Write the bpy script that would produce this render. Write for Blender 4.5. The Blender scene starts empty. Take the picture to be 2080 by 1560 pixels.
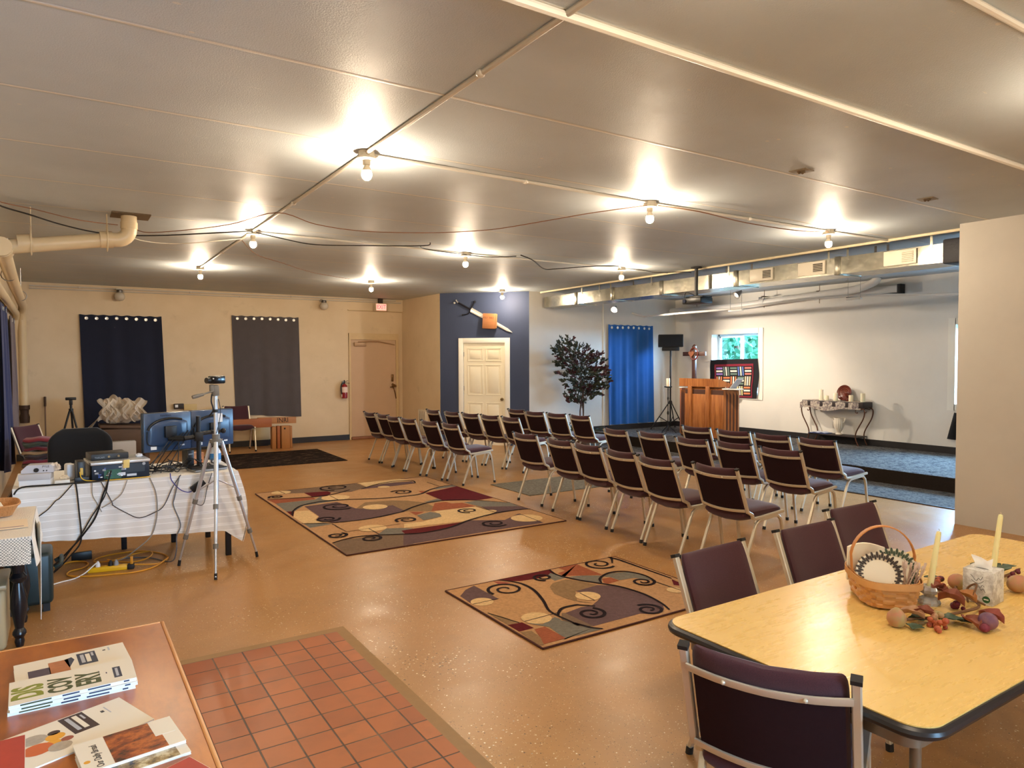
import bpy, bmesh, math, random
from mathutils import Vector, Matrix, Euler, noise
SC = bpy.context.scene
COL = SC.collection
PI = math.pi
R = math.radians

# ---------------------------------------------------------------- camera
cam_d = bpy.data.cameras.new('camera')
cam = bpy.data.objects.new('camera', cam_d)
COL.objects.link(cam)
YAW, PITCH, ROLL = R(32.85), R(1.85), R(-0.159)
fw = Vector((math.sin(YAW)*math.cos(PITCH), math.cos(YAW)*math.cos(PITCH), -math.sin(PITCH)))
rt = Vector((math.cos(YAW), -math.sin(YAW), 0))
up = rt.cross(fw)
r2 = rt*math.cos(ROLL) + up*math.sin(ROLL)
u2 = -rt*math.sin(ROLL) + up*math.cos(ROLL)
mw = Matrix((r2, u2, -fw)).transposed().to_4x4()
mw.translation = Vector((0, 0, 1.68))
cam.matrix_world = mw
cam_d.sensor_width = 36.0
cam_d.lens = 1420/2080*36
cam_d.clip_start = 0.05
SC.camera = cam

# ---------------------------------------------------------------- world, daylight, exposure
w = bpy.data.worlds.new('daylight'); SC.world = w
w.use_nodes = True
wn = w.node_tree.nodes; wl = w.node_tree.links
bg = wn['Background']
# pale cyan sky where seen; unseen side raised far brighter to light the room
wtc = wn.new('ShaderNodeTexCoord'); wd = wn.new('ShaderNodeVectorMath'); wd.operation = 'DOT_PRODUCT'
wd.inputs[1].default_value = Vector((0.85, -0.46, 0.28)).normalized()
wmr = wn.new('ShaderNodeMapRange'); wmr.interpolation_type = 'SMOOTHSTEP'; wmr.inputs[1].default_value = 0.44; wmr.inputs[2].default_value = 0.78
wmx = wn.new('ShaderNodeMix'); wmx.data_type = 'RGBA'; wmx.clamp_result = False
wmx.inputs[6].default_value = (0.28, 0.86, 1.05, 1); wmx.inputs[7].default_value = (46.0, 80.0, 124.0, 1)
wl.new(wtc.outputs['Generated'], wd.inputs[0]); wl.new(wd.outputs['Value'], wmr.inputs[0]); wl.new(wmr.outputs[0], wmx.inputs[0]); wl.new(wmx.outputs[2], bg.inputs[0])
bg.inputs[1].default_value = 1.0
SC.view_settings.view_transform = 'Standard'
SC.view_settings.look = 'None'
SC.view_settings.exposure = 0.28
SC.view_settings.gamma = 1.0
SC.cycles.use_denoising = True
SC.cycles.max_bounces = 8
SC.cycles.diffuse_bounces = 5
SC.cycles.glossy_bounces = 4
SC.cycles.transmission_bounces = 6
SC.cycles.transparent_max_bounces = 8
SC.cycles.sample_clamp_indirect = 6.0
SC.cycles.caustics_reflective = False
SC.cycles.caustics_refractive = False
BULB = 1250.0          # emission of each ceiling bulb

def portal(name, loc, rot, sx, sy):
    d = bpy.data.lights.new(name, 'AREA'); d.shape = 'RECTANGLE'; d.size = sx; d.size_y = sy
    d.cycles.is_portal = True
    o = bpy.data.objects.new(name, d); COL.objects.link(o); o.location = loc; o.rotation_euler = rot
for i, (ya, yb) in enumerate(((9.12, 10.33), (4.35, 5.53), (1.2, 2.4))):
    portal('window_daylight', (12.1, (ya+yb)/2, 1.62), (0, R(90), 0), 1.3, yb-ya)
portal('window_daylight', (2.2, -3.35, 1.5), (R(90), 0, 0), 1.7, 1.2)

# ---------------------------------------------------------------- material helpers
def lin(c):
    return tuple(((v/255/12.92) if v/255 <= 0.04045 else ((v/255+0.055)/1.055)**2.4) for v in c)
MATS = {}
def mat(name, rgb=None, rough=0.5, metal=0.0, var=0.0, vscale=8.0, bump=0.0, bscale=60.0, spec=0.5, emit=None, estr=0.0,
        trans=0.0, alpha=1.0, sheen=0.0, coat=0.0, stretch=None, ior=1.45):
    if name in MATS: return MATS[name]
    m = bpy.data.materials.new(name); m.use_nodes = True
    nt = m.node_tree; b = nt.nodes['Principled BSDF']
    c = (*lin(rgb), 1)
    b.inputs['Base Color'].default_value = c
    b.inputs['Roughness'].default_value = rough
    b.inputs['Metallic'].default_value = metal
    b.inputs['Specular IOR Level'].default_value = spec
    b.inputs['IOR'].default_value = ior
    b.inputs['Transmission Weight'].default_value = trans
    b.inputs['Alpha'].default_value = alpha
    b.inputs['Sheen Weight'].default_value = sheen
    b.inputs['Coat Weight'].default_value = coat
    if emit:
        b.inputs['Emission Color'].default_value = (*emit, 1)
        b.inputs['Emission Strength'].default_value = estr
    if var or bump:
        tc = nt.nodes.new('ShaderNodeTexCoord'); mp = nt.nodes.new('ShaderNodeMapping')
        if stretch: mp.inputs['Scale'].default_value = stretch
        nt.links.new(tc.outputs['Object'], mp.inputs[0])
        if var:
            n = nt.nodes.new('ShaderNodeTexNoise'); n.inputs['Scale'].default_value = vscale; n.inputs['Detail'].default_value = 6
            n.inputs['Roughness'].default_value = 0.65
            nt.links.new(mp.outputs[0], n.inputs['Vector'])
            mx = nt.nodes.new('ShaderNodeMix'); mx.data_type = 'RGBA'
            mx.inputs[6].default_value = tuple(max(0, v*(1-var)) for v in c[:3])+(1,)
            mx.inputs[7].default_value = tuple(min(1, v*(1+var)) for v in c[:3])+(1,)
            nt.links.new(n.outputs[0], mx.inputs[0]); nt.links.new(mx.outputs[2], b.inputs['Base Color'])
        if bump:
            n2 = nt.nodes.new('ShaderNodeTexNoise'); n2.inputs['Scale'].default_value = bscale; n2.inputs['Detail'].default_value = 4
            nt.links.new(mp.outputs[0], n2.inputs['Vector'])
            bp = nt.nodes.new('ShaderNodeBump'); bp.inputs['Strength'].default_value = bump; bp.inputs['Distance'].default_value = 0.01
            nt.links.new(n2.outputs[0], bp.inputs['Height']); nt.links.new(bp.outputs[0], b.inputs['Normal'])
    MATS[name] = m
    return m
class NT:
    """small node-graph writer"""
    def __init__(s, name, rough=0.5, spec=0.5):
        s.m = bpy.data.materials.new(name); s.m.use_nodes = True; s.t = s.m.node_tree; s.b = s.t.nodes['Principled BSDF']
        s.b.inputs['Roughness'].default_value = rough; s.b.inputs['Specular IOR Level'].default_value = spec
        s.tc = s.t.nodes.new('ShaderNodeTexCoord'); MATS[name] = s.m
        s.co = s.tc.outputs['Object']
    def put(s, sock, v):
        if hasattr(v, 'is_output') or isinstance(v, bpy.types.NodeSocket): s.t.links.new(v, sock)
        elif isinstance(v, tuple) and len(v) == 3 and sock.type == 'RGBA': sock.default_value = (*v, 1)
        else: sock.default_value = v
    def math(s, op, a, b=0.0, c=0.0):
        n = s.t.nodes.new('ShaderNodeMath'); n.operation = op
        s.put(n.inputs[0], a); s.put(n.inputs[1], b)
        if len(n.inputs) > 2: s.put(n.inputs[2], c)
        return n.outputs[0]
    def mix(s, f, a, b):
        n = s.t.nodes.new('ShaderNodeMix'); n.data_type = 'RGBA'
        s.put(n.inputs[0], f); s.put(n.inputs[6], a); s.put(n.inputs[7], b); return n.outputs[2]
    def noise(s, scale, detail=4, vec=None, rough=0.6):
        n = s.t.nodes.new('ShaderNodeTexNoise'); n.inputs['Scale'].default_value = scale; n.inputs['Detail'].default_value = detail
        n.inputs['Roughness'].default_value = rough
        s.t.links.new(vec or s.co, n.inputs['Vector']); return n.outputs[0]
    def voro(s, scale, feature='F1', vec=None, out=0):
        n = s.t.nodes.new('ShaderNodeTexVoronoi'); n.feature = feature; n.inputs['Scale'].default_value = scale
        s.t.links.new(vec or s.co, n.inputs['Vector']); return n.outputs[out]
    def scale(s, v):
        n = s.t.nodes.new('ShaderNodeMapping'); n.inputs['Scale'].default_value = v; s.t.links.new(s.co, n.inputs[0]); return n.outputs[0]
    def xyz(s, vec=None):
        n = s.t.nodes.new('ShaderNodeSeparateXYZ'); s.t.links.new(vec or s.co, n.inputs[0]); return n.outputs
    def ramp(s, f, stops):
        n = s.t.nodes.new('ShaderNodeValToRGB'); cr = n.color_ramp
        while len(cr.elements) < len(stops): cr.elements.new(0.5)
        for e, (p, c) in zip(cr.elements, stops): e.position = p; e.color = (*c, 1)
        s.put(n.inputs[0], f); return n.outputs[0]
    def step(s, f, lo, hi):
        n = s.t.nodes.new('ShaderNodeMapRange'); s.put(n.inputs[0], f); n.inputs[1].default_value = lo; n.inputs[2].default_value = hi
        return n.outputs[0]
    def bump(s, h, strength=0.3, dist=0.01):
        n = s.t.nodes.new('ShaderNodeBump'); n.inputs['Strength'].default_value = strength; n.inputs['Distance'].default_value = dist
        s.put(n.inputs['Height'], h); s.t.links.new(n.outputs[0], s.b.inputs['Normal'])
    def color(s, c): s.put(s.b.inputs['Base Color'], c); return s.m

# ---------------------------------------------------------------- mesh helpers
class MB:
    def __init__(s): s.bm = bmesh.new(); s.mats = []; s.cur = 0; s.xf = None
    def m(s, material):
        if material not in s.mats: s.mats.append(material)
        s.cur = s.mats.index(material); return s
    def _take(s, src, mx=None):
        vs = {}
        for v in src.verts:
            co = (mx @ v.co) if mx else v.co
            if s.xf: co = s.xf @ co
            vs[v] = s.bm.verts.new(co)
        for f in src.faces:
            try: nf = s.bm.faces.new([vs[v] for v in f.verts])
            except ValueError: continue
            nf.material_index = s.cur; nf.smooth = f.smooth
        src.free(); return s
    def box(s, c, size, rot=None, bev=0.0, seg=2, smooth=True):
        b = bmesh.new(); bmesh.ops.create_cube(b, size=1.0)
        bmesh.ops.scale(b, vec=size, verts=b.verts)
        if bev:
            bmesh.ops.bevel(b, geom=list(b.edges), offset=bev, segments=seg, affect='EDGES', profile=0.5)
        for f in b.faces: f.smooth = smooth and bool(bev)
        mx = Matrix.Translation(c)
        if rot: mx = mx @ (Euler(rot).to_matrix().to_4x4() if not isinstance(rot, Matrix) else rot.to_4x4())
        return s._take(b, mx)
    def b2(s, lo, hi, bev=0.0, seg=2):
        lo = Vector(lo); hi = Vector(hi)
        return s.box((lo+hi)/2, tuple(abs(a) for a in (hi-lo)), bev=bev, seg=seg)
    def cyl(s, p0, p1, r0, r1=None, n=16, cap=True):
        r1 = r0 if r1 is None else r1
        return s.loft([(p0, r0), (p1, r1)], n, cap)
    def loft(s, pts, n=12, cap=True, flat=1.0, upv=None):
        """rings of given radius along a polyline"""
        b = bmesh.new(); P = [Vector(p) for p, r in pts]; rings = []
        prev = None
        for i, (p, r) in enumerate(pts):
            if len(P) == 1: d = Vector((0, 0, 1))
            elif i == 0: d = P[1]-P[0]
            elif i == len(P)-1: d = P[-1]-P[-2]
            else:
                d = (P[i+1]-P[i]).normalized() + (P[i]-P[i-1]).normalized()
            if d.length < 1e-9: d = Vector((0, 0, 1))
            d.normalize()
            if prev is None:
                a = upv or (Vector((0, 0, 1)) if abs(d.z) < 0.95 else Vector((1, 0, 0)))
                x = d.cross(Vector(a)).normalized()
            else:
                x = prev - d*prev.dot(d)
                x = x.normalized() if x.length > 1e-6 else d.orthogonal().normalized()
            prev = x; y = d.cross(x)
            rings.append([b.verts.new(P[i] + x*math.cos(2*PI*k/n)*r + y*math.sin(2*PI*k/n)*r*flat) for k in range(n)])
        for i in range(len(rings)-1):
            for k in range(n):
                f = b.faces.new((rings[i][k], rings[i][(k+1) % n], rings[i+1][(k+1) % n], rings[i+1][k])); f.smooth = True
        if cap and len(rings) > 1:
            b.faces.new(list(reversed(rings[0]))); b.faces.new(rings[-1])
        return s._take(b)
    def tube(s, pts, r, n=8, sub=0, cap=True):
        if sub: pts = smooth(pts, sub)
        return s.loft([(p, r) for p in pts], n, cap)
    def sqtube(s, pts, w_, h_, side):
        """rectangular bar along a polyline; side = direction of the w_ axis"""
        b = bmesh.new(); P = [Vector(p) for p in pts]; side = Vector(side).normalized(); rings = []
        for i in range(len(P)):
            if i == 0: d = P[1]-P[0]; k = 1
            elif i == len(P)-1: d = P[-1]-P[-2]; k = 1
            else:
                d1 = (P[i+1]-P[i]).normalized(); d0 = (P[i]-P[i-1]).normalized(); d = d1+d0
                k = 1/max(0.4, math.sqrt(max(0.01, (1+d1.dot(d0))/2)))
            d.normalize(); nrm = side.cross(d).normalized()
            rings.append([b.verts.new(P[i]+side*a*w_/2+nrm*c*h_/2*k) for a, c in ((-.7, -1), (.7, -1), (1, -.7), (1, .7), (.7, 1), (-.7, 1), (-1, .7), (-1, -.7))])
        for i in range(len(rings)-1):
            for q in range(8):
                f = b.faces.new((rings[i][q], rings[i][(q+1) % 8], rings[i+1][(q+1) % 8], rings[i+1][q]))
        b.faces.new(list(reversed(rings[0]))); b.faces.new(rings[-1])
        return s._take(b)
    def lathe(s, prof, c=(0, 0, 0), n=24, mx=None, flute=None):
        b = bmesh.new(); rings = []
        for r, z in prof:
            rings.append([b.verts.new((c[0]+r*(1+(flute[1]*math.cos(flute[0]*2*PI*k/n) if flute else 0))*math.cos(2*PI*k/n), c[1]+r*(1+(flute[1]*math.cos(flute[0]*2*PI*k/n) if flute else 0))*math.sin(2*PI*k/n), c[2]+z)) for k in range(n)] if r > 1e-6 else [b.verts.new((c[0], c[1], c[2]+z))])
        for i in range(len(rings)-1):
            A, B = rings[i], rings[i+1]
            for k in range(n):
                if len(A) == 1 and len(B) == 1: continue
                if len(A) == 1: vs = (A[0], B[(k+1) % n], B[k])[::-1]
                elif len(B) == 1: vs = (A[k], A[(k+1) % n], B[0])
                else: vs = (A[k], A[(k+1) % n], B[(k+1) % n], B[k])
                f = b.faces.new(vs); f.smooth = True
        return s._take(b, mx)
    def sphere(s, c, r, sc=(1, 1, 1), n=12, rot=None):
        b = bmesh.new(); bmesh.ops.create_uvsphere(b, u_segments=n, v_segments=max(6, n*2//3), radius=r)
        for f in b.faces: f.smooth = True
        mx = Matrix.Translation(c)
        if rot: mx = mx @ Euler(rot).to_matrix().to_4x4()
        return s._take(b, mx @ Matrix.Diagonal((*sc, 1)))
    def prism(s, poly, d, origin=(0, 0, 0), ax=(1, 0, 0), ay=(0, 1, 0), smooth=False):
        """polygon in the plane (ax, ay), extruded d along ax x ay"""
        b = bmesh.new(); ax = Vector(ax); ay = Vector(ay); nz = ax.cross(ay).normalized(); o = Vector(origin)
        lo = [b.verts.new(o+ax*p[0]+ay*p[1]) for p in poly]
        if d == 0:
            b.faces.new(lo); return s._take(b)
        hi = [b.verts.new(v.co+nz*d) for v in lo]
        n = len(poly)
        b.faces.new(list(reversed(lo))); b.faces.new(hi)
        for k in range(n):
            f = b.faces.new((lo[k], lo[(k+1) % n], hi[(k+1) % n], hi[k])); f.smooth = smooth
        return s._take(b)
    def sheet(s, fn, nu, nv, thick=0.0, smooth=True):
        """surface fn(u, v) on a grid, closed with a thickness"""
        b = bmesh.new(); g = [[Vector(fn(i/nu, j/nv)) for j in range(nv+1)] for i in range(nu+1)]
        V = [[b.verts.new(p) for p in row] for row in g]
        for i in range(nu):
            for j in range(nv):
                f = b.faces.new((V[i][j], V[i+1][j], V[i+1][j+1], V[i][j+1])); f.smooth = smooth
        if thick:
            bmesh.ops.recalc_face_normals(b, faces=b.faces)
            bmesh.ops.solidify(b, geom=list(b.faces), thickness=thick)
            for f in b.faces: f.smooth = smooth
        return s._take(b)
    def ribbon(s, pts, w_, nz=(0, 0, 1), d=0.001, closed=False):
        """flat strip following a curve in a plane"""
        P = [Vector(p) for p in pts]; nz = Vector(nz); b = bmesh.new(); L = []
        for i in range(len(P)):
            dd = (P[min(i+1, len(P)-1)]-P[max(i-1, 0)]).normalized(); sd = nz.cross(dd).normalized()
            ww = w_(i/(len(P)-1)) if callable(w_) else w_
            L.append((b.verts.new(P[i]+sd*ww/2+nz*d), b.verts.new(P[i]-sd*ww/2+nz*d)))
        for i in range(len(L)-1):
            b.faces.new((L[i][1], L[i+1][1], L[i+1][0], L[i][0]))
        return s._take(b)
    def obj(s, name, parent=None, material=None, fix=True, angle=35):
        if material: s.mats = [material]
        me = bpy.data.meshes.new(name)
        if fix: bmesh.ops.recalc_face_normals(s.bm, faces=s.bm.faces)
        s.bm.to_mesh(me); s.bm.free()
        for x in s.mats: me.materials.append(x)
        try: me.set_sharp_from_angle(angle=R(angle))
        except Exception: pass
        o = bpy.data.objects.new(name, me); COL.objects.link(o)
        if parent: o.parent = parent
        return o
def smooth(pts, sub):
    P = [Vector(p) for p in pts]; out = []
    for i in range(len(P)-1):
        p0 = P[max(i-1, 0)]; p1 = P[i]; p2 = P[i+1]; p3 = P[min(i+2, len(P)-1)]
        for k in range(sub):
            t = k/sub
            out.append(0.5*((2*p1)+(p2-p0)*t+(2*p0-5*p1+4*p2-p3)*t*t+(3*p1-p0-3*p2+p3)*t*t*t))
    out.append(P[-1]); return out
def arc(c, r, a0, a1, n, ax=(1, 0, 0), ay=(0, 1, 0)):
    ax = Vector(ax); ay = Vector(ay); c = Vector(c)
    return [c+ax*r*math.cos(R(a0+(a1-a0)*k/n))+ay*r*math.sin(R(a0+(a1-a0)*k/n)) for k in range(n+1)]
def text(body, size, material, name='lettering', parent=None, mx=None, ext=0.001, align='CENTER', sx=1.0, bold=0.0):
    c = bpy.data.curves.new('t', 'FONT'); c.body = body; c.size = size; c.extrude = ext; c.align_x = align; c.align_y = 'CENTER'
    c.resolution_u = 3; c.offset = bold
    t = bpy.data.objects.new('t', c); COL.objects.link(t)
    dg = bpy.context.evaluated_depsgraph_get(); dg.update()
    me = bpy.data.meshes.new_from_object(t.evaluated_get(dg))
    bpy.data.objects.remove(t); bpy.data.curves.remove(c)
    me.materials.clear(); me.materials.append(material)
    me.transform(Matrix.Diagonal((sx, 1, 1, 1)))
    if mx: me.transform(mx)
    o = bpy.data.objects.new(name, me); me.name = name; COL.objects.link(o)
    if parent: o.parent = parent
    return o
def frame(o, x, y):
    """matrix with local x, y axes and origin o"""
    x = Vector(x).normalized(); y = Vector(y); y = (y-x*y.dot(x)).normalized(); z = x.cross(y)
    m = Matrix((x, y, z)).transposed().to_4x4(); m.translation = Vector(o); return m
def thing(name, label, cat, loc=(0, 0, 0), rz=0.0, group=None):
    o = bpy.data.objects.new(name, None); COL.objects.link(o)
    o.location = loc; o.rotation_euler = (0, 0, rz); o.empty_display_size = 0.1
    return tag(o, label, cat, group)
def tag(o, label, cat, group=None):
    o['label'] = label; o['category'] = cat
    if group: o['group'] = group
    return o
def struct(o): o['kind'] = 'structure'; return o
def kids(o): return [c for c in bpy.data.objects if c.parent == o]
def copy_tree(o, parent=None):
    c = o.copy(); COL.objects.link(c)
    if parent: c.parent = parent
    for ch in CH.get(o.name, None) or kids(o): copy_tree(ch, c)
    return c
CH = {}
def dup(o, loc, rz, label, group=None):
    c = copy_tree(o); c.location = loc; c.rotation_euler = (0, 0, rz); c['label'] = label
    if group: c['group'] = group
    return c
rnd = random.Random(7)
# ================================================================ SETTING
CEIL = 3.06
YB, XL, XS, YW = 14.55, -0.66, 11.8, 11.42      # back wall, left wall, stage wall, white wall behind the stage
ST = 0.20                                       # stage height

def wall_paint(name, rgb, tint, stain=0.0):
    g = NT(name, 0.62, 0.3)
    n = g.noise(1.3, 6); n2 = g.noise(14, 5)
    c = g.mix(g.step(n, 0.35, 0.7), lin(rgb), lin(tint))
    c = g.mix(g.math('MULTIPLY', g.step(g.noise(3.1, 8), 0.62, 0.8), stain), c, lin((120, 92, 62)))
    g.bump(g.math('ADD', g.noise(220, 3), g.math('MULTIPLY', n2, 2.0)), 0.12, 0.004)
    return g.color(c)
CREAM = wall_paint('cream_paint', (219, 198, 164), (209, 187, 152), 0.25)
WHITE = wall_paint('white_paint', (231, 226, 216), (224, 219, 209))
PILLAR = wall_paint('partition_paint', (190, 184, 174), (181, 175, 166))
BLUE = wall_paint('navy_paint', (58, 68, 94), (53, 63, 88))
TRIM = mat('trim_white', (238, 234, 222), 0.4, var=0.04)
BASE = mat('black_vinyl', (38, 35, 36), 0.45, var=0.15)

# floor: tan terrazzo with light and dark chips
g = NT('terrazzo', 0.3, 0.45)
base = g.mix(g.step(g.noise(0.7, 7), 0.32, 0.68), lin((180, 131, 76)), lin((160, 115, 66)))
base = g.mix(g.math('MULTIPLY', g.step(g.noise(2.6, 8), 0.55, 0.8), 0.35), base, lin((122, 95, 66)))
clus = g.step(g.noise(0.9, 5), 0.38, 0.66)
v1 = g.voro(48); r1 = g.t.nodes.new('ShaderNodeSeparateColor'); g.t.links.new(g.voro(48, out=1), r1.inputs[0])
chip = g.math('MULTIPLY', g.math('LESS_THAN', v1, g.math('MULTIPLY_ADD', clus, 0.27, 0.03)), g.math('GREATER_THAN', r1.outputs[0], 0.5))
cc = g.ramp(r1.outputs[1], [(0.0, lin((214, 190, 150))), (0.55, lin((232, 218, 190))), (0.62, lin((92, 66, 44))), (1.0, lin((120, 84, 52)))])
c = g.mix(chip, base, cc)
v2 = g.voro(120); r3 = g.t.nodes.new('ShaderNodeSeparateColor'); g.t.links.new(g.voro(120, out=1), r3.inputs[0])
c = g.mix(g.math('MULTIPLY', g.math('LESS_THAN', v2, 0.25), g.math('GREATER_THAN', r3.outputs[0], 0.7)), c,
          g.mix(g.math('GREATER_THAN', r3.outputs[1], 0.5), lin((205, 178, 132)), lin((110, 80, 52))))
g.put(g.b.inputs['Roughness'], g.math('MULTIPLY_ADD', g.noise(3, 6), 0.28, 0.2))
g.bump(g.noise(9, 5), 0.05, 0.01)
TERRAZZO = g.color(c)

# quarry tile patch
g = NT('quarry_tile', 0.42, 0.4)
X = g.xyz(); TS = 0.16
fx = g.math('FRACT', g.math('DIVIDE', g.math('SUBTRACT', 1.329, X[0]), TS)); fy = g.math('FRACT', g.math('DIVIDE', g.math('SUBTRACT', 4.205, X[1]), TS))
ex = g.math('MINIMUM', fx, g.math('SUBTRACT', 1.0, fx)); ey = g.math('MINIMUM', fy, g.math('SUBTRACT', 1.0, fy))
e = g.math('MINIMUM', ex, ey)
idv = g.t.nodes.new('ShaderNodeCombineXYZ')
g.put(idv.inputs[0], g.math('FLOOR', g.math('DIVIDE', g.math('SUBTRACT', 1.329, X[0]), TS))); g.put(idv.inputs[1], g.math('FLOOR', g.math('DIVIDE', g.math('SUBTRACT', 4.205, X[1]), TS)))
wn2 = g.t.nodes.new('ShaderNodeTexWhiteNoise'); g.t.links.new(idv.outputs[0], wn2.inputs[0])
tcol = g.mix(wn2.outputs[0], lin((150, 77, 31)), lin((173, 97, 44)))
tcol = g.mix(g.math('MULTIPLY', g.step(g.noise(7, 7), 0.45, 0.75), 0.4), tcol, lin((126, 74, 40)))
grout = g.step(e, 0.016, 0.03)
c = g.mix(grout, g.mix(g.step(g.noise(2.2, 3), 0.5, 0.6), lin((62, 44, 32)), lin((104, 78, 56))), tcol)
g.bump(grout, 0.5, 0.004)
TILE = g.color(c)
MORTAR = mat('mortar', (150, 116, 76), 0.7, var=0.12, vscale=20)

# ceiling: grey painted slabs, satin, with seams every 1.04 m
g = NT('ceiling_paint', 0.5, 0.35)
X = g.xyz()
f = g.math('FRACT', g.math('DIVIDE', g.math('SUBTRACT', X[1], 2.235), 1.04))
d = g.math('MINIMUM', f, g.math('SUBTRACT', 1.0, f))
seam = g.math('SUBTRACT', 1.0, g.step(d, 0.006, 0.016)); dk = g.math('MULTIPLY', g.math('SUBTRACT', 1.0, g.step(d, 0.012, 0.03)), 0.3)
c = g.mix(g.step(g.noise(0.8, 6), 0.3, 0.7), lin((196, 204, 209)), lin((182, 190, 195)))
c = g.mix(dk, c, lin((130, 124, 116))); c = g.mix(g.math('MULTIPLY', seam, 0.8), c, lin((232, 226, 214)))
scr = g.step(g.noise(9.0, 9, g.scale((0.6, 2.4, 1)), 0.75), 0.655, 0.70)
c = g.mix(g.math('MULTIPLY', scr, 0.5), c, lin((205, 196, 182)))
spk = g.math('MULTIPLY', g.math('LESS_THAN', g.voro(3.1, vec=g.scale((1, 1.6, 1))), 0.05), 0.6)
c = g.mix(spk, c, lin((222, 214, 200)))
h = g.math('ADD', g.math('MULTIPLY', g.noise(130, 3), 0.7), g.math('ADD', g.math('MULTIPLY', seam, 1.2), g.math('MULTIPLY', scr, 1.0)))
g.put(g.b.inputs['Roughness'], g.math('MULTIPLY_ADD', g.noise(4, 4), 0.2, 0.42))
g.bump(h, 0.5, 0.006)
CEILM = g.color(c)

def slab(name, lo, hi, m):
    return struct(MB().b2(lo, hi).obj(name, None, m))
slab('floor', (-0.8, -3.4, -0.1), (12.2, 14.7, 0.0), TERRAZZO)
struct(MB().b2((-0.66, -3.2, 0.0), (1.41, 4.205, 0.004)).obj('floor_tiles', None, TILE))
struct(MB().b2((1.41, -3.2, 0.0), (1.475, 4.27, 0.003)).b2((-0.66, 4.205, 0.0), (1.41, 4.27, 0.003)).obj('trim_1', None, MORTAR))
slab('ceiling', (-0.8, -3.4, CEIL), (12.2, 14.7, CEIL+0.15), CEILM)
slab('wall_left', (XL-0.15, -3.35, 0), (XL, YB, CEIL), CREAM)
DY0, DY1 = 5.235, 6.36
m = MB(); m.b2((XL-0.15, YB, 0), (5.21, YB+0.15, CEIL)); m.b2((5.21, YB+0.05, 0), (6.63, YB+0.15, CEIL)); m.b2((5.21, YB, 2.80), (6.63, YB+0.06, CEIL))
struct(m.obj('wall_back', None, CREAM))
slab('wall_nook', (6.48, 12.73, 0), (6.63, YB+0.05, CEIL), CREAM)
# diagonal navy wall from (6.48, 12.72) to (7.78, 11.42), with its doorway
S2 = math.sqrt(0.5); DG = Vector((S2, -S2, 0)); DN = Vector((-S2, -S2, 0))     # along the wall, out of the wall
D0 = Vector((6.48, 12.72, 0)); DL = 1.3*math.sqrt(2)
def dg(s, z, n=0.0): return D0 + DG*s + DN*n + Vector((0, 0, z))
dmx = frame(D0, DG, -DN)     # local x along, y into the wall, z = x cross y
dmx = Matrix((DG, -DN, Vector((0, 0, 1)))).transposed().to_4x4(); dmx.translation = D0
DA, DB = 0.49, 1.35          # leaf span
m = MB(); m.xf = dmx
m.b2((0, 0, 0), (DA, 0.12, CEIL)); m.b2((DB, 0, 0), (DL, 0.12, CEIL)); m.b2((DA, 0, 2.05), (DB, 0.12, CEIL))
struct(m.obj('wall_navy', None, BLUE))
struct(MB().b2((7.78, YW, 0), (9.67, YW+0.15, CEIL)).b2((9.67, YW-0.02, 0), (XS+0.15, YW+0.15, CEIL)).obj('wall_stage_left', None, WHITE))
m = MB(); WZ0, WZ1 = 0.98, 2.25
WIN = ((9.12, 10.33), (4.35, 5.45), (1.2, 2.4))
yy = [YW] + [v for a, b in WIN for v in (b, a)] + [0.2]
for i in range(0, len(yy), 2): m.b2((XS, yy[i+1], 0), (XS+0.3, yy[i], CEIL))
for a, b in WIN: m.b2((XS, a, 0), (XS+0.3, b, WZ0)); m.b2((XS, a, WZ1), (XS+0.3, b, CEIL))
struct(m.obj('wall_stage', None, WHITE))
slab('wall_partition', (7.69, -3.2, 0), (7.85, 3.53, CEIL), PILLAR)
slab('wall_stage_right', (7.85, 0.2, 0), (12.1, 0.35, CEIL), WHITE)
m = MB(); m.b2((XL, -3.35, 0), (1.35, -3.2, CEIL)); m.b2((3.05, -3.35, 0), (7.85, -3.2, CEIL)); m.b2((1.35, -3.35, 0), (3.05, -3.2, 0.9)); m.b2((1.35, -3.35, 2.1), (3.05, -3.2, CEIL))
struct(m.obj('wall_front', None, WHITE))
# baseboards
struct(MB().b2((XL, YB-0.012, 0), (5.21, YB, 0.115)).obj('baseboard_back', None, BASE))
struct(MB().b2((6.468, 12.75, 0), (6.48, YB, 0.1)).obj('baseboard_nook', None, BASE))
struct(MB().b2((7.8, YW-0.012, 0), (9.4, YW, 0.11)).b2((9.4, YW-0.034, ST), (XS, YW-0.02, ST+0.11)).obj('baseboard_stage_left', None, BASE))
struct(MB().b2((XS-0.013, 0.35, ST), (XS, YW-0.02, ST+0.11)).obj('baseboard_stage', None, BASE))

# stage: carpeted platform with a dark riser and a carpet strip on the floor in front of it
g = NT('stage_carpet', 0.95, 0.1)
v = g.scale((26, 9, 1)); n = g.noise(1.0, 3, v, 0.7); n2 = g.noise(2.1, 2, g.scale((12, 24, 1)), 0.7)
c = g.ramp(g.math('MULTIPLY_ADD', g.math('SUBTRACT', n2, 0.5), 0.5, n), [(0.36, lin((48, 48, 52))), (0.48, lin((92, 92, 92))), (0.56, lin((126, 122, 116))), (0.68, lin((66, 68, 76)))])
g.bump(g.noise(300, 2), 0.5, 0.01)
CARPET = g.color(c)
RISER = mat('riser_carpet', (42, 34, 28), 0.95, var=0.3, vscale=40, spec=0.1)
struct(MB().b2((9.4, 0.35, 0), (XS, YW-0.02, ST)).obj('stage', None, CARPET))
struct(MB().b2((9.385, 0.35, 0.012), (9.4, YW-0.02, ST-0.004)).obj('stage_riser', None, RISER))
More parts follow.
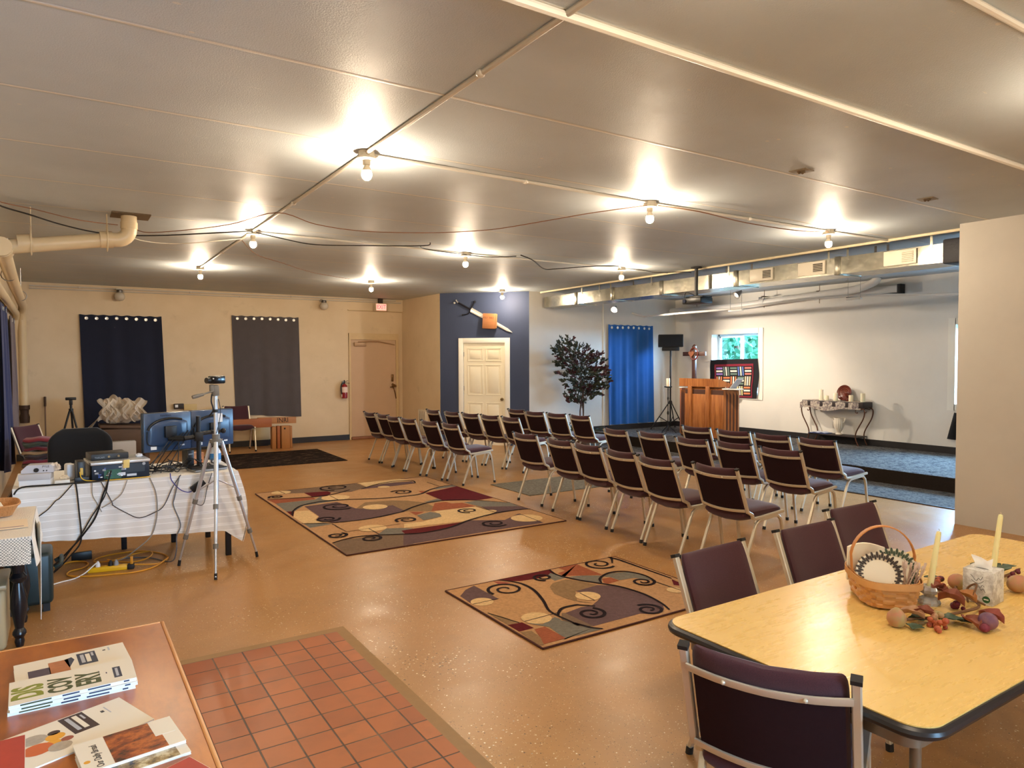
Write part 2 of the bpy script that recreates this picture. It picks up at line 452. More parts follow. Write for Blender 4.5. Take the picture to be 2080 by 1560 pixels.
struct(MB().m(CARPET).b2((8.42, 0.35, 0.0), (9.385, 11.0, 0.012)).m(BASE).b2((8.40, 0.35, 0.0), (8.42, 11.0, 0.011)).obj('carpet_strip'))

# windows on the stage wall
FR = mat('vinyl_frame', (226, 236, 240), 0.35)
gl = bpy.data.materials.new('window_glass'); gl.use_nodes = True
nt = gl.node_tree; nt.nodes.clear()
o_ = nt.nodes.new('ShaderNodeOutputMaterial'); mxs = nt.nodes.new('ShaderNodeMixShader'); tr = nt.nodes.new('ShaderNodeBsdfTransparent'); gs = nt.nodes.new('ShaderNodeBsdfGlossy')
gs.inputs['Roughness'].default_value = 0.02; tr.inputs[0].default_value = (0.95, 0.98, 0.98, 1); mxs.inputs[0].default_value = 0.06
nt.links.new(tr.outputs[0], mxs.inputs[1]); nt.links.new(gs.outputs[0], mxs.inputs[2]); nt.links.new(mxs.outputs[0], o_.inputs[0])
for i, (a, b) in enumerate(WIN):
    m = MB().m(TRIM)
    x0 = XS-0.018
    m.b2((x0, a-0.10, WZ0-0.09), (XS, a+0.01, WZ1+0.09)); m.b2((x0, b-0.01, WZ0-0.09), (XS, b+0.10, WZ1+0.09))
    m.b2((x0, a, WZ1-0.01), (XS, b, WZ1+0.09)); m.b2((x0, a, WZ0-0.09), (XS, b, WZ0+0.01))
    wo = struct(m.obj('window_%d' % (i+1)))
    f = MB(); X0, X1 = XS+0.20, XS+0.26; t = 0.045
    for (ya, yb, za, zb) in ((a, a+t, WZ0, WZ1), (b-t, b, WZ0, WZ1), (a, b, WZ0, WZ0+t), (a, b, WZ1-t, WZ1)): f.b2((X0, ya, za), (X1, yb, zb), bev=0.006)
    ym = (a+b)/2-0.02
    f.b2((X0-0.015, ym-0.03, WZ0+t), (X1-0.03, ym+0.03, WZ1-t), bev=0.005); f.b2((X0-0.015, ym+0.03, WZ1-t-0.035), (X0+0.02, b-t, WZ1-t)); f.b2((X0-0.015, b-t-0.035, WZ0+t), (X0+0.02, b-t, WZ1-t))
    f.obj('window_frame', wo, FR)
    MB().b2((X0+0.03, a+t, WZ0+t), (X0+0.034, b-t, WZ1-t)).obj('pane', wo, gl)
wf = MB(); 
for (xa, xb, za, zb) in ((1.35, 1.41, 0.9, 2.1), (2.99, 3.05, 0.9, 2.1), (1.41, 2.99, 0.9, 0.96), (1.41, 2.99, 2.04, 2.1), (2.17, 2.23, 0.96, 2.04)): wf.b2((xa, -3.3, za), (xb, -3.24, zb))
wf = struct(wf.obj('window_4', None, FR))
MB().b2((1.41, -3.272, 0.96), (2.99, -3.268, 2.04)).obj('pane', wf, gl)

# ---------------------------------------------------------------- door_1: flush exit door in the back wall
DOOR = mat('door_beige', (196, 166, 136), 0.5, var=0.08, vscale=3)
FRM = mat('door_frame_cream', (206, 180, 136), 0.45, var=0.1, vscale=12)
BRASS = mat('worn_brass', (120, 92, 60), 0.35, 0.9)
STEEL = mat('steel', (170, 168, 165), 0.35, 0.9)
m = MB().m(DOOR).b2((5.262, YB+0.005, 0.06), (6.30, YB+0.045, 2.16))
d1 = struct(m.obj('door_1'))
m = MB(); m.b2((5.215, YB-0.02, 0), (5.262, YB+0.05, 2.29)); m.b2((6.30, YB-0.02, 0), (6.36, YB+0.05, 2.29)); m.b2((5.215, YB-0.025, 2.16), (6.36, YB+0.05, 2.30)); m.b2((5.2, YB-0.03, 2.785), (6.46, YB+0.03, 2.80))
m.obj('door_frame', d1, FRM)
m = MB().b2((5.33, YB-0.05, 2.02), (5.60, YB+0.005, 2.10), bev=0.008)
m.tube([(5.42, YB-0.03, 2.11), (5.62, YB-0.06, 2.125), (5.85, YB-0.09, 2.13), (6.26, YB-0.03, 2.06)], 0.012, 6)
m.obj('door_closer', d1, mat('closer_tan', (172, 140, 108), 0.4, 0.2))
m = MB().b2((6.19, YB-0.02, 1.24), (6.24, YB+0.005, 1.40), bev=0.01).cyl((6.215, YB-0.02, 1.13), (6.215, YB-0.06, 1.13), 0.02).tube([(6.14, YB-0.06, 1.115), (6.22, YB-0.065, 1.13), (6.29, YB-0.05, 1.14)], 0.013)
m.tube([(6.22, YB-0.05, 1.12), (6.26, YB-0.05, 0.98), (6.29, YB-0.03, 0.86)], 0.012); m.box((6.235, YB-0.03, 1.16), (0.09, 0.03, 0.05), (0, 0.5, 0))
m.obj('door_handle', d1, BRASS)
MB().b2((5.25, YB-0.07, 0), (6.34, YB+0.04, 0.055), bev=0.01).obj('threshold', d1, mat('threshold_brick', (140, 92, 66), 0.7, var=0.25, vscale=14))

# ---------------------------------------------------------------- door_2: six-panel door in the navy wall
PNL = mat('panel_door_cream', (240, 230, 204), 0.38, var=0.03)
m = MB(); m.xf = dmx
m.b2((DA, 0.012, 0.0), (DB, 0.05, 2.06))
L = DB-DA
for (xa, xb) in ((0.10, 0.385), (0.475, 0.76)):
    for (za, zb) in ((0.22, 0.84), (1.02, 1.60), (1.70, 1.93)):
        for (pa, pb, qa, qb) in ((xa-.018, xb+.018, za-.018, za), (xa-.018, xb+.018, zb, zb+.018), (xa-.018, xa, za, zb), (xb, xb+.018, za, zb)):
            m.b2((DA+pa, 0.004, qa), (DA+pb, 0.02, qb), bev=0.004)
        m.b2((DA+xa+0.035, 0.003, za+0.035), (DA+xb-0.035, 0.02, zb-0.035), bev=0.007)
d2 = struct(m.obj('door_2', None, PNL))
m = MB(); m.xf = dmx
for (xa, xb, za, zb) in ((DA-0.10, DA, 0, 2.15), (DB, DB+0.10, 0, 2.15), (DA, DB, 2.05, 2.15)): m.b2((xa, -0.018, za), (xb, 0.03, zb), bev=0.004)
m.obj('door_frame', d2, TRIM)
m = MB(); m.xf = dmx; m.lathe([(0.0, -0.065), (0.024, -0.062), (0.03, -0.045), (0.022, -0.03), (0.011, -0.022), (0.011, -0.01), (0.03, -0.006), (0.03, 0.004)], n=16, mx=Matrix.Translation((DB-0.065, 0.012, 0.925)) @ Euler((R(-90), 0, 0)).to_matrix().to_4x4())
m.obj('door_knob', d2, mat('antique_knob', (150, 128, 88), 0.25, 0.9))
for z in (0.25, 1.1, 1.78):
    m = MB(); m.xf = dmx; m.b2((DA-0.012, -0.004, z), (DA+0.012, 0.02, z+0.09)); m.obj('hinge', d2, STEEL)

# outside the stage windows: leafy trees; unseen ground made pale to bounce daylight in
BOUNCE_GROUND = mat('pale_bounce_ground', (150, 156, 156), 0.9, var=0.2, vscale=2)
struct(MB().b2((12.12, -16, 0.1), (40, 30, 0.2)).obj('ground', None, BOUNCE_GROUND))
LEAFOUT = mat('outdoor_leaf', (60, 112, 84), 0.7, var=0.5, vscale=3, spec=0.1)
BARK = mat('bark', (96, 76, 58), 0.9, var=0.3, vscale=20)
def out_tree(x, y, rr, h, n, label):
    t = thing('leafy_tree', label, 'tree', (x, y, 0.2), 0, 'trees outside the stage windows')
    rg = random.Random(int(x*10+y)); m = MB()
    for k in range(n):
        a = rg.uniform(0, 2*PI); el = math.asin(rg.uniform(-1, 1)); q = rr*rg.uniform(0.55, 1.0)
        c = Vector((q*math.cos(a)*math.cos(el), q*math.sin(a)*math.cos(el), h+q*math.sin(el)*0.9))
        mx = Matrix.Translation(c) @ Euler((rg.uniform(0, 6), rg.uniform(0, 6), rg.uniform(0, 6))).to_matrix().to_4x4()
        s = rg.uniform(0.10, 0.17)
        m.xf = mx; m.prism([(0, -s), (s*.45, -s*.2), (s*.4, s*.4), (0, s), (-s*.4, s*.4), (-s*.45, -s*.2)], 0.004)
    m.xf = None
    m.obj('foliage', t, LEAFOUT)
    MB().loft([((0, 0, 0), 0.16), ((0.05, 0, h*0.5), 0.12), ((0, 0.04, h), 0.07)]).obj('trunk', t, BARK)
out_tree(15.9, 13.0, 1.35, 1.9, 1100, 'leafy tree in bright daylight outside the window behind the cross and lectern')
out_tree(18.6, 15.9, 1.6, 2.1, 900, 'farther leafy tree outside the window, left of the nearer tree')
# ================================================================ CEILING FITTINGS
PORC = mat('porcelain', (232, 224, 204), 0.35)
COND = mat('painted_conduit', (196, 188, 174), 0.4, var=0.08)
CONDW = mat('white_conduit', (226, 222, 212), 0.4, var=0.05)
BULBM = mat('lit_bulb', (255, 240, 210), 0.3, emit=(1.0, 0.80, 0.57), estr=BULB)
def make_lamp():
    t = thing('ceiling_lamp', 'x', 'lamp', group='bare bulb ceiling lamps')
    m = MB().lathe([(0.0, 0.0), (0.055, 0.0), (0.055, -0.035), (0.0, -0.035)], n=8); m.lathe([(0.03, -0.033), (0.062, -0.035), (0.066, -0.05), (0.05, -0.055), (0.0, -0.055)], n=20)
    m.obj('base', t, PORC)
    MB().lathe([(0.026, -0.05), (0.024, -0.085), (0.018, -0.088), (0.0, -0.088)], n=16).obj('socket', t, PORC)
    b = MB().lathe([(0.0, -0.186), (0.014, -0.183), (0.027, -0.172), (0.0335, -0.155), (0.0335, -0.143), (0.029, -0.126)], n=14).obj('bulb', t, BULBM)
    MB().lathe([(0.029, -0.126), (0.031, -0.124), (0.026, -0.112), (0.017, -0.094), (0.014, -0.088)], n=14).obj('bulb_neck', b, mat('bulb_collar', (244, 236, 214), 0.4))
    return t
LAMPS = [((1.72, 4.42), 'bare bulb lamp nearest the camera, where the long conduit meets the first cross conduit'),
 ((4.32, 4.48), 'middle bare bulb lamp of the nearest row, orange wire ending at its base'),
 ((6.85, 4.43), 'bare bulb lamp nearest to the duct vents'),
 ((1.72, 7.65), 'bare bulb lamp right of the white elbow pipe on the ceiling'),
 ((4.34, 7.80), 'middle bare bulb lamp of the second row, seen above the navy wall'),
 ((6.965, 7.81), 'bare bulb lamp in front of the shiny duct, left of the projector'),
 ((1.72, 10.93), 'bare bulb lamp at the far end of the long conduit, above the grey curtain'),
 ((4.47, 11.33), 'bare bulb lamp in front of the red exit sign'),
 ((7.15, 11.41), 'bare bulb lamp hanging in front of the navy wall above the sword'),
 ((4.33, 1.12), 'bare bulb lamp over the right edge of the picture, above the yellow table')]
lamp = make_lamp()
for i, ((x, y), lb) in enumerate(LAMPS):
    o = lamp if i == 0 else copy_tree(lamp)
    o.location = (x, y, CEIL); o['label'] = lb
for (x, y) in ((1.72, 1.0), (1.72, -1.9), (4.33, -1.9)):
    o = copy_tree(lamp); o.location = (x, y, CEIL); o['label'] = 'bare bulb lamp behind the viewer, %s' % {1.0: 'at the near end of the long conduit', -1.9: 'over the left front'}.get(y if x < 2 else 0, 'over the right front'); del o['group']

def conduit(name, label, pts, r, m, group='ceiling conduits', straps=()):
    mb = MB().tube(pts, r, 8)
    for p in straps: mb.sphere(p, r*1.5, (1.2, 1.2, 1), 8)
    return tag(mb.obj(name, None, m), label, 'conduit', group)
zc = CEIL-0.014
conduit('conduit', 'grey conduit running the length of the room through three bulbs', [(1.70, 0.9, zc), (1.72, 10.9, zc)], 0.014, COND, straps=[(1.70, 2.9, zc), (1.71, 6.1, zc), (1.72, 9.3, zc)])
conduit('conduit', 'white cross conduit through the nearest row of bulbs', [(1.72, 4.42, zc), (4.32, 4.47, zc), (6.85, 4.43, zc), (7.95, 4.40, zc)], 0.013, CONDW, straps=[(3.0, 4.45, zc), (5.6, 4.45, zc)])
conduit('conduit', 'thin white cross conduit through the second row of bulbs', [(1.72, 7.65, zc), (4.34, 7.79, zc), (6.965, 7.81, zc), (7.95, 7.85, zc)], 0.011, CONDW)
conduit('conduit', 'thick white pipe crossing the ceiling nearest the camera', [(0.9, 2.24, zc-.004), (7.65, 2.23, zc-.004)], 0.018, CONDW)
conduit('conduit', 'cream conduit along the edge of the stage ceiling in front of the duct', [(7.93, 3.56, zc), (8.0, 7.1, zc), (8.04, 11.4, zc)], 0.016, mat('cream_conduit', (222, 208, 176), 0.4), straps=[(7.98, 6.0, zc), (7.95, 4.4, zc), (8.02, 9.0, zc)])
conduit('conduit', 'upper grey conduit along the top of the back wall', [(-0.42, 14.52, 3.0), (6.3, 14.52, 3.03)], 0.014, COND, 'back wall conduits', [(0.3, 14.52, 3.003), (2.1, 14.52, 3.01), (4.0, 14.52, 3.02)])
conduit('conduit', 'lower grey conduit along the top of the back wall', [(-0.42, 14.52, 2.955), (2.2, 14.52, 2.968), (6.42, 14.52, 2.985)], 0.012, COND, 'back wall conduits', [(1.0, 14.52, 2.962), (3.0, 14.52, 2.972)])
conduit('conduit', 'short white conduit on the ceiling at the top right corner of the picture', [(2.75, 1.32, zc), (4.4, 1.30, zc)], 0.014, CONDW)
OPAL = mat('opal_glass', (196, 186, 168), 0.12, spec=0.6)
def globe(x, z, lb):
    t = thing('globe_lamp', lb, 'lamp', (x, 14.40, z), 0, 'unlit globe lamps on the back wall')
    MB().b2((-0.05, 0.03, 0.055), (0.05, 0.14, 0.11), bev=0.008).b2((-0.05, -0.05, 0.085), (0.05, 0.04, 0.10)).obj('junction_box', t, COND)
    MB().lathe([(0.03, 0.085), (0.05, 0.075), (0.05, 0.035), (0.04, 0.03)], n=16).obj('collar', t, mat('pewter', (96, 90, 84), 0.35, 0.8))
    MB().lathe([(0.045, 0.035), (0.07, 0.015), (0.086, -0.03), (0.078, -0.075), (0.05, -0.105), (0.0, -0.118)], n=20).obj('shade', t, OPAL)
globe(0.918, 2.90, 'unlit opal globe lamp above the dark navy curtain'); globe(4.64, 2.88, 'unlit opal globe lamp between the grey curtain and the exit sign')

# ceiling scars: two rusty square holes
RUST = mat('rusty_plate', (104, 86, 62), 0.8, var=0.5, vscale=40)
for (x, y, lb) in ((4.557, 3.168, 'larger rusty square outlet plate in the ceiling, left of its twin'), (6.26, 3.134, 'small rusty square outlet plate in the ceiling nearest the partition')):
    t = thing('outlet_plate', lb, 'ceiling plate', (x, y, CEIL), R(8), 'rusty ceiling plates')
    MB().box((0, 0, -0.003), (0.13, 0.13, 0.006), bev=0.002).obj('plate', t, mat('plate_grey', (138, 128, 112), 0.7, var=0.4, vscale=50))
    m = MB(); rg = random.Random(int(x*9))
    for k in range(7): m.sphere((rg.uniform(-.035, .035), rg.uniform(-.035, .035), -0.008), rg.uniform(.006, .013), n=8)
    m.box((0, 0, -0.007), (0.06, 0.05, 0.006), (0, 0, 0.4)).obj('rust_patch', t, RUST)

# loose wires
WBLK = mat('black_cable', (24, 23, 24), 0.5); WBRN = mat('brown_wire', (128, 84, 56), 0.6); WGRY = mat('grey_cable', (140, 136, 130), 0.5); WWHT = mat('white_cable', (232, 230, 224), 0.45); WYEL = mat('yellow_cable', (226, 178, 44), 0.45); WBLU = mat('blue_cable', (44, 54, 150), 0.45)
def cable(name, label, pts, r, m, sub=5, cat='cable', group=None):
    return tag(MB().tube(pts, r, 6, sub).obj(name, None, m), label, cat, group)
cable('cable', 'black cable drooping from the left wall past the elbow pipe to a bulb', [(-0.6, 6.9, 3.03), (-0.39, 7.14, 2.97), (-0.2, 7.43, 2.97), (0.02, 7.79, 2.97), (0.3, 8.08, 2.97), (0.58, 8.12, 2.97), (0.9, 7.93, 2.97), (1.26, 7.57, 2.97), (1.56, 7.4, 2.99), (1.70, 7.60, 3.03)], 0.007, WBLK)
cable('cable', 'black cable from the second bulb toward the middle of the ceiling', [(1.74, 7.6, 3.03), (2.05, 7.62, 2.99), (2.4, 7.73, 2.98), (2.9, 7.53, 2.985), (3.5, 7.28, 3.0), (3.6, 7.3, 3.045)], 0.006, WBLK)
cable('cable', 'thin brown wire at the left end of the ceiling reaching the elbow pipe', [(-0.6, 6.9, 3.04), (-0.39, 7.13, 3.0), (-0.16, 7.32, 3.0), (0.17, 7.65, 3.0), (0.50, 7.9, 3.03)], 0.004, WBRN)
cable('cable', 'orange brown wire swagged across the ceiling to the nearest middle bulb', [(0.64, 8.0, 3.03), (0.76, 7.89, 2.98), (1.07, 7.54, 2.98), (1.38, 7.0, 2.98), (1.66, 6.45, 3.02), (2.04, 6.58, 2.98), (2.45, 6.64, 2.97), (2.82, 6.54, 2.97), (3.24, 6.28, 2.97), (3.6, 5.93, 2.98), (3.79, 5.35, 2.98), (3.94, 4.82, 2.98), (4.28, 4.44, 3.02)], 0.004, WBRN)
cable('cable', 'thin pale wire behind the elbow pipe below the second bulb', [(0.6, 8.45, 3.04), (0.75, 8.56, 3.0), (1.02, 8.58, 2.99), (1.29, 8.41, 3.0), (1.70, 8.1, 3.035)], 0.005, COND)
cable('cable', 'thin brown wire from the long conduit toward the exit sign lamp', [(1.72, 8.2, 3.04), (2.06, 9.0, 3.01), (2.48, 9.49, 3.0), (3.21, 10.35, 3.0), (4.4, 11.3, 3.03)], 0.004, WBRN)
cable('cable', 'black cable along the cross conduit left of the middle bulb', [(3.62, 7.6, 3.045), (3.75, 7.66, 3.03), (4.3, 7.74, 3.025), (4.72, 7.77, 3.03), (4.98, 7.6, 3.04)], 0.006, WBLK)
cable('cable', 'black cable with a sharp dip in front of the duct', [(4.98, 7.5, 3.04), (5.2, 7.55, 3.0), (5.74, 8.05, 2.98), (5.89, 7.96, 2.98), (6.14, 7.5, 2.98), (6.5, 7.4, 3.0), (6.9, 7.75, 3.04)], 0.007, WBLK)
cable('cable', 'brown wire drooping between the two right bulbs of the nearest row', [(4.36, 4.42, 3.02), (4.74, 4.3, 2.99), (5.35, 4.38, 2.985), (5.96, 4.4, 2.985), (6.39, 4.37, 2.99), (6.8, 4.4, 3.03)], 0.005, WBRN)
cable('cable', 'black cable sagging from the duct bulb to the projector pole', [(7.0, 7.75, 3.03), (7.1, 7.5, 2.99), (7.4, 7.5, 2.98), (7.8, 7.35, 3.0), (8.2, 7.6, 3.04)], 0.006, WBLK)

# big white drain pipe on the left with its elbow into the ceiling
PVC = mat('painted_pvc', (212, 190, 150), 0.35, var=0.08, vscale=5)
t = thing('drain_pipe', 'thick cream drain pipe with a ceiling elbow and a run along the left wall', 'pipe', (0, 0, 0))
el = [(0.567, 7.49, 3.07), (0.567, 7.49, 2.97)] + [(0.567-0.11+0.11*math.cos(R(a)), 7.49, 2.93-0.11*math.sin(R(a))) for a in range(0, 91, 15)] + [(0.36, 7.49, 2.817)]
MB().tube(el, 0.067, 20).obj('elbow', t, PVC)
for a_, b_, r_ in (((0.43, 7.49, 2.818), (0.33, 7.49, 2.81), 0.076), ((0.567, 7.49, 2.93), (0.567, 7.49, 2.99), 0.073), ((-0.18, 7.49, 2.735), (-0.29, 7.49, 2.72), 0.077), ((-0.40, 7.40, 2.66), (-0.40, 7.62, 2.66), 0.078)): MB().cyl(a_, b_, r_, n=20).obj('coupling', t, PVC)
MB().tube([(0.40, 7.49, 2.815), (-0.40, 7.49, 2.68)], 0.064, 20).obj('cross_run', t, PVC)
MB().tube([(-0.40, 7.3, 2.66), (-0.46, 10.5, 2.65), (-0.50, 14.05, 2.62), (-0.52, 14.30, 2.55), (-0.525, 14.40, 2.42), (-0.525, 14.42, 0.95)], 0.062, 20).obj('wall_run', t, PVC)
MB().cyl((-0.40, 7.28, 2.66), (-0.40, 7.34, 2.66), 0.08, n=20).obj('clean_out_cap', t, PVC)
for x, zz in ((-0.195, 2.735), (0.387, 2.815)):
    m = MB().tube([(x, 7.49, 3.05), (x, 7.49, zz+0.14)], 0.006, 6)
    m.tube([(x, 7.49-0.075*math.cos(R(a)), zz+0.02+0.085*math.sin(R(a))*(1.5 if a < 180 else 1)) for a in range(-180, 181, 20)], 0.006, 6)
    m.obj('hanger', t, mat('hanger_cream', (206, 186, 150), 0.4, 0.3))
for y in (9.5, 12.4):
    m = MB().tube([(-0.46, y, 3.05), (-0.46, y, 2.75)], 0.005, 6); m.tube([(-0.46+0.07*math.cos(R(a)), y, 2.65+0.07*math.sin(R(a))) for a in range(0, 361, 30)], 0.006, 6); m.obj('hanger', t, STEEL)
m = MB().b2((0.42, 7.35, CEIL-0.012), (0.74, 7.63, CEIL)); m.obj('ceiling_flange', t, RUST)
t = thing('drain_pipe', 'narrower shaded pipe hugging the left wall under the thick drain pipe', 'pipe', (0, 0, 0))
MB().tube([(-0.555, 8.0, 2.52), (-0.60, 14.2, 2.50), (-0.61, 14.38, 2.42), (-0.61, 14.45, 2.2), (-0.61, 14.46, 0.9)], 0.05, 16).obj('run', t, PVC)
m = MB().lathe([(0.07, 0.0), (0.075, 0.10), (0.06, 0.16), (0.064, 0.22), (0.078, 0.23), (0.078, 0.30), (0.0, 0.30)], (-0.525, 14.42, 0.66), 20)
tag(m.obj('iron_pipe_fitting', None, mat('rusty_iron', (66, 48, 38), 0.6, 0.4, var=0.4, vscale=18)), 'dark rusty iron fitting at the foot of the cream drain pipe', 'pipe fitting')

# galvanised duct over the stage edge
g = NT('galvanised', 0.30, 0.5); g.b.inputs['Metallic'].default_value = 0.92
c = g.mix(g.step(g.noise(3.0, 6), 0.3, 0.7), lin((176, 172, 156)), lin((142, 140, 130)))
c = g.mix(g.math('MULTIPLY', g.step(g.voro(16, out=0), 0.2, 0.7), 0.25), c, lin((118, 116, 108)))
g.put(g.b.inputs['Roughness'], g.math('MULTIPLY_ADD', g.noise(7, 4), 0.22, 0.12)); g.bump(g.noise(3.5, 3), 0.25, 0.02)
GALV = g.color(c)
t = thing('air_duct', 'shiny galvanised air duct hung under the ceiling along the stage edge', 'duct', (0, 0, 0))
MB().b2((8.05, 3.86, 2.74), (8.50, 11.28, 2.945)).obj('duct_body', t, GALV)
for y in (10.27, 9.25, 8.08, 6.62, 5.08):
    MB().b2((8.035, y-0.035, 2.728), (8.515, y+0.035, 2.957), bev=0.004).obj('collar', t, GALV)
MB().b2((8.03, 3.3, 2.72), (8.52, 3.86, 2.985), bev=0.02).obj('black_insulation', t, mat('black_insulation', (36, 36, 42), 0.6, bump=0.5, bscale=30))
GRL = mat('register_white', (222, 214, 196), 0.4)
for k, (ya, yb, dark) in enumerate(((6.0, 6.37, 1), (5.24, 5.62, 1), (4.13, 4.50, 0))):
    v = MB(); z0, z1 = 2.765, 2.93
    v.b2((8.028, ya, z0), (8.05, yb, z1), bev=0.004)
    h = v.obj('register', t, GRL)
    m = MB(); yc = ya+(yb-ya)*0.42
    if dark: m.b2((8.024, ya+0.03, z0+0.03), (8.029, yc, z1-0.03)); m.obj('louver_opening', h, mat('louver_dark', (44, 38, 32), 0.6))
    m = MB()
    for q in range(6): m.box((8.022, (ya+0.03+yc)/2, z0+0.035+q*0.02), (0.012, yc-ya-0.03, 0.004 if dark else 0.012), (0, 0.5, 0))
    m.obj('louver', h, GRL)
for y in (10.1, 9.6, 9.3, 8.3, 7.35, 6.75, 5.2, 4.95, 3.98):
    MB().b2((8.045, y-0.013, 2.9), (8.049, y+0.013, CEIL)).b2((8.045, y-0.02, CEIL-0.004), (8.09, y+0.02, CEIL)).obj('hanger_strap', t, GALV)
for y in (9.9, 9.0, 7.0, 6.55, 4.75, 4.6):
    MB().b2((8.3, y-0.015, 2.93), (8.304, y+0.015, CEIL)).obj('hanger_strap', t, mat('strap_dark', (84, 80, 78), 0.5, 0.7))

# projector on a ceiling pole
t = thing('projector', 'black projector hanging on a black ceiling pole in front of the stage', 'projector', (7.88, 7.20, CEIL))
MB().cyl((0, 0, 0), (0, 0, -0.42), 0.026).lathe([(0.08, 0.0), (0.08, -0.02), (0.0, -0.02)], n=16).obj('pole', t, mat('black_metal', (26, 25, 26), 0.45))
MB().box((0, -0.02, -0.50), (0.26, 0.36, 0.085), bev=0.015).box((-0.02, -0.1, -0.45), (0.2, 0.26, 0.02), bev=0.006).obj('body', t, mat('black_plastic', (24, 23, 23), 0.4))
m = MB()
for a in ((-.1, -.14), (.1, -.14), (-.1, .12), (.1, .12)): m.tube([(0, 0, -0.42), (a[0], a[1], -0.445)], 0.008, 6)
m.obj('bracket', t, MATS['black_metal']); m = MB().cyl((-0.13, 0.1, -0.50), (-0.145, 0.1, -0.50), 0.028); m.obj('lens', t, mat('lens_glass', (40, 44, 60), 0.1))
MB().tube([(0.02, 0.02, -0.42), (0.0, 0.20, -0.36), (0.02, 0.24, -0.48), (0.0, 0.12, -0.52)], 0.006, 6, 5).obj('cord', t, WBLK)

# pipes, track and lamps along the stage wall
PVCW = mat('white_pvc', (226, 220, 210), 0.35, var=0.06)
t = thing('drain_pipe', 'white plastic drain pipe along the stage wall bending up into the ceiling', 'pipe', (0, 0, 0))
MB().tube([(11.62, 11.35, 2.80), (11.62, 9.7, 2.79), (11.61, 8.3, 2.85), (11.58, 7.1, 2.90), (11.56, 6.85, 2.93), (11.54, 6.62, 3.0), (11.54, 6.55, 3.08)], 0.065, 18, 4).obj('run', t, PVCW)
for y, z in ((8.9, 2.83), (8.35, 2.85), (7.7, 2.875), (7.15, 2.9)): MB().cyl((11.615, y-0.05, z), (11.61, y+0.05, z), 0.072, n=18).obj('coupling', t, PVCW)
for y in (8.87, 7.68, 10.6): MB().tube([(11.62, y, CEIL), (11.62, y, 2.72)], 0.006, 6).b2((11.55, y-0.02, 2.93), (11.7, y+0.02, 2.945)).obj('hanger', t, RUST)
t = thing('projector_screen', 'long white roller screen case with a black end high on the stage wall', 'screen', (0, 0, 0))
MB().b2((11.68, 6.3, 2.80), (11.79, 9.0, 2.93), bev=0.015).obj('case', t, PVCW); MB().b2((11.665, 6.24, 2.785), (11.798, 6.31, 2.945), bev=0.008).b2((11.67, 6.31, 2.785), (11.70, 7.2, 2.805)).obj('end_cap', t, MATS['black_plastic']); MB().b2((11.67, 8.98, 2.85), (11.79, 9.04, 2.94)).obj('end_cap', t, MATS['black_plastic'])
tag(MB().tube([(10.45, 11.37, 2.72), (10.5, 11.15, 2.655), (10.5, 10.95, 2.63), (10.5, 10.0, 2.64), (10.5, 8.57, 2.645), (10.5, 7.35, 2.705), (10.5, 6.38, 2.70), (10.5, 4.8, 2.60), (10.5, 3.4, 2.56)], 0.02, 10, 4).obj('lighting_pipe', None, PVCW), 'long white lighting pipe hung across the stage below the duct', 'pipe')
for k, (y0, y1, z) in enumerate(((6.2, 6.44, 2.66), (8.45, 8.75, 2.62))):
    t = thing('hanging_bar', ('short white bar on two wires under the lighting pipe, right of the spotlight', 'short white bar on two wires under the lighting pipe, below the spotlight')[k], 'hanging bar', (10.46, 0, 0), 0, 'bars wired to the lighting pipe')
    MB().b2((-0.03, y0, z-0.03), (0.03, y1, z), bev=0.005).obj('bar', t, PVCW); MB().tube([(0, y0+0.02, z), (0, y0+0.02, CEIL)], 0.003, 5).tube([(0, y1-0.02, z), (0, y1-0.02, CEIL)], 0.003, 5).obj('wire', t, STEEL)
def spot(x, y, z, lb, tilt, aim, watts):
    t = thing('spotlight', lb, 'spotlight', (x, y, z), 0, 'clamp spotlights over the stage')
    MB().lathe([(0.02, 0.09), (0.03, 0.06), (0.055, 0.0), (0.07, -0.04), (0.066, -0.04), (0.05, 0.0), (0.0, 0.03)], n=18, mx=Euler((tilt, 0.9, 0)).to_matrix().to_4x4()).obj('reflector', t, STEEL)
    MB().tube([(0, 0, 0.06), (0, 0, CEIL-z)], 0.006, 6).obj('stem', t, PVCW)
    MB().sphere((0.0, 0, 0.0), 0.035, n=12).obj('bulb', t, mat('spot_bulb', (255, 236, 214), 0.3, emit=(1.0, 0.80, 0.62), estr=14))
    d = bpy.data.lights.new('spot_lamp', 'SPOT'); d.energy = watts; d.color = (1.0, 0.86, 0.70); d.spot_size = R(100); d.spot_blend = 0.8; d.shadow_soft_size = 0.03
    lo = bpy.data.objects.new('spot_lamp', d); COL.objects.link(lo); lo.location = (x+0.03, y-0.02, z-0.07); lo.rotation_euler = (Vector(aim)-lo.location).to_track_quat('-Z', 'Y').to_euler()
spot(9.6, 7.86, 2.80, 'round glass spotlight hanging above the stage window', 0.3, (11.0, 8.6, 0.9), 150)
spot(9.45, 10.8, 2.74, 'lit spotlight under the duct above the blue curtain', -0.4, (11.8, 7.2, 1.2), 360)
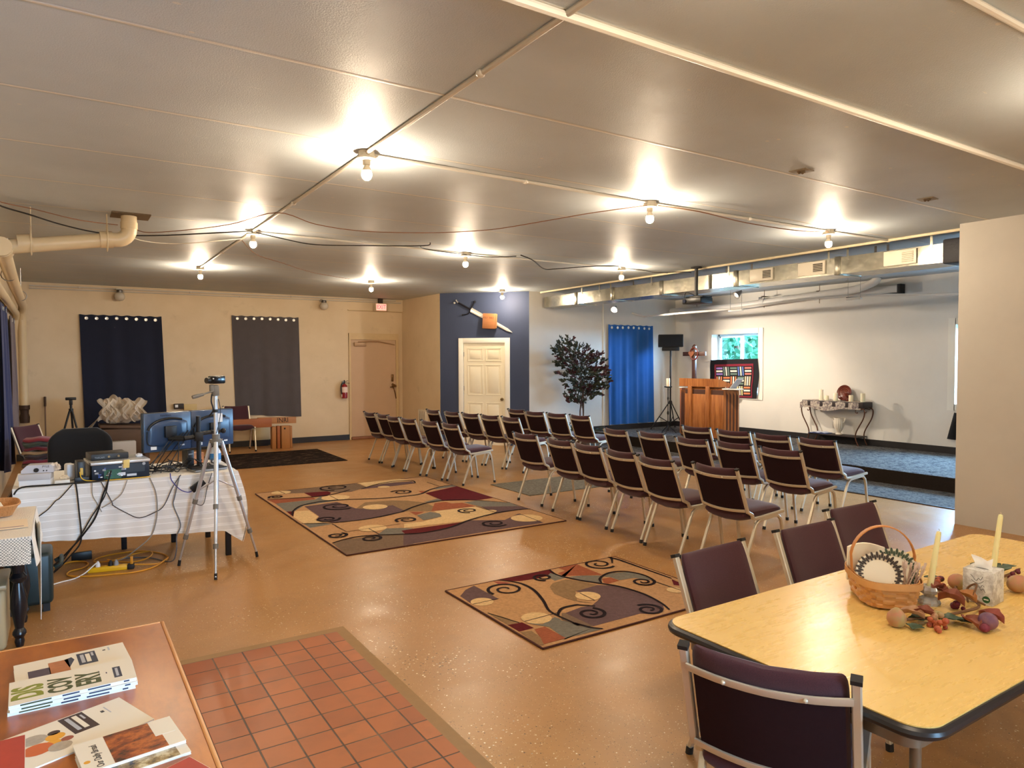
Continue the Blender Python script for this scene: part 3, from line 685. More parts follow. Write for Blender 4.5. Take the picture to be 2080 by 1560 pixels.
# ================================================================ CHAIRS
def fabric(name, rgb):
    g = NT(name, 0.9, 0.15); g.b.inputs['Sheen Weight'].default_value = 0.25
    n = g.noise(420, 2); c = g.mix(g.step(n, 0.3, 0.7), tuple(v*0.75 for v in lin(rgb)), tuple(v*1.25 for v in lin(rgb)))
    g.bump(n, 0.2, 0.002); return g.color(c)
MAROON = fabric('maroon_fabric', (68, 38, 44))
BPANEL = mat('dark_back_cloth', (40, 24, 27), 0.95, var=0.15, vscale=60, spec=0.1)
ALU = mat('champagne_metal', (212, 204, 186), 0.36, 0.55, var=0.06, vscale=9)
BLKP = mat('black_rubber', (26, 25, 26), 0.6)
def superpad(fr, W, T, n=14, k=20, bow=0.0, sag=0.0):
    """upholstered pad: fr(u) gives centre, up and side vectors along its length"""
    m = MB(); b = bmesh.new(); rings = []
    for i in range(n+1):
        u = 0.5-0.5*math.cos(PI*i/n); s = max(0.02, 1-abs(2*u-1)**7)**0.30
        c, upv, sd = fr(u); ring = []
        for q in range(k):
            a = 2*PI*q/k; ca, sa = math.cos(a), math.sin(a)
            y = math.copysign(abs(ca)**0.42, ca); zz = math.copysign(abs(sa)**0.75, sa)
            off = -bow*(1-y*y) - (sag*(1-y*y) if zz < 0 else 0)
            ring.append(b.verts.new(c + sd*(W/2*y*(0.9+0.1*s)) + upv*(T/2*zz*s+off)))
        rings.append(ring)
    for i in range(n):
        for q in range(k):
            f = b.faces.new((rings[i][q], rings[i][(q+1) % k], rings[i+1][(q+1) % k], rings[i+1][q])); f.smooth = True
    b.faces.new(rings[0][::-1]); b.faces.new(rings[-1])
    return m._take(b)
BK0, BK1 = Vector((-0.12, 0, 0.42)), Vector((-0.27, 0, 0.83)); BD = (BK1-BK0).normalized(); BN = Vector((BD.z, 0, -BD.x))
YV = Vector((0, 1, 0))
def make_chair():
    t = thing('stacking_chair', 'x', 'chair', group='maroon stacking chairs')
    def back(u): return BK0 + (BK1-BK0)*(0.14+u*0.87) + BN*0.012, BN, YV
    superpad(back, 0.428, 0.05, bow=0.035).obj('backrest', t, MAROON)
    def seat(u): return Vector((-0.16+0.45*u, 0, 0.450+0.012*u)), Vector((0, 0, 1)), -YV
    superpad(seat, 0.425, 0.092, sag=0.022).obj('seat', t, MAROON)
    def bpan(u, v):
        y = -0.205+0.41*u; c_ = BK0+(BK1-BK0)*(0.22+0.63*v)
        return c_+YV*y-BN*(0.0155+0.035*(1-(y/0.214)**2))
    MB().sheet(bpan, 12, 6, 0.003).obj('back_panel', t, BPANEL)
    for s in (-1, 1):
        y = s*0.232
        pts = [BK1+YV*y, BK0+BD*0.07+YV*y] + [Vector((-0.094+0.05*a, y, 0.42+0.07*b_)) for a, b_ in ((0.02, 0.55), (0.22, 0.2), (0.62, 0.05))] + [Vector((0.02, y, 0.428)), Vector((0.28, y, 0.452))]
        f = MB().sqtube(pts, 0.026, 0.024, (0, 1, 0)).obj('side_frame', t, ALU)
        MB().box(BK1+YV*y+BD*0.004, (0.028, 0.03, 0.014), (0, math.atan2(BD.x, BD.z), 0)).obj('end_cap', f, BLKP)
        rear = [(-0.19, y, 0.02), (-0.065, y, 0.33), (-0.045, y, 0.375), (-0.01, y, 0.402), (0.03, y, 0.41), (0.10, y, 0.416)]
        front = [(0.31, y, 0.02), (0.262, y, 0.34), (0.248, y, 0.39), (0.215, y, 0.422), (0.17, y, 0.424), (0.10, y, 0.416)]
        for p in (rear, front):
            l = MB().sqtube(p, 0.024, 0.022, (0, 1, 0)).obj('leg', t, ALU)
            d = (Vector(p[1])-Vector(p[0])).normalized()
            MB().cyl(Vector((p[0][0], y, 0.0))-d*0.0, Vector(p[0])+d*0.012, 0.0165, n=10).obj('foot_cap', l, BLKP)
    for tt in (0.20, 0.87):
        c = BK0+(BK1-BK0)*tt
        pts = []
        for k in range(11):
            yy = -0.225+0.45*k/10; bow = 0.035*(1-(yy/0.225)**2)
            pts.append(c+YV*yy-BN*(0.018+bow))
        m = MB().sqtube(pts, 0.024, 0.009, BD)
        if tt > 0.5:
            for yy in (-0.11, 0.11): m.sphere(c+YV*yy-BN*(0.024+0.035*(1-(yy/.225)**2)), 0.007, n=8)
        m.obj('back_bar', t, ALU)
    MB().b2((-0.02, -0.225, 0.405), (0.0, 0.225, 0.42)).b2((0.2, -0.225, 0.41), (0.22, 0.225, 0.424)).obj('cross_rail', t, ALU)
    return t
chair = make_chair()
for o in list(bpy.data.objects):
    if o.parent: CH.setdefault(o.parent.name, []).append(o)
used = []
def place_chair(cx, cy, ang, label, group):
    """cx, cy: middle of the top edge of the back"""
    a = R(ang); d = Vector((math.cos(a), math.sin(a)))
    loc = (cx+d.x*0.27, cy+d.y*0.27, 0)
    if not used: o = chair; o.location = loc; o.rotation_euler = (0, 0, a); o['label'] = label; o['group'] = group
    else: o = dup(chair, loc, a, label, group)
    used.append(o); return o
ORD = ('first', 'second', 'third', 'fourth', 'fifth', 'sixth')
ROWS = (
 ('rear row of the far block, the row farthest from the stage', 'exit door end', [(4.33, 11.125, 0), (4.36, 10.615, 1), (4.31, 10.10, -1), (4.33, 9.575, 2), (4.41, 9.03, 2), (4.46, 8.49, 0)], 'chairs of the far block'),
 ('middle row of the far block', 'exit door end', [(5.47, 11.05, 0), (5.54, 10.48, 3), (5.60, 9.95, 4), (5.66, 9.43, 4), (5.72, 8.92, 1)], 'chairs of the far block'),
 ('front row of the far block, the row nearest the stage', 'navy wall end', [(6.73, 10.30, 4), (6.69, 9.68, 6), (6.755, 9.15, 4), (6.81, 8.61, 2)], 'chairs of the far block'),
 ('rear row of the near block, the row nearest the rugs', 'far end', [(4.56, 6.80, 2), (4.51, 6.06, -2), (4.48, 5.55, -4), (4.42, 4.98, -6), (4.34, 4.43, -5), (4.41, 3.83, -2)], 'chairs of the near block'),
 ('middle row of the near block', 'far end', [(5.78, 6.60, -5), (5.86, 6.05, -4), (5.78, 5.35, -2), (5.83, 4.82, -1), (5.775, 4.22, -1)], 'chairs of the near block'),
 ('front row of the near block, the row nearest the stage', 'far end', [(6.853, 6.26, 0), (6.84, 5.66, 4), (6.83, 5.11, 2), (6.83, 4.54, -3)], 'chairs of the near block'))
for rown, end, cs, grp in ROWS:
    for i, (x, y, a) in enumerate(cs):
        place_chair(x, y, a, 'maroon chair, %s from the %s in the %s' % (ORD[i], end, rown.split(',')[0]), grp)
TG = 'chairs around the yellow table'
place_chair(2.46, 2.157, -87, 'maroon chair on the far side of the yellow table, nearest its left corner', TG)
place_chair(3.20, 2.185, -90, 'middle maroon chair on the far side of the yellow table, behind the basket', TG)
place_chair(3.85, 2.333, -91, 'maroon chair on the far side of the yellow table, nearest the partition', TG)
place_chair(1.65, 1.246, 27, 'maroon chair in the foreground with its back to us at the table end', TG)
place_chair(2.83, 14.22, -90, 'maroon chair by the back wall under the grey curtain, behind the wooden plank', 'chairs at the back wall')
o = place_chair(-0.42, 11.42, -38, 'maroon chair at the left wall behind the desk, under the navy curtain', 'chairs at the back wall')

# ================================================================ RUGS
def pile(name, rgb, var=0.22):
    g = NT(name, 0.95, 0.08)
    n = g.noise(38, 6, None, 0.75); n2 = g.noise(5, 4)
    c = g.mix(g.step(n, 0.3, 0.72), tuple(v*(1-var) for v in lin(rgb)), tuple(v*(1+var) for v in lin(rgb)))
    g.bump(g.noise(500, 2), 0.4, 0.004); return g.color(c)
PILE = {k: pile('pile_'+k, v) for k, v in dict(tan=(180, 138, 98), taupe=(118, 96, 78), maroon=(88, 26, 30), rust=(148, 84, 58), slate=(116, 110, 100), cream=(212, 178, 130), purple=(98, 76, 76), brown=(136, 108, 78), rose=(148, 82, 66), black=(34, 24, 26)).items()}
BIG_P = [('taupe',[(0.29,3.38),(1.34,3.38),(1.35,3.03),(1.05,2.81),(0.53,3.08),(0.3,3.17)]),('maroon',[(0.53,3.08),(0.82,3.03),(0.82,2.88),(0.71,2.71),(0.54,2.75)]),('rust',[(0.03,2.89),(0.54,2.73),(0.53,2.59),(0.05,2.59)]),('slate',[(0.05,2.59),(0.52,2.57),(0.65,2.76),(0.59,2.49),(0.74,2.36),(0.3,2.29),(0.12,2.04),(0.04,2.07)]),('maroon',[(0.04,2.07),(0.12,2.04),(0.05,1.8),(0.03,1.76)]),('cream',[(0.12,2.04),(0.27,1.99),(0.26,1.63),(0.18,1.48),(0.21,1.29),(0.03,1.38),(0.03,1.76)]),('purple',[(0.29,2.24),(0.69,2.28),(0.75,1.8),(1.09,1.84),(1.17,1.74),(1.16,1.35),(0.84,1.23),(0.31,1.24),(0.19,1.47),(0.27,1.63)]),('brown',[(0.75,1.8),(0.96,2.07),(1.27,2.01),(1.42,1.89),(1.54,1.68),(1.54,1.41),(1.4,1.19),(1.14,1.36),(1.16,1.35),(1.17,1.74),(1.08,1.72),(0.85,1.71)]),('slate',[(0.03,1.36),(0.22,1.28),(0.27,1.2),(0.03,1.16)]),('slate',[(0.5,0.53),(0.66,0.71),(0.78,0.66),(0.89,0.56),(0.86,0.54),(0.77,0.54),(0.72,0.41)]),('maroon',[(0.75,0.54),(0.88,0.55),(1.48,0.53),(1.24,0.4),(0.98,0.33),(0.74,0.39),(0.73,0.42)]),('taupe',[(0.02,0.42),(0.18,0.52),(0.53,0.47),(0.79,0.34),(0.63,0.0),(0.0,0.0)]),('purple',[(0.7,0.38),(0.98,0.33),(1.19,0.38),(1.54,0.56),(1.85,0.37),(2.14,0.55),(2.12,0.04),(1.69,0.05),(0.54,0.02)]),('maroon',[(1.81,2.2),(2.37,2.41),(2.38,2.36),(2.38,1.46),(2.17,1.44),(1.78,1.64)]),('slate',[(2.14,2.49),(2.38,2.53),(2.38,2.41),(2.02,2.36)]),('rust',[(1.8,2.38),(1.93,2.32),(1.77,2.2)]),('rust',[(1.63,1.57),(1.77,1.56),(1.79,1.44),(1.91,1.41),(1.94,1.15),(1.4,1.19)]),('slate',[(1.54,1.69),(1.78,1.79),(1.78,1.64),(1.6,1.62)]),('slate',[(1.94,1.42),(2.11,1.42),(2.38,1.09),(2.36,0.87),(1.98,1.09)]),('purple',[(1.98,1.09),(2.36,0.87),(2.38,0.69),(2.24,0.71),(1.97,0.69),(1.95,0.78)]),('cream',[(1.42,1.16),(1.94,1.13),(1.98,0.76),(1.75,0.62),(1.51,0.55),(0.82,0.63),(0.89,0.79),(1.11,0.78),(1.36,0.88),(1.4,0.95)]),('slate',[(1.17,1.08),(1.37,1.16),(1.42,1.03),(1.37,0.88),(1.13,0.83)]),('rust',[(1.18,1.29),(1.32,1.2),(1.17,1.1)]),('purple',[(1.35,3.02),(1.7,3.15),(2.03,3.09),(2.02,2.94),(1.63,2.9),(1.24,2.92)]),('cream',[(1.36,3.38),(1.98,3.38),(2.08,3.18),(1.51,3.13),(1.35,3.03)])]
BIG_C = [(0.29,3.26,0.12),(0.76,2.54,0.17),(0.96,1.75,0.14),(1.54,2.9,0.08),(0.55,0.79,0.14),(1.96,0.82,0.06),(2.09,0.31,0.17)]
BIG_S = [(0.16,2.99,0.09),(0.98,3.21,0.21),(0.61,2.01,0.19),(0.3,1.44,0.13),(0.15,0.7,0.1),(0.38,0.41,0.11),(1.59,2.42,0.14),(0.99,0.94,0.12),(1.75,0.98,0.12),(1.67,0.29,0.14)]
BIG_K = [[(0.03,2.89),(0.53,2.74),(0.83,2.79),(1.09,2.95)],[(0.04,1.83),(0.11,2.05),(0.28,2.3),(0.55,2.4),(0.79,2.36),(1.23,2.18),(1.6,2.15),(1.77,2.2),(1.96,2.37),(2.22,2.51),(2.38,2.53)],[(0.01,1.38),(0.28,1.25),(0.65,1.21),(1.07,1.32),(1.14,1.36),(1.37,1.53),(1.68,1.65),(2.01,1.54),(2.38,1.09)],[(0.02,0.44),(0.18,0.52),(0.39,0.53),(0.78,0.36),(0.99,0.34),(1.24,0.4),(1.55,0.57),(1.95,0.7),(2.24,0.71),(2.38,0.67)],[(1.23,2.92),(1.58,3.16),(1.9,3.22),(2.06,3.13),(2.02,2.94)]]
BIG_N = [[(0.27,1.2),(0.28,0.79),(0.86,0.81)],[(0.51,0.79),(0.51,0.53)],[(0.74,2.69),(0.74,2.36)],[(0.29,3.38),(0.31,3.14)],[(2.18,2.91),(2.18,2.54)],[(1.94,1.13),(1.96,0.72)],[(2.14,0.53),(2.11,0.07)]]
SML_P = [('purple',[(0.03,1.06),(0.13,1.16),(0.23,1.21),(0.23,1.04),(0.23,0.86),(0.14,0.86),(0.02,0.88)]),('rose',[(0.4,1.22),(0.45,1.18),(0.5,1.11),(0.4,1.11)]),('maroon',[(0.43,1.22),(0.93,1.22),(0.9,1.11),(0.71,1.09),(0.57,1.11)]),('slate',[(0.89,1.15),(0.9,1.07),(0.91,0.98),(0.8,0.97),(0.81,1.09)]),('rust',[(0.93,1.11),(1.02,1.13),(1.02,1.22),(1.21,1.22),(1.2,0.88),(1.05,0.96),(0.91,1.04),(0.93,1.01)]),('slate',[(0.95,0.99),(1.05,0.96),(1.19,0.87),(1.06,0.73),(0.97,0.86)]),('brown',[(0.68,0.87),(0.75,0.93),(0.89,0.95),(0.96,0.85),(1.01,0.71),(0.78,0.69),(0.67,0.53),(0.73,0.43),(0.67,0.48),(0.61,0.64),(0.67,0.49),(0.63,0.61),(0.62,0.73)]),('purple',[(0.78,0.69),(1.01,0.71),(1.1,0.63),(1.15,0.47),(1.16,0.31),(1.1,0.13),(1.05,0.07),(0.93,0.04),(0.86,0.1),(0.46,0.1),(0.45,0.38),(0.61,0.41),(0.7,0.4),(0.79,0.45),(0.86,0.5)]),('slate',[(1.17,0.85),(1.29,0.88),(1.41,0.83),(1.47,0.71),(1.43,0.56),(1.35,0.69),(1.22,0.71),(1.21,0.8)]),('rust',[(1.13,0.81),(1.21,0.8),(1.21,0.7),(1.09,0.69),(1.08,0.73)]),('maroon',[(1.57,0.51),(1.56,0.42),(1.51,0.36),(1.48,0.4)]),('slate',[(0.35,0.36),(0.36,0.32),(0.35,0.29),(0.45,0.08),(0.49,0.03),(0.18,0.04),(0.19,0.03),(0.22,0.24),(0.13,0.38),(0.21,0.3)]),('maroon',[(0.02,0.41),(0.12,0.4),(0.13,0.28),(0.02,0.28)]),('rust',[(0.12,0.26),(0.2,0.26),(0.2,0.04),(0.03,0.04),(0.07,0.12)]),('brown',[(0.02,0.65),(0.07,0.55),(0.1,0.4),(0.02,0.41)]),('brown',[(0.02,0.27),(0.09,0.25),(0.08,0.14),(0.03,0.03),(0.0,0.04)]),('taupe',[(0.43,0.39),(0.45,0.38),(0.46,0.1),(0.39,0.13),(0.36,0.3)])]
SML_C = [(0.1,0.87,0.08),(0.24,0.41,0.1),(0.79,0.56,0.09),(1.4,0.31,0.06)]
SML_S = [(0.38,1.0,0.14),(0.77,1.08,0.08),(1.36,1.12,0.13),(1.34,0.58,0.09),(0.59,0.28,0.1),(0.96,0.12,0.1)]
SML_K = [[(0.46,1.21),(0.52,1.12),(0.55,1.03),(0.54,0.87),(0.47,0.66),(0.39,0.48),(0.38,0.36)],[(0.93,1.22),(0.9,1.09),(0.92,0.99),(0.97,0.86),(1.05,0.72),(1.12,0.58),(1.15,0.37),(1.12,0.17),(1.07,0.04)],[(0.39,0.37),(0.41,0.4),(0.49,0.46),(0.6,0.46),(0.63,0.44),(0.7,0.37)],[(0.38,0.36),(0.39,0.16),(0.39,0.2),(0.43,0.09),(0.48,0.03)],[(1.06,0.73),(1.12,0.82),(1.27,0.89),(1.4,0.85),(1.46,0.7),(1.43,0.54)],[(1.47,1.08),(1.55,1.18),(1.56,1.22),(1.58,1.14),(1.58,1.02),(1.58,0.52)]]
SML_N = [[(0.02,0.86),(0.23,0.86)],[(0.14,0.4),(0.41,0.41)],[(0.78,0.64),(0.77,0.46)],[(1.42,0.53),(1.43,0.27)],[(0.02,0.66),(0.1,0.4)]]
def rug(name, label, x0, y0, x1, y1, data, lw):
    P, C, S, K, N = data; th = 0.009
    t = MB().m(PILE['tan']).b2((x0, y0, 0.0), (x1, y1, th)); zz = [th]
    t.m(PILE['black'])
    def nx(): zz[0] += 0.00013; return zz[0]
    for col, pts in P: t.m(PILE[col]).prism([(x0+a, y0+b) for a, b in pts], 0, (0, 0, nx()))
    for cx, cy, r in C: t.m(PILE['cream']).prism([(x0+cx+r*math.cos(2*PI*k/28), y0+cy+r*math.sin(2*PI*k/28)) for k in range(28)], 0, (0, 0, nx()))
    t.m(PILE['black'])
    for pts in N: t.ribbon([(x0+a, y0+b, nx() if i == 0 else zz[0]) for i, (a, b) in enumerate(pts)], lw*0.4, d=0)
    for pts in K: t.ribbon(smooth([(x0+a, y0+b, nx() if i == 0 else zz[0]) for i, (a, b) in enumerate(pts)], 8), lambda u: lw*(0.65+0.5*math.sin(PI*u)), d=0)
    for i, (cx, cy, r) in enumerate(S):
        sp = []; nn = 44; zc2 = nx(); ph = i*0.9
        for k in range(nn+1):
            u = k/nn; a = ph+u*1.55*2*PI; q = r*(0.14+0.86*u**0.8)
            sp.append((min(max(x0+cx+q*math.cos(a), x0+.01), x1-.01), min(max(y0+cy+q*math.sin(a), y0+.01), y1-.01), zc2))
        t.ribbon(sp, lambda u: lw*(0.75+0.45*u), d=0)
    o = t.obj(name, None, None, fix=False); tag(o, label, 'rug')
    b = MB()
    for p, q in (((x0, y0), (x1, y0)), ((x1, y0), (x1, y1)), ((x1, y1), (x0, y1)), ((x0, y1), (x0, y0))): b.cyl((*p, 0.006), (*q, 0.006), 0.0065, n=8)
    b.obj('binding', o, mat('rug_binding', (70, 34, 28), 0.9))
    return o
rug('area_rug', 'large swirl-patterned area rug in tan, maroon and slate near the desk', 2.05, 5.82, 4.43, 9.2, (BIG_P, BIG_C, BIG_S, BIG_K, BIG_N), 0.026)
rug('area_rug', 'smaller swirl-patterned area rug left of the yellow table', 2.33, 3.285, 3.95, 4.51, (SML_P, SML_C, SML_S, SML_K, SML_N), 0.021)
g = NT('dark_rug', 0.95, 0.05)
c = g.ramp(g.noise(5.5, 8, g.scale((1, 1.8, 1)), 0.75), [(0.46, lin((34, 27, 26))), (0.55, lin((42, 34, 32))), (0.60, lin((96, 78, 60))), (0.66, lin((48, 40, 40)))]); DARKRUG = g.color(c)
m = MB(); m.xf = Matrix.Translation((3.05, 12.42, 0)) @ Euler((0, 0, R(-1.5))).to_matrix().to_4x4(); m.b2((-1.05, -0.92, 0), (1.05, 0.92, 0.008)); tag(m.obj('area_rug', None, DARKRUG), 'black rug with faint tan scrollwork near the back wall', 'rug')
g = NT('grey_mat', 0.95, 0.05); c = g.ramp(g.noise(26, 5, None, 0.7), [(0.4, lin((92, 84, 72))), (0.62, lin((126, 116, 98)))]); MATG = g.color(c)
tag(MB().b2((4.89, 7.17, 0), (6.35, 8.12, 0.007)).obj('floor_mat', None, MATG), 'small plain grey floor mat under the chairs, beside the large swirl rug', 'mat')
# ================================================================ WALL HANGINGS, STAGE FURNITURE
GROM = mat('grommet', (226, 222, 210), 0.3, 0.6)
def curtain(name, label, o, ax, nrm, w0, h, m, folds, dz_top=0.015, shift=0.0, flare=0.0, seed=1, ng=8, amp=0.02, cut=0.0, group=None):
    """cloth hung by grommets: o = top left corner on the wall, ax along the wall, nrm out of the wall"""
    ax = Vector(ax); nrm = Vector(nrm); o = Vector(o); rg = random.Random(seed); ph = [rg.uniform(0, 6) for _ in range(4)]
    t = thing(name, label, 'curtain', o, 0, group)
    def P(u, v):
        d = amp*(0.35+0.9*v)*(math.sin(folds*2*PI*u+ph[0]+0.6*math.sin(3*v+ph[1]))+0.5*math.sin(folds*3.3*PI*u+ph[2]))+amp*1.2
        sag = dz_top*(0.5-0.5*math.cos(2*PI*(ng-1)*u))
        return ax*(u*w0+shift*v+flare*v*(u-0.5)) + nrm*(0.012+d*0.8) + Vector((0, 0, -h*v+cut*u*v-sag*(1-v)**6))
    b = MB().sheet(P, 80, 36, 0.004)
    b.obj('cloth_panel', t, m)
    for k in range(ng):
        u = (k+0.5)/ng*0.96+0.02; p = P(u, 0.026)
        g_ = MB(); mx = frame(p+nrm*0.004, ax, Vector((0, 0, 1)))
        g_.xf = mx; g_.lathe([(0.014, 0.0), (0.027, 0.0), (0.029, 0.003), (0.024, 0.006), (0.014, 0.005), (0.0, 0.002)], n=14)
        g_.obj('grommet', t, GROM)
    return t
def cloth_mat(name, rgb, weave=600, rough=0.85, tl=0.0):
    g = NT(name, rough, 0.2); g.b.inputs['Sheen Weight'].default_value = 0.2
    c = g.mix(g.noise(6, 5), tuple(v*0.88 for v in lin(rgb)), tuple(v*1.12 for v in lin(rgb)))
    g.bump(g.noise(weave, 2), 0.15, 0.002); return g.color(c)
NAVYC = cloth_mat('navy_cloth', (28, 32, 48)); GREYC = cloth_mat('grey_cloth', (82, 76, 76)); BLUEC = cloth_mat('blue_cloth', (40, 96, 166)); 
NAVYL = cloth_mat('left_navy_cloth', (38, 44, 76)); TAUPEC = cloth_mat('taupe_cloth', (110, 98, 98))
curtain('curtain', 'near black navy curtain on the back wall, left of the grey one', (0.297, YB, 2.535), (1, 0, 0), (0, -1, 0), 1.303, 2.25, NAVYC, 3, 0.012, 0.06, 0.02, 3, amp=0.018, group='curtains on the back wall')
curtain('curtain', 'charcoal grey curtain on the back wall, behind the camcorder', (2.839, YB, 2.60), (1, 0, 0), (0, -1, 0), 1.305, 1.95, GREYC, 3, 0.012, 0.045, -0.01, 5, amp=0.018, cut=-0.10, group='curtains on the back wall')
curtain('curtain', 'bright blue curtain lit from below on the stage left wall', (9.77, YW-0.02, 2.46), (1, 0, 0), (0, -1, 0), 1.29, 2.14, BLUEC, 5, 0.012, 0.02, 0.02, 8, amp=0.022)
curtain('curtain', 'navy curtain on the left wall, nearer the desk', (XL, 11.75, 2.43), (0, -1, 0), (1, 0, 0), 1.2, 2.10, NAVYL, 3, 0.03, 0.0, 0.0, 11, amp=0.05, group='curtains on the left wall')
curtain('curtain', 'taupe curtain on the left wall beside the drain pipe', (XL, 13.75, 2.38), (0, -1, 0), (1, 0, 0), 1.2, 1.85, TAUPEC, 3, 0.03, 0.0, 0.0, 12, amp=0.045, group='curtains on the left wall')

# exit sign
t = thing('exit_sign', 'red lit EXIT sign over the beige exit door', 'sign', (5.905, 14.42, 2.87))
MB().b2((-0.135, -0.03, -0.085), (0.135, 0.13, 0.085), bev=0.008).obj('housing', t, mat('sign_housing', (206, 190, 160), 0.4))
MB().b2((-0.045, -0.01, 0.085), (0.045, 0.06, 0.19)).obj('bracket', t, mat('bracket_dark', (48, 34, 26), 0.6))
MB().b2((-0.115, -0.034, -0.07), (0.115, -0.029, 0.07)).obj('lit_panel', t, mat('sign_face', (255, 205, 195), 0.4, emit=(1.0, 0.36, 0.28), estr=0.9))
text('EXIT', 0.125, mat('sign_red', (230, 40, 50), 0.4, emit=(1.0, 0.05, 0.07), estr=1.5), 'lettering', t, frame((0, -0.036, 0.0), (1, 0, 0), (0, 0, 1)), 0.001, sx=0.8)
# fire extinguisher
t = thing('fire_extinguisher', 'red fire extinguisher with a white label hung beside the exit door', 'fire extinguisher', (5.075, 14.44, 0.905))
RED = mat('extinguisher_red', (136, 22, 30), 0.25)
MB().lathe([(0.0, 0.0), (0.05, 0.0), (0.062, 0.01), (0.062, 0.245), (0.054, 0.275), (0.03, 0.298), (0.018, 0.302), (0.018, 0.315), (0, 0.315)], n=24).obj('cylinder', t, RED)
m = MB().lathe([(0.0628, 0.125), (0.0632, 0.13), (0.0632, 0.235), (0.0628, 0.24)], n=24); m.obj('label_band', t, mat('extinguisher_label', (232, 206, 196), 0.5, var=0.1, vscale=40))
m = MB().cyl((0, 0, 0.31), (0, 0, 0.365), 0.017, 0.014).sphere((0, 0, 0.375), 0.014); m.tube([(0.0, 0, 0.345), (0.05, -0.01, 0.365), (0.075, -0.01, 0.378)], 0.006, 6).tube([(0, 0, 0.33), (0.06, -0.01, 0.326), (0.11, -0.01, 0.316)], 0.006, 6)
m.obj('valve_handle', t, BLKP)
MB().tube([(-0.005, 0, 0.325), (-0.05, -0.01, 0.32), (-0.075, -0.01, 0.27), (-0.074, -0.01, 0.18), (-0.064, -0.012, 0.09)], 0.012, 8, 4).obj('hose', t, BLKP)
MB().cyl((-0.064, -0.012, 0.085), (-0.058, -0.012, 0.03), 0.014, 0.01).obj('nozzle', t, mat('nozzle_white', (224, 206, 196), 0.4))
MB().b2((-0.02, 0.06, 0.1), (0.02, 0.11, 0.36)).obj('wall_bracket', t, STEEL)

# white louvred heater on the nook wall
t = thing('wall_heater', 'white slatted wall heater low on the nook wall behind the chairs', 'heater', (6.48, 13.48, 0.12))
MB().b2((-0.05, -0.2, 0), (0.0, 0.2, 0.54), bev=0.006).obj('case', t, mat('heater_white', (216, 206, 186), 0.4))
for k in range(5): MB().b2((-0.062, -0.17+0.075*k, 0.03), (-0.05, -0.13+0.075*k, 0.51), bev=0.003).obj('slat', t, MATS['heater_white'])
m = MB()
for k in range(4): m.b2((-0.053, -0.128+0.075*k, 0.03), (-0.0505, -0.097+0.075*k, 0.51))
m.obj('grille_gap', t, mat('heater_gap', (104, 92, 76), 0.6))

# sword and wooden book on the navy wall
WBIB = mat('bible_wood', (148, 96, 56), 0.45, var=0.15, vscale=6, stretch=(1, 1, 6))
t = thing('wooden_book', 'square wooden HOLY BIBLE plaque over the sword on the navy wall', 'plaque', dg(1.05, 2.48, 0.0), math.atan2(DG.y, DG.x))
MB().box((0, -0.075, 0), (0.27, 0.055, 0.30), (0, 0.05, 0), bev=0.006).obj('cover', t, WBIB)
MB().box((0.018, -0.048, 0.006), (0.26, 0.035, 0.28), (0, 0.05, 0)).obj('page_block', t, mat('page_edge_wood', (176, 130, 84), 0.5))
text('HOLY  BIBLE', 0.048, mat('burnt_letters', (92, 40, 22), 0.6), 'lettering', t, frame((-0.015, -0.104, 0.065), Vector((1, 0, -0.05)), (0, 0, 1)), 0.0008, sx=0.85)
MB().b2((-0.05, -0.05, -0.05), (0.05, -0.004, 0.05)).obj('back_block', t, WBIB)
t = thing('sword', 'long sword with a dark grip hung diagonally on the navy wall', 'sword', dg(0.36, 2.88, 0.025), math.atan2(DG.y, DG.x))
SWD = Vector((1.15, 0, -0.63)).normalized(); SWN = Vector((0.63, 0, 1.15)).normalized()
BLD = mat('sword_steel', (224, 222, 216), 0.3, 0.7); GRIP = mat('sword_grip', (28, 26, 32), 0.35, 0.3)
L = 1.31
m = MB(); b0, b1 = 0.33, L; hw = 0.046
pts = [SWD*b0+SWN*hw, SWD*(b1-0.12)+SWN*0.028, SWD*b1, SWD*(b1-0.12)-SWN*0.028, SWD*b0-SWN*hw]
b = bmesh.new(); f_ = [b.verts.new(p+Vector((0, 0, 0))) for p in pts]; r1 = b.verts.new(SWD*b0+Vector((0, -0.009, 0))); r2_ = b.verts.new(SWD*(b1-0.12)+Vector((0, -0.006, 0)))
b.faces.new((f_[0], f_[1], r2_, r1)); b.faces.new((f_[1], f_[2], r2_)); b.faces.new((f_[2], f_[3], r2_)); b.faces.new((f_[3], f_[4], r1, r2_)); b.faces.new(f_[::-1]); b.faces.new((f_[4], f_[0], r1))
m._take(b); m.obj('blade', t, BLD)
MB().tube([SWD*0.04, SWD*0.15+Vector((0, -0.005, 0)), SWD*0.33], 0.017, 10, 4).obj('grip', t, GRIP)
MB().tube([SWD*0.30-SWN*0.17-SWD*0.06, SWD*0.33-SWN*0.09, SWD*0.33, SWD*0.33+SWN*0.09, SWD*0.30+SWN*0.17+SWD*0.03], 0.011, 8, 4).sphere(SWD*0.33+SWN*0.17, 0.024, n=10).sphere(SWD*0.24-SWN*0.17, 0.02, n=10).obj('cross_guard', t, GRIP)
MB().tube([SWD*0.05, SWD*0.0+SWN*0.01, SWD*-0.03+SWN*0.03], 0.013, 8, 4).sphere(SWD*-0.03-SWN*0.04, 0.022, n=10).obj('pommel', t, BLD)
MB().cyl(SWD*0.2+Vector((0, 0.0, 0)), SWD*0.2+Vector((0, 0.026, 0)), 0.008).cyl(SWD*1.2, SWD*1.2+Vector((0, 0.026, 0)), 0.006).obj('hanger_peg', t, STEEL)

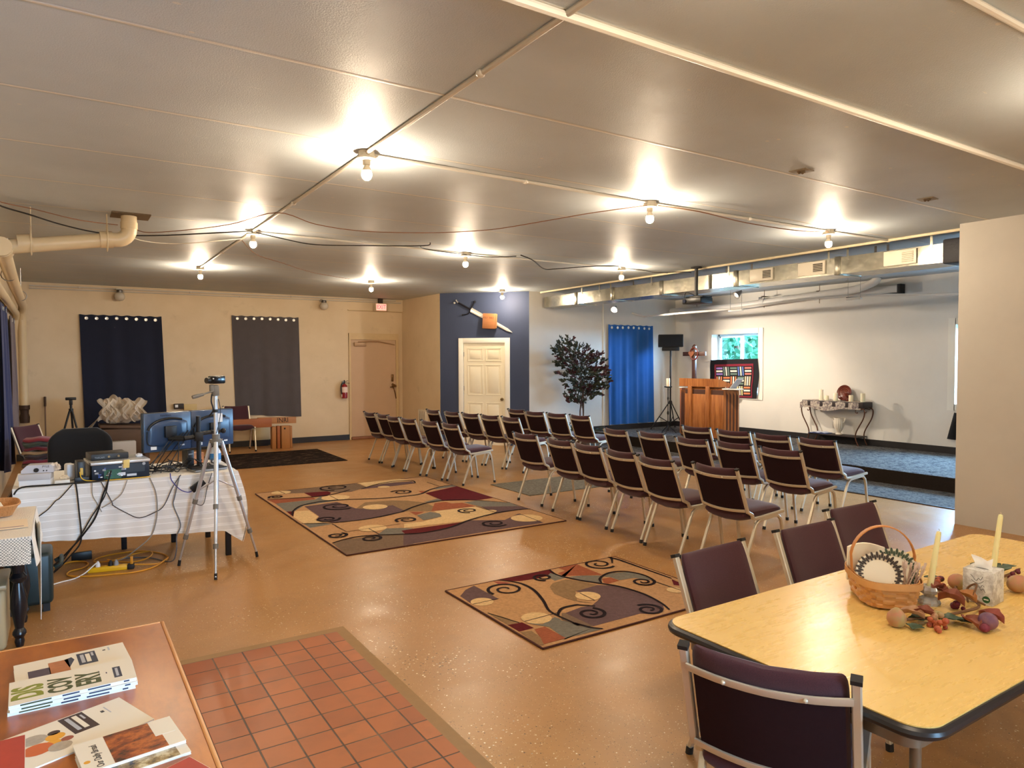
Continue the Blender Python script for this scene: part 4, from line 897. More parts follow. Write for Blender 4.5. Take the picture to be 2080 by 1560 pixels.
# artificial ficus in a pot
LEAFA = mat('ficus_green', (46, 54, 40), 0.45, var=0.4, vscale=5); LEAFB = mat('ficus_burgundy', (66, 28, 34), 0.45, var=0.35, vscale=5); TRUNKM = mat('ficus_trunk', (74, 56, 46), 0.8, var=0.3, vscale=30)
t = thing('ficus_tree', 'tall artificial ficus with dark green and burgundy leaves by the stage wall', 'plant', (8.66, 10.85, 0))
MB().lathe([(0.0, 0.0), (0.14, 0.0), (0.185, 0.30), (0.195, 0.31), (0.175, 0.31), (0.165, 0.27), (0.0, 0.27)], n=22).obj('pot', t, mat('wicker_pot', (92, 64, 42), 0.7, bump=0.6, bscale=70))
m = MB(); rg = random.Random(21)
for k in range(3):
    a = k*2.1; m.loft([(p, r) for p, r in zip(smooth([(0.03*math.cos(a), 0.03*math.sin(a), 0.25), (0.045*math.cos(a+.5), 0.04*math.sin(a+.5), 0.7), (0.03*math.cos(a+2), 0.04*math.sin(a+2), 1.1), (0.10*math.cos(a+1), 0.08*math.sin(a+1), 1.55), (0.22*math.cos(a+1), 0.16*math.sin(a+1), 1.95)], 4), [0.017-0.0008*i for i in range(17)])], 7)
leafsets = {0: MB(), 1: MB()}
def leaf(mb, p, d, s):
    z = Vector((rg.uniform(-.5, .5), rg.uniform(-.5, .5), 1)).normalized(); mx = frame(p, d, d.cross(z).cross(d) if abs(d.dot(z)) < 0.98 else Vector((1, 0, 0)))
    mb.xf = mx; b = bmesh.new()
    pr = [(0, 0), (0.30, 0.26), (0.62, 0.24), (1.0, 0.0)]
    mid = [b.verts.new((x*s, 0, -0.10*s*(x*2-1)**2)) for x, y in pr]
    for sg in (1, -1):
        e1 = b.verts.new((pr[1][0]*s, sg*pr[1][1]*s, 0.06*s)); e2 = b.verts.new((pr[2][0]*s, sg*pr[2][1]*s, 0.05*s))
        b.faces.new((mid[0], mid[1], e1)); b.faces.new((mid[1], mid[2], e2, e1)); b.faces.new((mid[2], mid[3], e2))
    mb._take(b); mb.xf = None
blobs = [(-0.12, 0.0, 1.72, 0.42, 0.28, 1.0), (0.18, 0.02, 1.60, 0.40, 0.30, 0.9), (0.02, -0.02, 1.33, 0.42, 0.26, 1.0), (0.22, 0.0, 1.17, 0.32, 0.20, 0.8), (-0.02, 0.02, 0.95, 0.30, 0.14, 0.5), (-0.38, 0.0, 1.92, 0.24, 0.22, 0.45), (0.45, 0.0, 1.35, 0.20, 0.25, 0.35), (-0.48, 0.0, 1.55, 0.12, 0.2, 0.2)]
for (bx, by, bz, rx, rz_, dens) in blobs:
    for k in range(int(70*dens)):
        a = rg.uniform(0, 2*PI); e = rg.uniform(-1, 1); q = rg.uniform(0.35, 1)**0.5
        c = Vector((bx+rx*q*math.cos(a)*math.sqrt(1-e*e), by+rx*0.75*q*math.sin(a)*math.sqrt(1-e*e), bz+rz_*q*e))
        o2 = (c-Vector((bx*0.4, by*0.4, bz-0.25))).normalized(); tip = c+o2*rg.uniform(0.06, 0.13)+Vector((0, 0, -0.02))
        m.tube([Vector((bx*0.35, by*0.35, min(bz-0.1, c.z-0.08))), (c+Vector((bx*.35, by*.35, bz-.1)))*0.5, c, tip], 0.0022, 3)
        red = (c.x > 0.0 and c.z > 1.5 and rg.random() < 0.65) or rg.random() < 0.15
        for j in range(6):
            w_ = j/5; p = c.lerp(tip, w_) ; d = (o2+Vector((rg.uniform(-1, 1), rg.uniform(-1, 1), rg.uniform(-.9, .5)))*0.9).normalized()
            leaf(leafsets[1 if red else 0], p, d, rg.uniform(0.055, 0.085))
for k in range(22):
    a = rg.uniform(0, 2*PI); d = Vector((math.cos(a), math.sin(a), rg.uniform(-0.1, 0.7))).normalized()
    for j in range(4): leaf(leafsets[0], Vector((0.1*math.cos(a), 0.1*math.sin(a), 0.27))+d*0.09*j, (d+Vector((rg.uniform(-.6, .6), rg.uniform(-.6, .6), -.1))).normalized(), 0.09)
m.obj('trunk', t, TRUNKM)
leafsets[0].obj('green_leaves', t, LEAFA, fix=False); leafsets[1].obj('burgundy_leaves', t, LEAFB, fix=False)

# speaker on a tripod stand in the corner
BLKM = MATS['black_metal']; BLK = MATS['black_plastic']
FA = math.atan2(-1, -0.94)
t = thing('speaker_stand', 'black tripod speaker stand in the stage corner', 'stand', (11.1, 10.86, ST))
MB().cyl((0, 0, 0.06), (0, 0, 1.72), 0.018).obj('pole', t, BLKM)
MB().cyl((0, 0, 0.55), (0, 0, 0.62), 0.034).cyl((0, 0, 0.10), (0, 0, 0.16), 0.03).cyl((0.0, 0, 0.585), (0.05, 0, 0.585), 0.012).obj('collar', t, BLKM)
for k in range(3):
    a = R(30+120*k); e = Vector((math.cos(a), math.sin(a), 0))
    l = MB().tube([Vector((0, 0, 0.58))+e*0.03, e*0.42+Vector((0, 0, 0.015))], 0.012, 8).tube([Vector((0, 0, 0.13)), e*0.24+Vector((0, 0, 0.27))], 0.009, 6).obj('leg', t, BLKM)
    MB().sphere(e*0.42+Vector((0, 0, 0.015)), 0.016, n=8).obj('rubber_foot', l, BLKP)
t = thing('loudspeaker', 'black box loudspeaker on top of the corner tripod stand', 'speaker', (11.1, 10.86, ST+1.70), FA)
MB().box((0, 0, 0.215), (0.28, 0.52, 0.27), bev=0.012).obj('cabinet', t, mat('speaker_black', (18, 18, 20), 0.6))
MB().box((0.143, 0, 0.215), (0.006, 0.48, 0.235)).obj('grille', t, mat('speaker_grille', (10, 10, 11), 0.75, bump=0.5, bscale=300))
MB().box((0, 0, 0.04), (0.22, 0.36, 0.08), bev=0.01).obj('mount_box', t, MATS['speaker_black'])

# candle stand
t = thing('candle_stand', 'slim black iron candle stand in front of the speaker stand', 'candle stand', (10.36, 10.20, ST))
MB().lathe([(0.0, 0.06), (0.011, 0.06), (0.02, 0.12), (0.009, 0.16), (0.009, 0.38), (0.02, 0.41), (0.02, 0.44), (0.009, 0.47), (0.009, 0.68), (0.019, 0.72), (0.010, 0.76), (0.012, 0.93), (0.0, 0.93)], n=10).obj('stem', t, BLKM)
MB().lathe([(0.0, 0.93), (0.075, 0.945), (0.085, 0.965), (0.08, 0.965), (0.0, 0.95)], n=20).obj('drip_plate', t, BLKM)
for k in range(3):
    a = R(90+120*k); e = Vector((math.cos(a), math.sin(a), 0))
    MB().tube([Vector((0, 0, 0.16)), e*0.06+Vector((0, 0, 0.12)), e*0.14+Vector((0, 0, 0.05)), e*0.17+Vector((0, 0, 0.008))], 0.008, 6, 4).obj('leg', t, BLKM)
WAX = mat('ivory_wax', (236, 226, 196), 0.45); WAX.node_tree.nodes['Principled BSDF'].inputs['Subsurface Weight'].default_value = 0.2
WICK = mat('wick', (40, 34, 30), 0.8)
def candle(label, loc, r, h, group, taper=1.0, lean=0.0):
    t = thing('candle', label, 'candle', loc, 0, group)
    MB().lathe([(0.0, 0.0), (r, 0.0), (r*taper, h-0.006), (r*taper*0.9, h), (r*taper*0.6, h-0.004), (0.0, h-0.006)], n=20).obj('wax', t, WAX)
    MB().tube([(0, 0, h-0.006), (0.001, 0, h+0.008), (0.004, 0.001, h+0.014)], 0.0012, 5).obj('wick', t, WICK)
    return t
candle('tall white pillar candle on the slim black candle stand', (10.36, 10.20, ST+0.955), 0.036, 0.17, None)

# cross on a stand behind the lectern
CRW = mat('dark_cross_wood', (78, 48, 36), 0.5, var=0.2, vscale=8, stretch=(6, 6, 1)); HRT = mat('heart_wood', (168, 104, 70), 0.45, var=0.15)
t = thing('wooden_cross', 'dark wooden cross with a heart and ring standing behind the lectern', 'cross', (11.3, 10.37, ST))
MB().b2((-0.025, -0.045, 0.04), (0.025, 0.045, 1.80), bev=0.005).lathe([(0.0, 1.84), (0.03, 1.82), (0.045, 1.80), (0, 1.78)], n=4).obj('upright', t, CRW)
MB().b2((-0.02, -0.31, 1.585), (0.02, 0.31, 1.675), bev=0.005).obj('arm', t, CRW)
MB().b2((-0.16, -0.2, 0), (0.16, 0.2, 0.05), bev=0.01).obj('base', t, CRW)
MB().tube([Vector((-0.032, -0.02+0.105*math.cos(R(a)), 1.63+0.125*math.sin(R(a)))) for a in range(0, 361, 15)], 0.016, 8).obj('ring', t, mat('ring_wood', (118, 52, 38), 0.4))
hp = [(0.075*1.0*(16*math.sin(q)**3)/16, (13*math.cos(q)-5*math.cos(2*q)-2*math.cos(3*q)-math.cos(4*q))/16*0.075) for q in [2*PI*k/28 for k in range(28)]]
MB().prism(hp, 0.022, (-0.03, 0.045, 1.63), (0, -1, 0), (0, 0, 1)).obj('heart', t, HRT)

# lectern
g = NT('oak', 0.38, 0.4)
v = g.scale((3.0, 3.0, 0.35)); n = g.noise(7, 6, v, 0.6); w2 = g.noise(40, 3, g.scale((1, 1, 0.06)))
c = g.ramp(g.math('MULTIPLY_ADD', w2, 0.35, g.math('MULTIPLY', n, 0.75)), [(0.32, lin((108, 60, 28))), (0.5, lin((150, 90, 44))), (0.66, lin((172, 110, 58)))])
OAK = g.color(c)
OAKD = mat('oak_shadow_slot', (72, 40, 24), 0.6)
t = thing('lectern', 'large oak lectern with slatted corners and a sloping reading top', 'lectern', (10.2, 9.11, ST))
FWD, CH, DP, HB = 0.475, 0.25, 0.42, 0.95     # half front, chamfer, depth, body height
a1 = R(42); cx, cy = CH*math.sin(a1), CH*math.cos(a1)
cy2 = 0.30; outline = [(0, FWD), (0, -FWD), (cx, -FWD-cy), (DP, -FWD+0.0), (DP, FWD+0.08), (cx, FWD+cy2)]
m = MB().prism([(x, y) for x, y in reversed(outline)][::1], HB-0.04, (0, 0, 0.04)); m.obj('body', t, OAK)
MB().prism([(x*0.96+0.01, y*0.97) for x, y in reversed(outline)], 0.04, (0, 0, 0)).obj('plinth', t, OAKD)
for ya, yb in ((-0.47, -0.14), (-0.10, 0.32), (0.36, 0.47)):
    MB().b2((-0.014, ya, 0.05), (0.0, yb, HB-0.10), bev=0.003).obj('front_board', t, OAK)
for y in (-0.14, 0.30):
    MB().b2((-0.032, y-0.005, 0.05), (-0.002, y+0.085, HB+0.05), bev=0.004).obj('post', t, OAK)
for y0, y1 in ((-0.46, -0.17), (-0.03, 0.28), (0.40, 0.47)):
    MB().b2((-0.006, y0, HB-0.12), (0.002, y1, HB-0.012)).obj('recess', t, OAKD)
for sg in (-1, 1):
    p0 = Vector((0, sg*FWD, 0)); ccy = cy2 if sg > 0 else cy; d = Vector((cx, sg*ccy, 0)).normalized(); nn = Vector((-abs(ccy), sg*cx, 0)).normalized()
    for k in range(4):
        q = p0+d*(0.035+0.058*k)
        MB().prism([(0, 0), (0.03, 0), (0.03, HB-0.16), (0, HB-0.10)], 0.006 if sg < 0 else -0.006, q+Vector((0, 0, 0.06))+nn*0.001, d, (0, 0, 1)).obj('slot', t, OAKD)
MB().b2((0.05, -0.40, HB), (0.38, 0.40, HB+0.02), bev=0.004).b2((0.06, -0.19, HB+0.02), (0.34, 0.40, HB+0.15)).obj('neck', t, OAK)
m = MB(); m.xf = Matrix.Translation((-0.02, 0.13, HB+0.04)) ; m.prism([(0, 0), (0.45, 0.0), (0.45, 0.03), (0.0, 0.155)], 0.97, (0, 0.485, 0), (1, 0, 0), (0, 0, 1)); m.obj('reading_top', t, OAK)
def paper(name, label, cat, loc, rz, w_, d_, h_, m, group=None, tilt=0.0):
    o = MB().b2((-w_/2, -d_/2, 0), (w_/2, d_/2, h_)).obj(name, None, m); o.location = loc; o.rotation_euler = (tilt, 0, rz); return tag(o, label, cat, group)
PAPER = mat('white_paper', (238, 234, 226), 0.6)
paper('paper_sheet', 'white paper sticking out on the left side of the lectern', 'paper', (10.36, 9.66, ST+HB+0.001), 0.3, 0.22, 0.28, 0.012, PAPER)
t = thing('binder', 'open grey binder propped on the right end of the lectern', 'binder', (10.30, 8.48, ST+HB+0.001), 0.2)
MB().box((0.0, 0.04, 0.012), (0.24, 0.30, 0.02), bev=0.003).obj('page_block', t, PAPER)
m = MB().box((0.0, -0.02, 0.10), (0.24, 0.015, 0.26), (R(40), 0, 0), bev=0.003); m.obj('cover', t, mat('binder_grey', (170, 172, 176), 0.4))

# quilt hanging in the window
t = thing('quilt', 'black and red quilt of bright striped blocks hung across the stage window', 'quilt', (XS-0.03, 0, 0))
QB = cloth_mat('quilt_black', (28, 27, 32)); QR = cloth_mat('quilt_red', (128, 34, 52))
qmx = frame((0, 10.33, 1.70), (0.0, -1, 0.02), (0.0, 0.06, 1))       # x along the wall to the right, y up, z out of it
m = MB(); m.xf = qmx
Wq, Hq = 1.20, 0.80
def qd(x, y): return 0.012*math.sin(5*x+3*y)+0.008*math.sin(11*y)
m.sheet(lambda u, v: (-0.03*v+u*(Wq+0.06*v*0)+ (0.04*math.sin(PI*v) if u > .9 else 0), -v*Hq-0.05*max(0, u-0.7)*v*0, qd(u, v)+0.01), 22, 18, 0.012); m.obj('backing', t, QB)
m = MB(); m.xf = qmx; m.sheet(lambda u, v: (0.13+u*0.98-0.03*v, -0.10-v*0.69, qd((0.13+u*.98)/Wq, (0.10+v*.69)/Hq)+0.0135+0.006), 18, 14); m.obj('red_border', t, QR)
m = MB(); m.xf = qmx; m.sheet(lambda u, v: (0.165+u*0.92-0.03*v, -0.145-v*0.61, qd((0.165+u*.92)/Wq, (0.145+v*.61)/Hq)+0.0155+0.007), 18, 14); m.obj('black_field', t, QB)
cols = [(226, 222, 210), (206, 120, 110), (230, 196, 160), (96, 120, 190), (232, 214, 150), (150, 118, 190), (214, 128, 84), (108, 130, 120)]
QS = [cloth_mat('quilt_strip_%d' % i, c_) for i, c_ in enumerate(cols)]
rg = random.Random(5); cw, ch = 0.18, 0.20
for i in range(5):
    for j in range(3):
        x0, y0 = 0.175+i*cw, -0.15-j*ch; a_, b_ = rg.sample(range(1, 8), 2); m = MB(); m.xf = qmx
        for k in range(3):
            m.m(QS[0] if k == 1 else QS[a_])
            if (i+j) % 2 == 0: xa, xb, ya, yb = x0+0.008, x0+cw-0.008, y0-0.018-k*0.06, y0-0.018-k*0.06-0.036
            else: xa, xb, ya, yb = x0+0.016+k*0.055, x0+0.016+k*0.055+0.033, y0-0.008, y0-ch+0.008
            sh = -0.03*(-(ya+yb)/2-.14)/.59
            m.sheet(lambda u, v: (xa+u*(xb-xa)+sh, ya+v*(yb-ya), qd((xa+u*(xb-xa))/Wq, -(ya+v*(yb-ya))/Hq)+0.0285), 4, 4)
        m.obj('striped_block', t, None)
m = MB(); m.xf = qmx; m.sheet(lambda u, v: (0.35+u*0.42, -Hq-v*0.10*math.sin(PI*u)**0.5, 0.02+0.01*math.sin(9*u)), 12, 4, 0.01); m.obj('drooping_corner', t, QB)

# console table
IRON = mat('bronze_iron', (92, 58, 42), 0.45, 0.5, var=0.25, vscale=20)
t = thing('console_table', 'scrolled iron console table against the stage wall', 'table', (11.62, 7.33, ST))
hx, hy, ht = 0.15, 0.56, 0.76
MB().b2((-hx, -hy-0.02, ht-0.10), (hx, hy+0.02, ht), bev=0.006).obj('top', t, mat('console_dark', (44, 34, 34), 0.5))
MB().b2((-hx+0.01, -hy+0.06, 0.145), (hx-0.01, hy-0.10, 0.165), bev=0.004).obj('shelf', t, MATS['console_dark'])
for sx in (-1, 1):
    for sy in (-1, 1):
        x = sx*(hx-0.02); y = sy*hy
        MB().tube([(x, y-sy*0.02, ht-0.10), (x, y+sy*0.04, 0.62), (x, y+sy*0.02, 0.48), (x, y-sy*0.10, 0.25), (x, y-sy*0.11, 0.12), (x, y-sy*0.06, 0.008)], 0.011, 8, 5).tube([(x, y-sy*0.01, ht-0.13), (x, y-sy*0.10, ht-0.12), (x, y-sy*0.12, ht-0.17), (x, y-sy*0.09, ht-0.19), (x, y-sy*0.08, ht-0.165)], 0.007, 6, 4).obj('leg', t, IRON)
g = NT('lace_runner', 0.9, 0.1); c = g.ramp(g.noise(26, 6, None, 0.75), [(0.42, lin((198, 186, 168))), (0.52, lin((156, 144, 138))), (0.6, lin((104, 92, 94)))]); LACE = g.color(c)
def runner(u, v):
    x = -0.19+v*0.36; y = 0.62-u*1.16; z = ht+0.004
    if v < 0.12: z -= (0.12-v)/0.12*(0.13+0.05*max(0, math.sin(u*PI*2-1.2))); x = -0.157-0.01*math.sin(u*30)
    if u < 0.06: z -= (0.06-u)/0.06*0.08*(1 if v > .1 else 0.4)
    return (x, y, z+0.0015*math.sin(u*60))
o = MB().sheet(runner, 60, 20, 0.003).obj('table_runner', None, LACE); o.location = (11.62, 7.33, ST); tag(o, 'grey and cream patterned runner over the iron console table', 'table runner')
ct = ST+ht+0.0055
for i, (y, h, lb) in enumerate(((7.58, 0.19, 'tallest ivory candle, leftmost on the console table'), (7.48, 0.085, 'shortest ivory candle, second from the left on the console table'), (7.30, 0.135, 'ivory candle in front of the brown plate on the console table'), (7.02, 0.11, 'ivory candle just right of the dark chalice'), (6.80, 0.15, 'ivory candle at the right end of the console table'))):
    candle(lb, (11.555+0.01*(i % 2), y, ct), 0.037, h, 'pillar candles on the console table')
CLAY = mat('glazed_brown', (98, 42, 30), 0.25, var=0.2, vscale=18)
t = thing('plate', 'round brown pottery plate standing upright on the console table', 'plate', (11.70, 7.22, ct))
m = MB(); m.xf = Matrix.Translation((0, 0, 0.14)) @ Euler((0, R(-80), 0)).to_matrix().to_4x4(); m.lathe([(0.0, 0.006), (0.085, 0.006), (0.095, 0.012), (0.132, 0.024), (0.138, 0.024), (0.138, 0.018), (0.09, 0.0), (0.0, 0.0)], n=36); m.obj('dish', t, CLAY)
m = MB(); m.xf = Matrix.Translation((0, 0, 0.14)) @ Euler((0, R(-80), 0)).to_matrix().to_4x4()
for r in (0.03, 0.055, 0.085): m.tube([(r*math.cos(2*PI*k/24), r*math.sin(2*PI*k/24), 0.008) for k in range(25)], 0.003, 5)
m.obj('relief_ring', t, mat('pale_glaze', (150, 92, 66), 0.3))
MB().box((-0.005, 0, 0.008), (0.05, 0.12, 0.012)).obj('plate_stand', t, BLKM)
t = MB().lathe([(0.0, 0.0), (0.035, 0.0), (0.036, 0.008), (0.012, 0.02), (0.010, 0.06), (0.02, 0.075), (0.045, 0.09), (0.052, 0.14), (0.048, 0.14), (0.04, 0.095), (0.0, 0.08)], n=24).obj('chalice', None, CLAY)
t.location = (11.62, 7.115, ct); tag(t, 'dark brown pottery chalice between the plate and a candle', 'chalice')
VASE = mat('cream_ceramic', (222, 212, 194), 0.3)
t = thing('vase', 'white fluted two-handled vase on the lower shelf of the console table', 'vase', (11.60, 7.26, ST+0.166))
MB().lathe([(0.0, 0.0), (0.055, 0.0), (0.058, 0.012), (0.032, 0.03), (0.034, 0.045), (0.065, 0.10), (0.086, 0.17), (0.088, 0.23), (0.075, 0.275), (0.083, 0.30), (0.078, 0.30), (0.07, 0.275), (0.0, 0.2)], n=48, flute=(16, 0.03)).obj('body', t, VASE)
for s in (-1, 1): MB().tube([(0, s*0.078, 0.265), (0, s*0.10, 0.30), (0, s*0.115, 0.285), (0, s*0.105, 0.25), (0, s*0.088, 0.22)], 0.009, 8, 4).obj('handle', t, VASE)
t = thing('open_book', 'open booklet with a blue cover lying on the console table shelf', 'book', (11.58, 7.60, ST+0.166), 0.15)
MB().box((0, 0, 0.005), (0.22, 0.34, 0.01), bev=0.002).obj('cover', t, mat('book_blue', (58, 76, 128), 0.5))
MB().sheet(lambda u, v: (-0.09+0.18*u, -0.12+0.26*v, 0.016+0.012*math.sin(PI*v*2)**2), 4, 14, 0.006).obj('page_block', t, mat('bluish_paper', (206, 214, 236), 0.6, var=0.12, vscale=30))
o = MB().sheet(lambda u, v: (11.72-0.03*math.sin(u*PI*3), 5.445-0.05*(1-v)+v*0.10*(0.5-u)-u*0.30, 0.86-v*0.42), 12, 10, 0.02).obj('black_garment', None, cloth_mat('black_garment', (18, 18, 20)))
tag(o, 'black garment hanging on the stage wall beside the partition', 'garment')
MB().cyl((XS, 5.26, 0.85), (11.7, 5.26, 0.86), 0.008).obj('peg', o, STEEL)
# ================================================================ MEDIA DESK AND BACK CORNER
DK = (-0.30, 1.26, 6.38, 7.25)          # desk top x0 x1 y0 y1
LINEN = NT('striped_linen', 0.85, 0.2)
X = LINEN.xyz()
fz = LINEN.math('FRACT', LINEN.math('MULTIPLY', X[2], 17.0)); ln = LINEN.math('LESS_THAN', fz, 0.12)
fz2 = LINEN.math('FRACT', LINEN.math('MULTIPLY', X[2], 8.5)); ln = LINEN.math('MULTIPLY', LINEN.math('MAXIMUM', ln, LINEN.math('LESS_THAN', LINEN.math('ABSOLUTE', LINEN.math('SUBTRACT', fz2, 0.42)), 0.04)), 1.0)
c = LINEN.mix(ln, LINEN.mix(LINEN.noise(5, 4), lin((226, 224, 220)), lin((234, 232, 228))), lin((250, 249, 247)))
LINEN.bump(LINEN.noise(300, 2), 0.2, 0.002); LINEN = LINEN.color(c)
t = thing('desk', 'long table under a white striped cloth holding the computer gear', 'desk', (0, 0, 0))
MB().b2((DK[0], DK[2], 0.705), (DK[1], DK[3], 0.735), bev=0.004).obj('table_top', t, mat('desk_brown', (98, 72, 50), 0.5, var=0.2, vscale=6))
for x, y in ((1.20, 6.43), (-0.22, 6.43), (1.16, 7.2), (-0.22, 7.2), (0.45, 7.15), (0.86, 7.18)): MB().b2((x-0.022, y-0.022, 0.0), (x+0.022, y+0.022, 0.705), bev=0.003).obj('leg', t, mat('leg_black', (22, 20, 20), 0.5))
m = MB(); nx, nd = 70, 24; x0, x1, y0, y1 = DK[0]-0.02, DK[1]+0.015, DK[2]-0.02, DK[3]
def front(u, v):
    hem = 0.335-0.11*u if u < 0.93 else 0.335-0.11*u-0.10*(u-0.93)/0.07
    if u < 0.12: hem += 0.05*(0.12-u)/0.12
    z = 0.7385-(0.7385-hem)*v
    fl = max(0, (u-0.86)/0.14)**2
    return (x0+(x1-x0)*u+0.012*v*math.sin(9*u+2)+0.075*fl*math.sin(PI*min(1, v*0.85)), y0-0.012*v-0.010*v*math.sin(26*u+1)-0.007*v*math.sin(61*u), z)
m.sheet(front, 90, 26, 0.003)
m.sheet(lambda u, v: (x0+(x1-x0)*u, y0+(y1-y0)*v, 0.7385), 10, 8, 0.003)
m.sheet(lambda u, v: (x1+0.075*math.sin(PI*min(1, v*0.85))*(1-0.3*u)+0.012*v*math.sin(14*u), y0-0.012*v+(y1-y0)*u*(1-0.25*v), 0.7385-(0.62-0.25*u)*v), 24, 16, 0.003)
o = m.obj('tablecloth', None, LINEN); tag(o, 'white striped linen cloth hanging over the front of the computer desk', 'tablecloth')
TZ = 0.742
def gear(name, label, cat, x, y, rz=0.0, z=TZ, group=None): return thing(name, label, cat, (x, y, z), rz, group)
BLKD = MATS['black_plastic']; WPL = mat('white_plastic', (226, 226, 228), 0.4); GPL = mat('grey_plastic', (150, 152, 156), 0.4)
# boxes at the left end
t = gear('storage_box', 'white two-tone cardboard box at the left end of the desk', 'box', -0.17, 6.46, -0.15)
MB().b2((-0.10, -0.07, 0), (0.10, 0.07, 0.048)).obj('lower_box', t, mat('box_white', (228, 230, 234), 0.6)); MB().b2((-0.105, -0.075, 0.048), (0.10, 0.075, 0.095), bev=0.003).obj('lid', t, mat('box_grey', (190, 188, 190), 0.6))
t = gear('mini_amplifier', 'small silver PYLE amplifier on the white box', 'amplifier', -0.16, 6.50, -0.15, TZ+0.096)
m = MB().prism([(-0.10, 0), (0.11, 0), (0.11, 0.045), (0.09, 0.06), (-0.06, 0.06), (-0.10, 0.02)], 0.12, (0, 0.06, 0), (1, 0, 0), (0, 0, 1)); m.obj('case', t, mat('amp_silver', (206, 206, 214), 0.35, 0.3))
text('PYLE', 0.022, BLKP, 'lettering', t, frame((0.06, -0.061, 0.045), (1, 0, 0), (0, 0, 1)), 0.0006)
MB().cyl((0.0, -0.06, 0.022), (0.0, -0.075, 0.022), 0.016).sphere((0.045, -0.06, 0.015), 0.005, n=8).sphere((0.065, -0.06, 0.015), 0.005, n=8).obj('knob', t, BLKD)
def crumple(name, label, cat, loc, r, sc, m, seed, amp=0.35, n=28):
    rg = random.Random(seed); ph = [(rg.uniform(2, 9), rg.uniform(2, 9), rg.uniform(2, 9), rg.uniform(0, 6)) for _ in range(6)]
    b = bmesh.new(); bmesh.ops.create_icosphere(b, subdivisions=5, radius=r)
    for v in b.verts:
        d = v.co.normalized(); d2_ = d*1.7+Vector((seed*1.37+.31, .77, .19)); q = 0.35+0.5*noise.noise(d2_)+0.30*noise.noise(d2_*2.3+Vector((.4, .1, .7)))+0.10*noise.noise(Vector((d2_.x*9, d2_.y*3, d2_.z*4)))+0.08*noise.noise(d2_*11)
        v.co = Vector((v.co.x*sc[0], v.co.y*sc[1], v.co.z*sc[2]))*(1-amp+2*amp*(q-0.35)); 
    zmin = -r*sc[2]*0.55
    for v in b.verts: v.co.z = max(v.co.z, zmin)-zmin
    for f in b.faces: f.smooth = True
    mb = MB()._take(b); o = mb.obj(name, None, m, angle=60); o.location = loc; return tag(o, label, cat)
BAGM = mat('clear_bag', (214, 196, 176), 0.3, var=0.25, vscale=20)
crumple('plastic_bag', 'crumpled beige plastic bag beside the small amplifier', 'bag', (-0.045, 6.52, TZ+0.096), 0.05, (0.8, 1.0, 0.9), BAGM, 3)
crumple('crumpled_paper', 'crumpled cream paper spilling over the white dish on the desk', 'paper', (0.005, 6.36+0.06, TZ+0.035), 0.035, (1.2, 0.9, 0.7), mat('crumpled_cream', (224, 206, 176), 0.7, var=0.15, vscale=40), 8)
t = MB().b2((-0.055, -0.045, 0), (0.045, 0.045, 0.034), bev=0.006).obj('paper_tray', None, mat('tray_white', (230, 226, 216), 0.5)); t.location = (0.0, 6.42, TZ); tag(t, 'small square white dish at the desk front edge', 'dish')
t = gear('speaker_cube', 'small white desktop speaker with a dark face beside the modem', 'speaker', 0.06, 6.62, 0.2)
MB().b2((-0.045, -0.05, 0), (0.015, 0.05, 0.13), bev=0.015).obj('shell', t, WPL); MB().b2((0.015, -0.05, 0.0), (0.05, 0.05, 0.125), bev=0.004).obj('face', t, BLKD)
t = gear('modem', 'upright black modem with a yellow plug on the desk', 'modem', 0.115, 6.47, 0.1)
MB().b2((-0.028, -0.07, 0), (0.028, 0.07, 0.165), bev=0.006).obj('case', t, BLKD); MB().b2((-0.01, -0.085, 0.06), (0.01, -0.068, 0.115), bev=0.003).obj('yellow_plug', t, mat('plug_yellow', (206, 172, 84), 0.5))
MB().b2((-0.05, -0.09, 0), (0.05, -0.071, 0.045), bev=0.004).obj('power_brick', t, BLKD)
# rack computer with open back
t = gear('desktop_computer', 'dark computer lying flat with its ports facing us and a silver lid', 'computer', 0.375, 6.60, 0.10)
MB().b2((-0.205, -0.19, 0.004), (0.205, 0.19, 0.125), bev=0.004).obj('case', t, mat('pc_dark', (24, 32, 46), 0.45, 0.3))
MB().b2((-0.212, -0.197, 0.126), (0.212, 0.19, 0.148), bev=0.003).obj('lid', t, mat('pc_silver', (206, 206, 204), 0.3, 0.6))
MB().b2((0.03, -0.193, 0.05), (0.17, -0.189, 0.118)).obj('drive_bay', t, BLKD)
MB().b2((-0.12, -0.194, 0.01), (0.0, -0.189, 0.085)).obj('circuit_panel', t, mat('pcb_green', (44, 92, 70), 0.5, var=0.4, vscale=60))
rg = random.Random(4)
for k in range(16):
    x, z = rg.uniform(-0.2, 0.02), rg.uniform(0.015, 0.115)
    MB().b2((x, -0.199, z), (x+rg.uniform(.008, .028), -0.188, z+rg.uniform(.008, .016)), bev=0.001).obj('port', t, (WPL, GPL, STEEL, mat('port_blue', (60, 84, 150), 0.4))[k % 4])
for x, z, w_, h_ in ((0.005, 0.075, 0.03, 0.045), (0.04, 0.02, 0.07, 0.018), (-0.02, 0.03, 0.05, 0.025)): MB().b2((x, -0.1955, z), (x+w_, -0.189, z+h_)).obj('sticker', t, mat('sticker', (206, 212, 222), 0.5))
MB().cyl((0.165, -0.19, 0.112), (0.165, -0.194, 0.112), 0.012).obj('badge', t, GPL)
t = gear('audio_interface', 'flat black audio box on top of the computer lid', 'audio box', 0.31, 6.66, 0.13, TZ+0.149)
MB().b2((-0.135, -0.12, 0.0), (0.135, 0.12, 0.05), bev=0.005).obj('case', t, mat('interface_black', (34, 34, 36), 0.45))
text('TASCAM', 0.018, GPL, 'lettering', t, frame((-0.075, -0.1205, 0.02), (1, 0, 0), (0, 0, 1)), 0.0006)
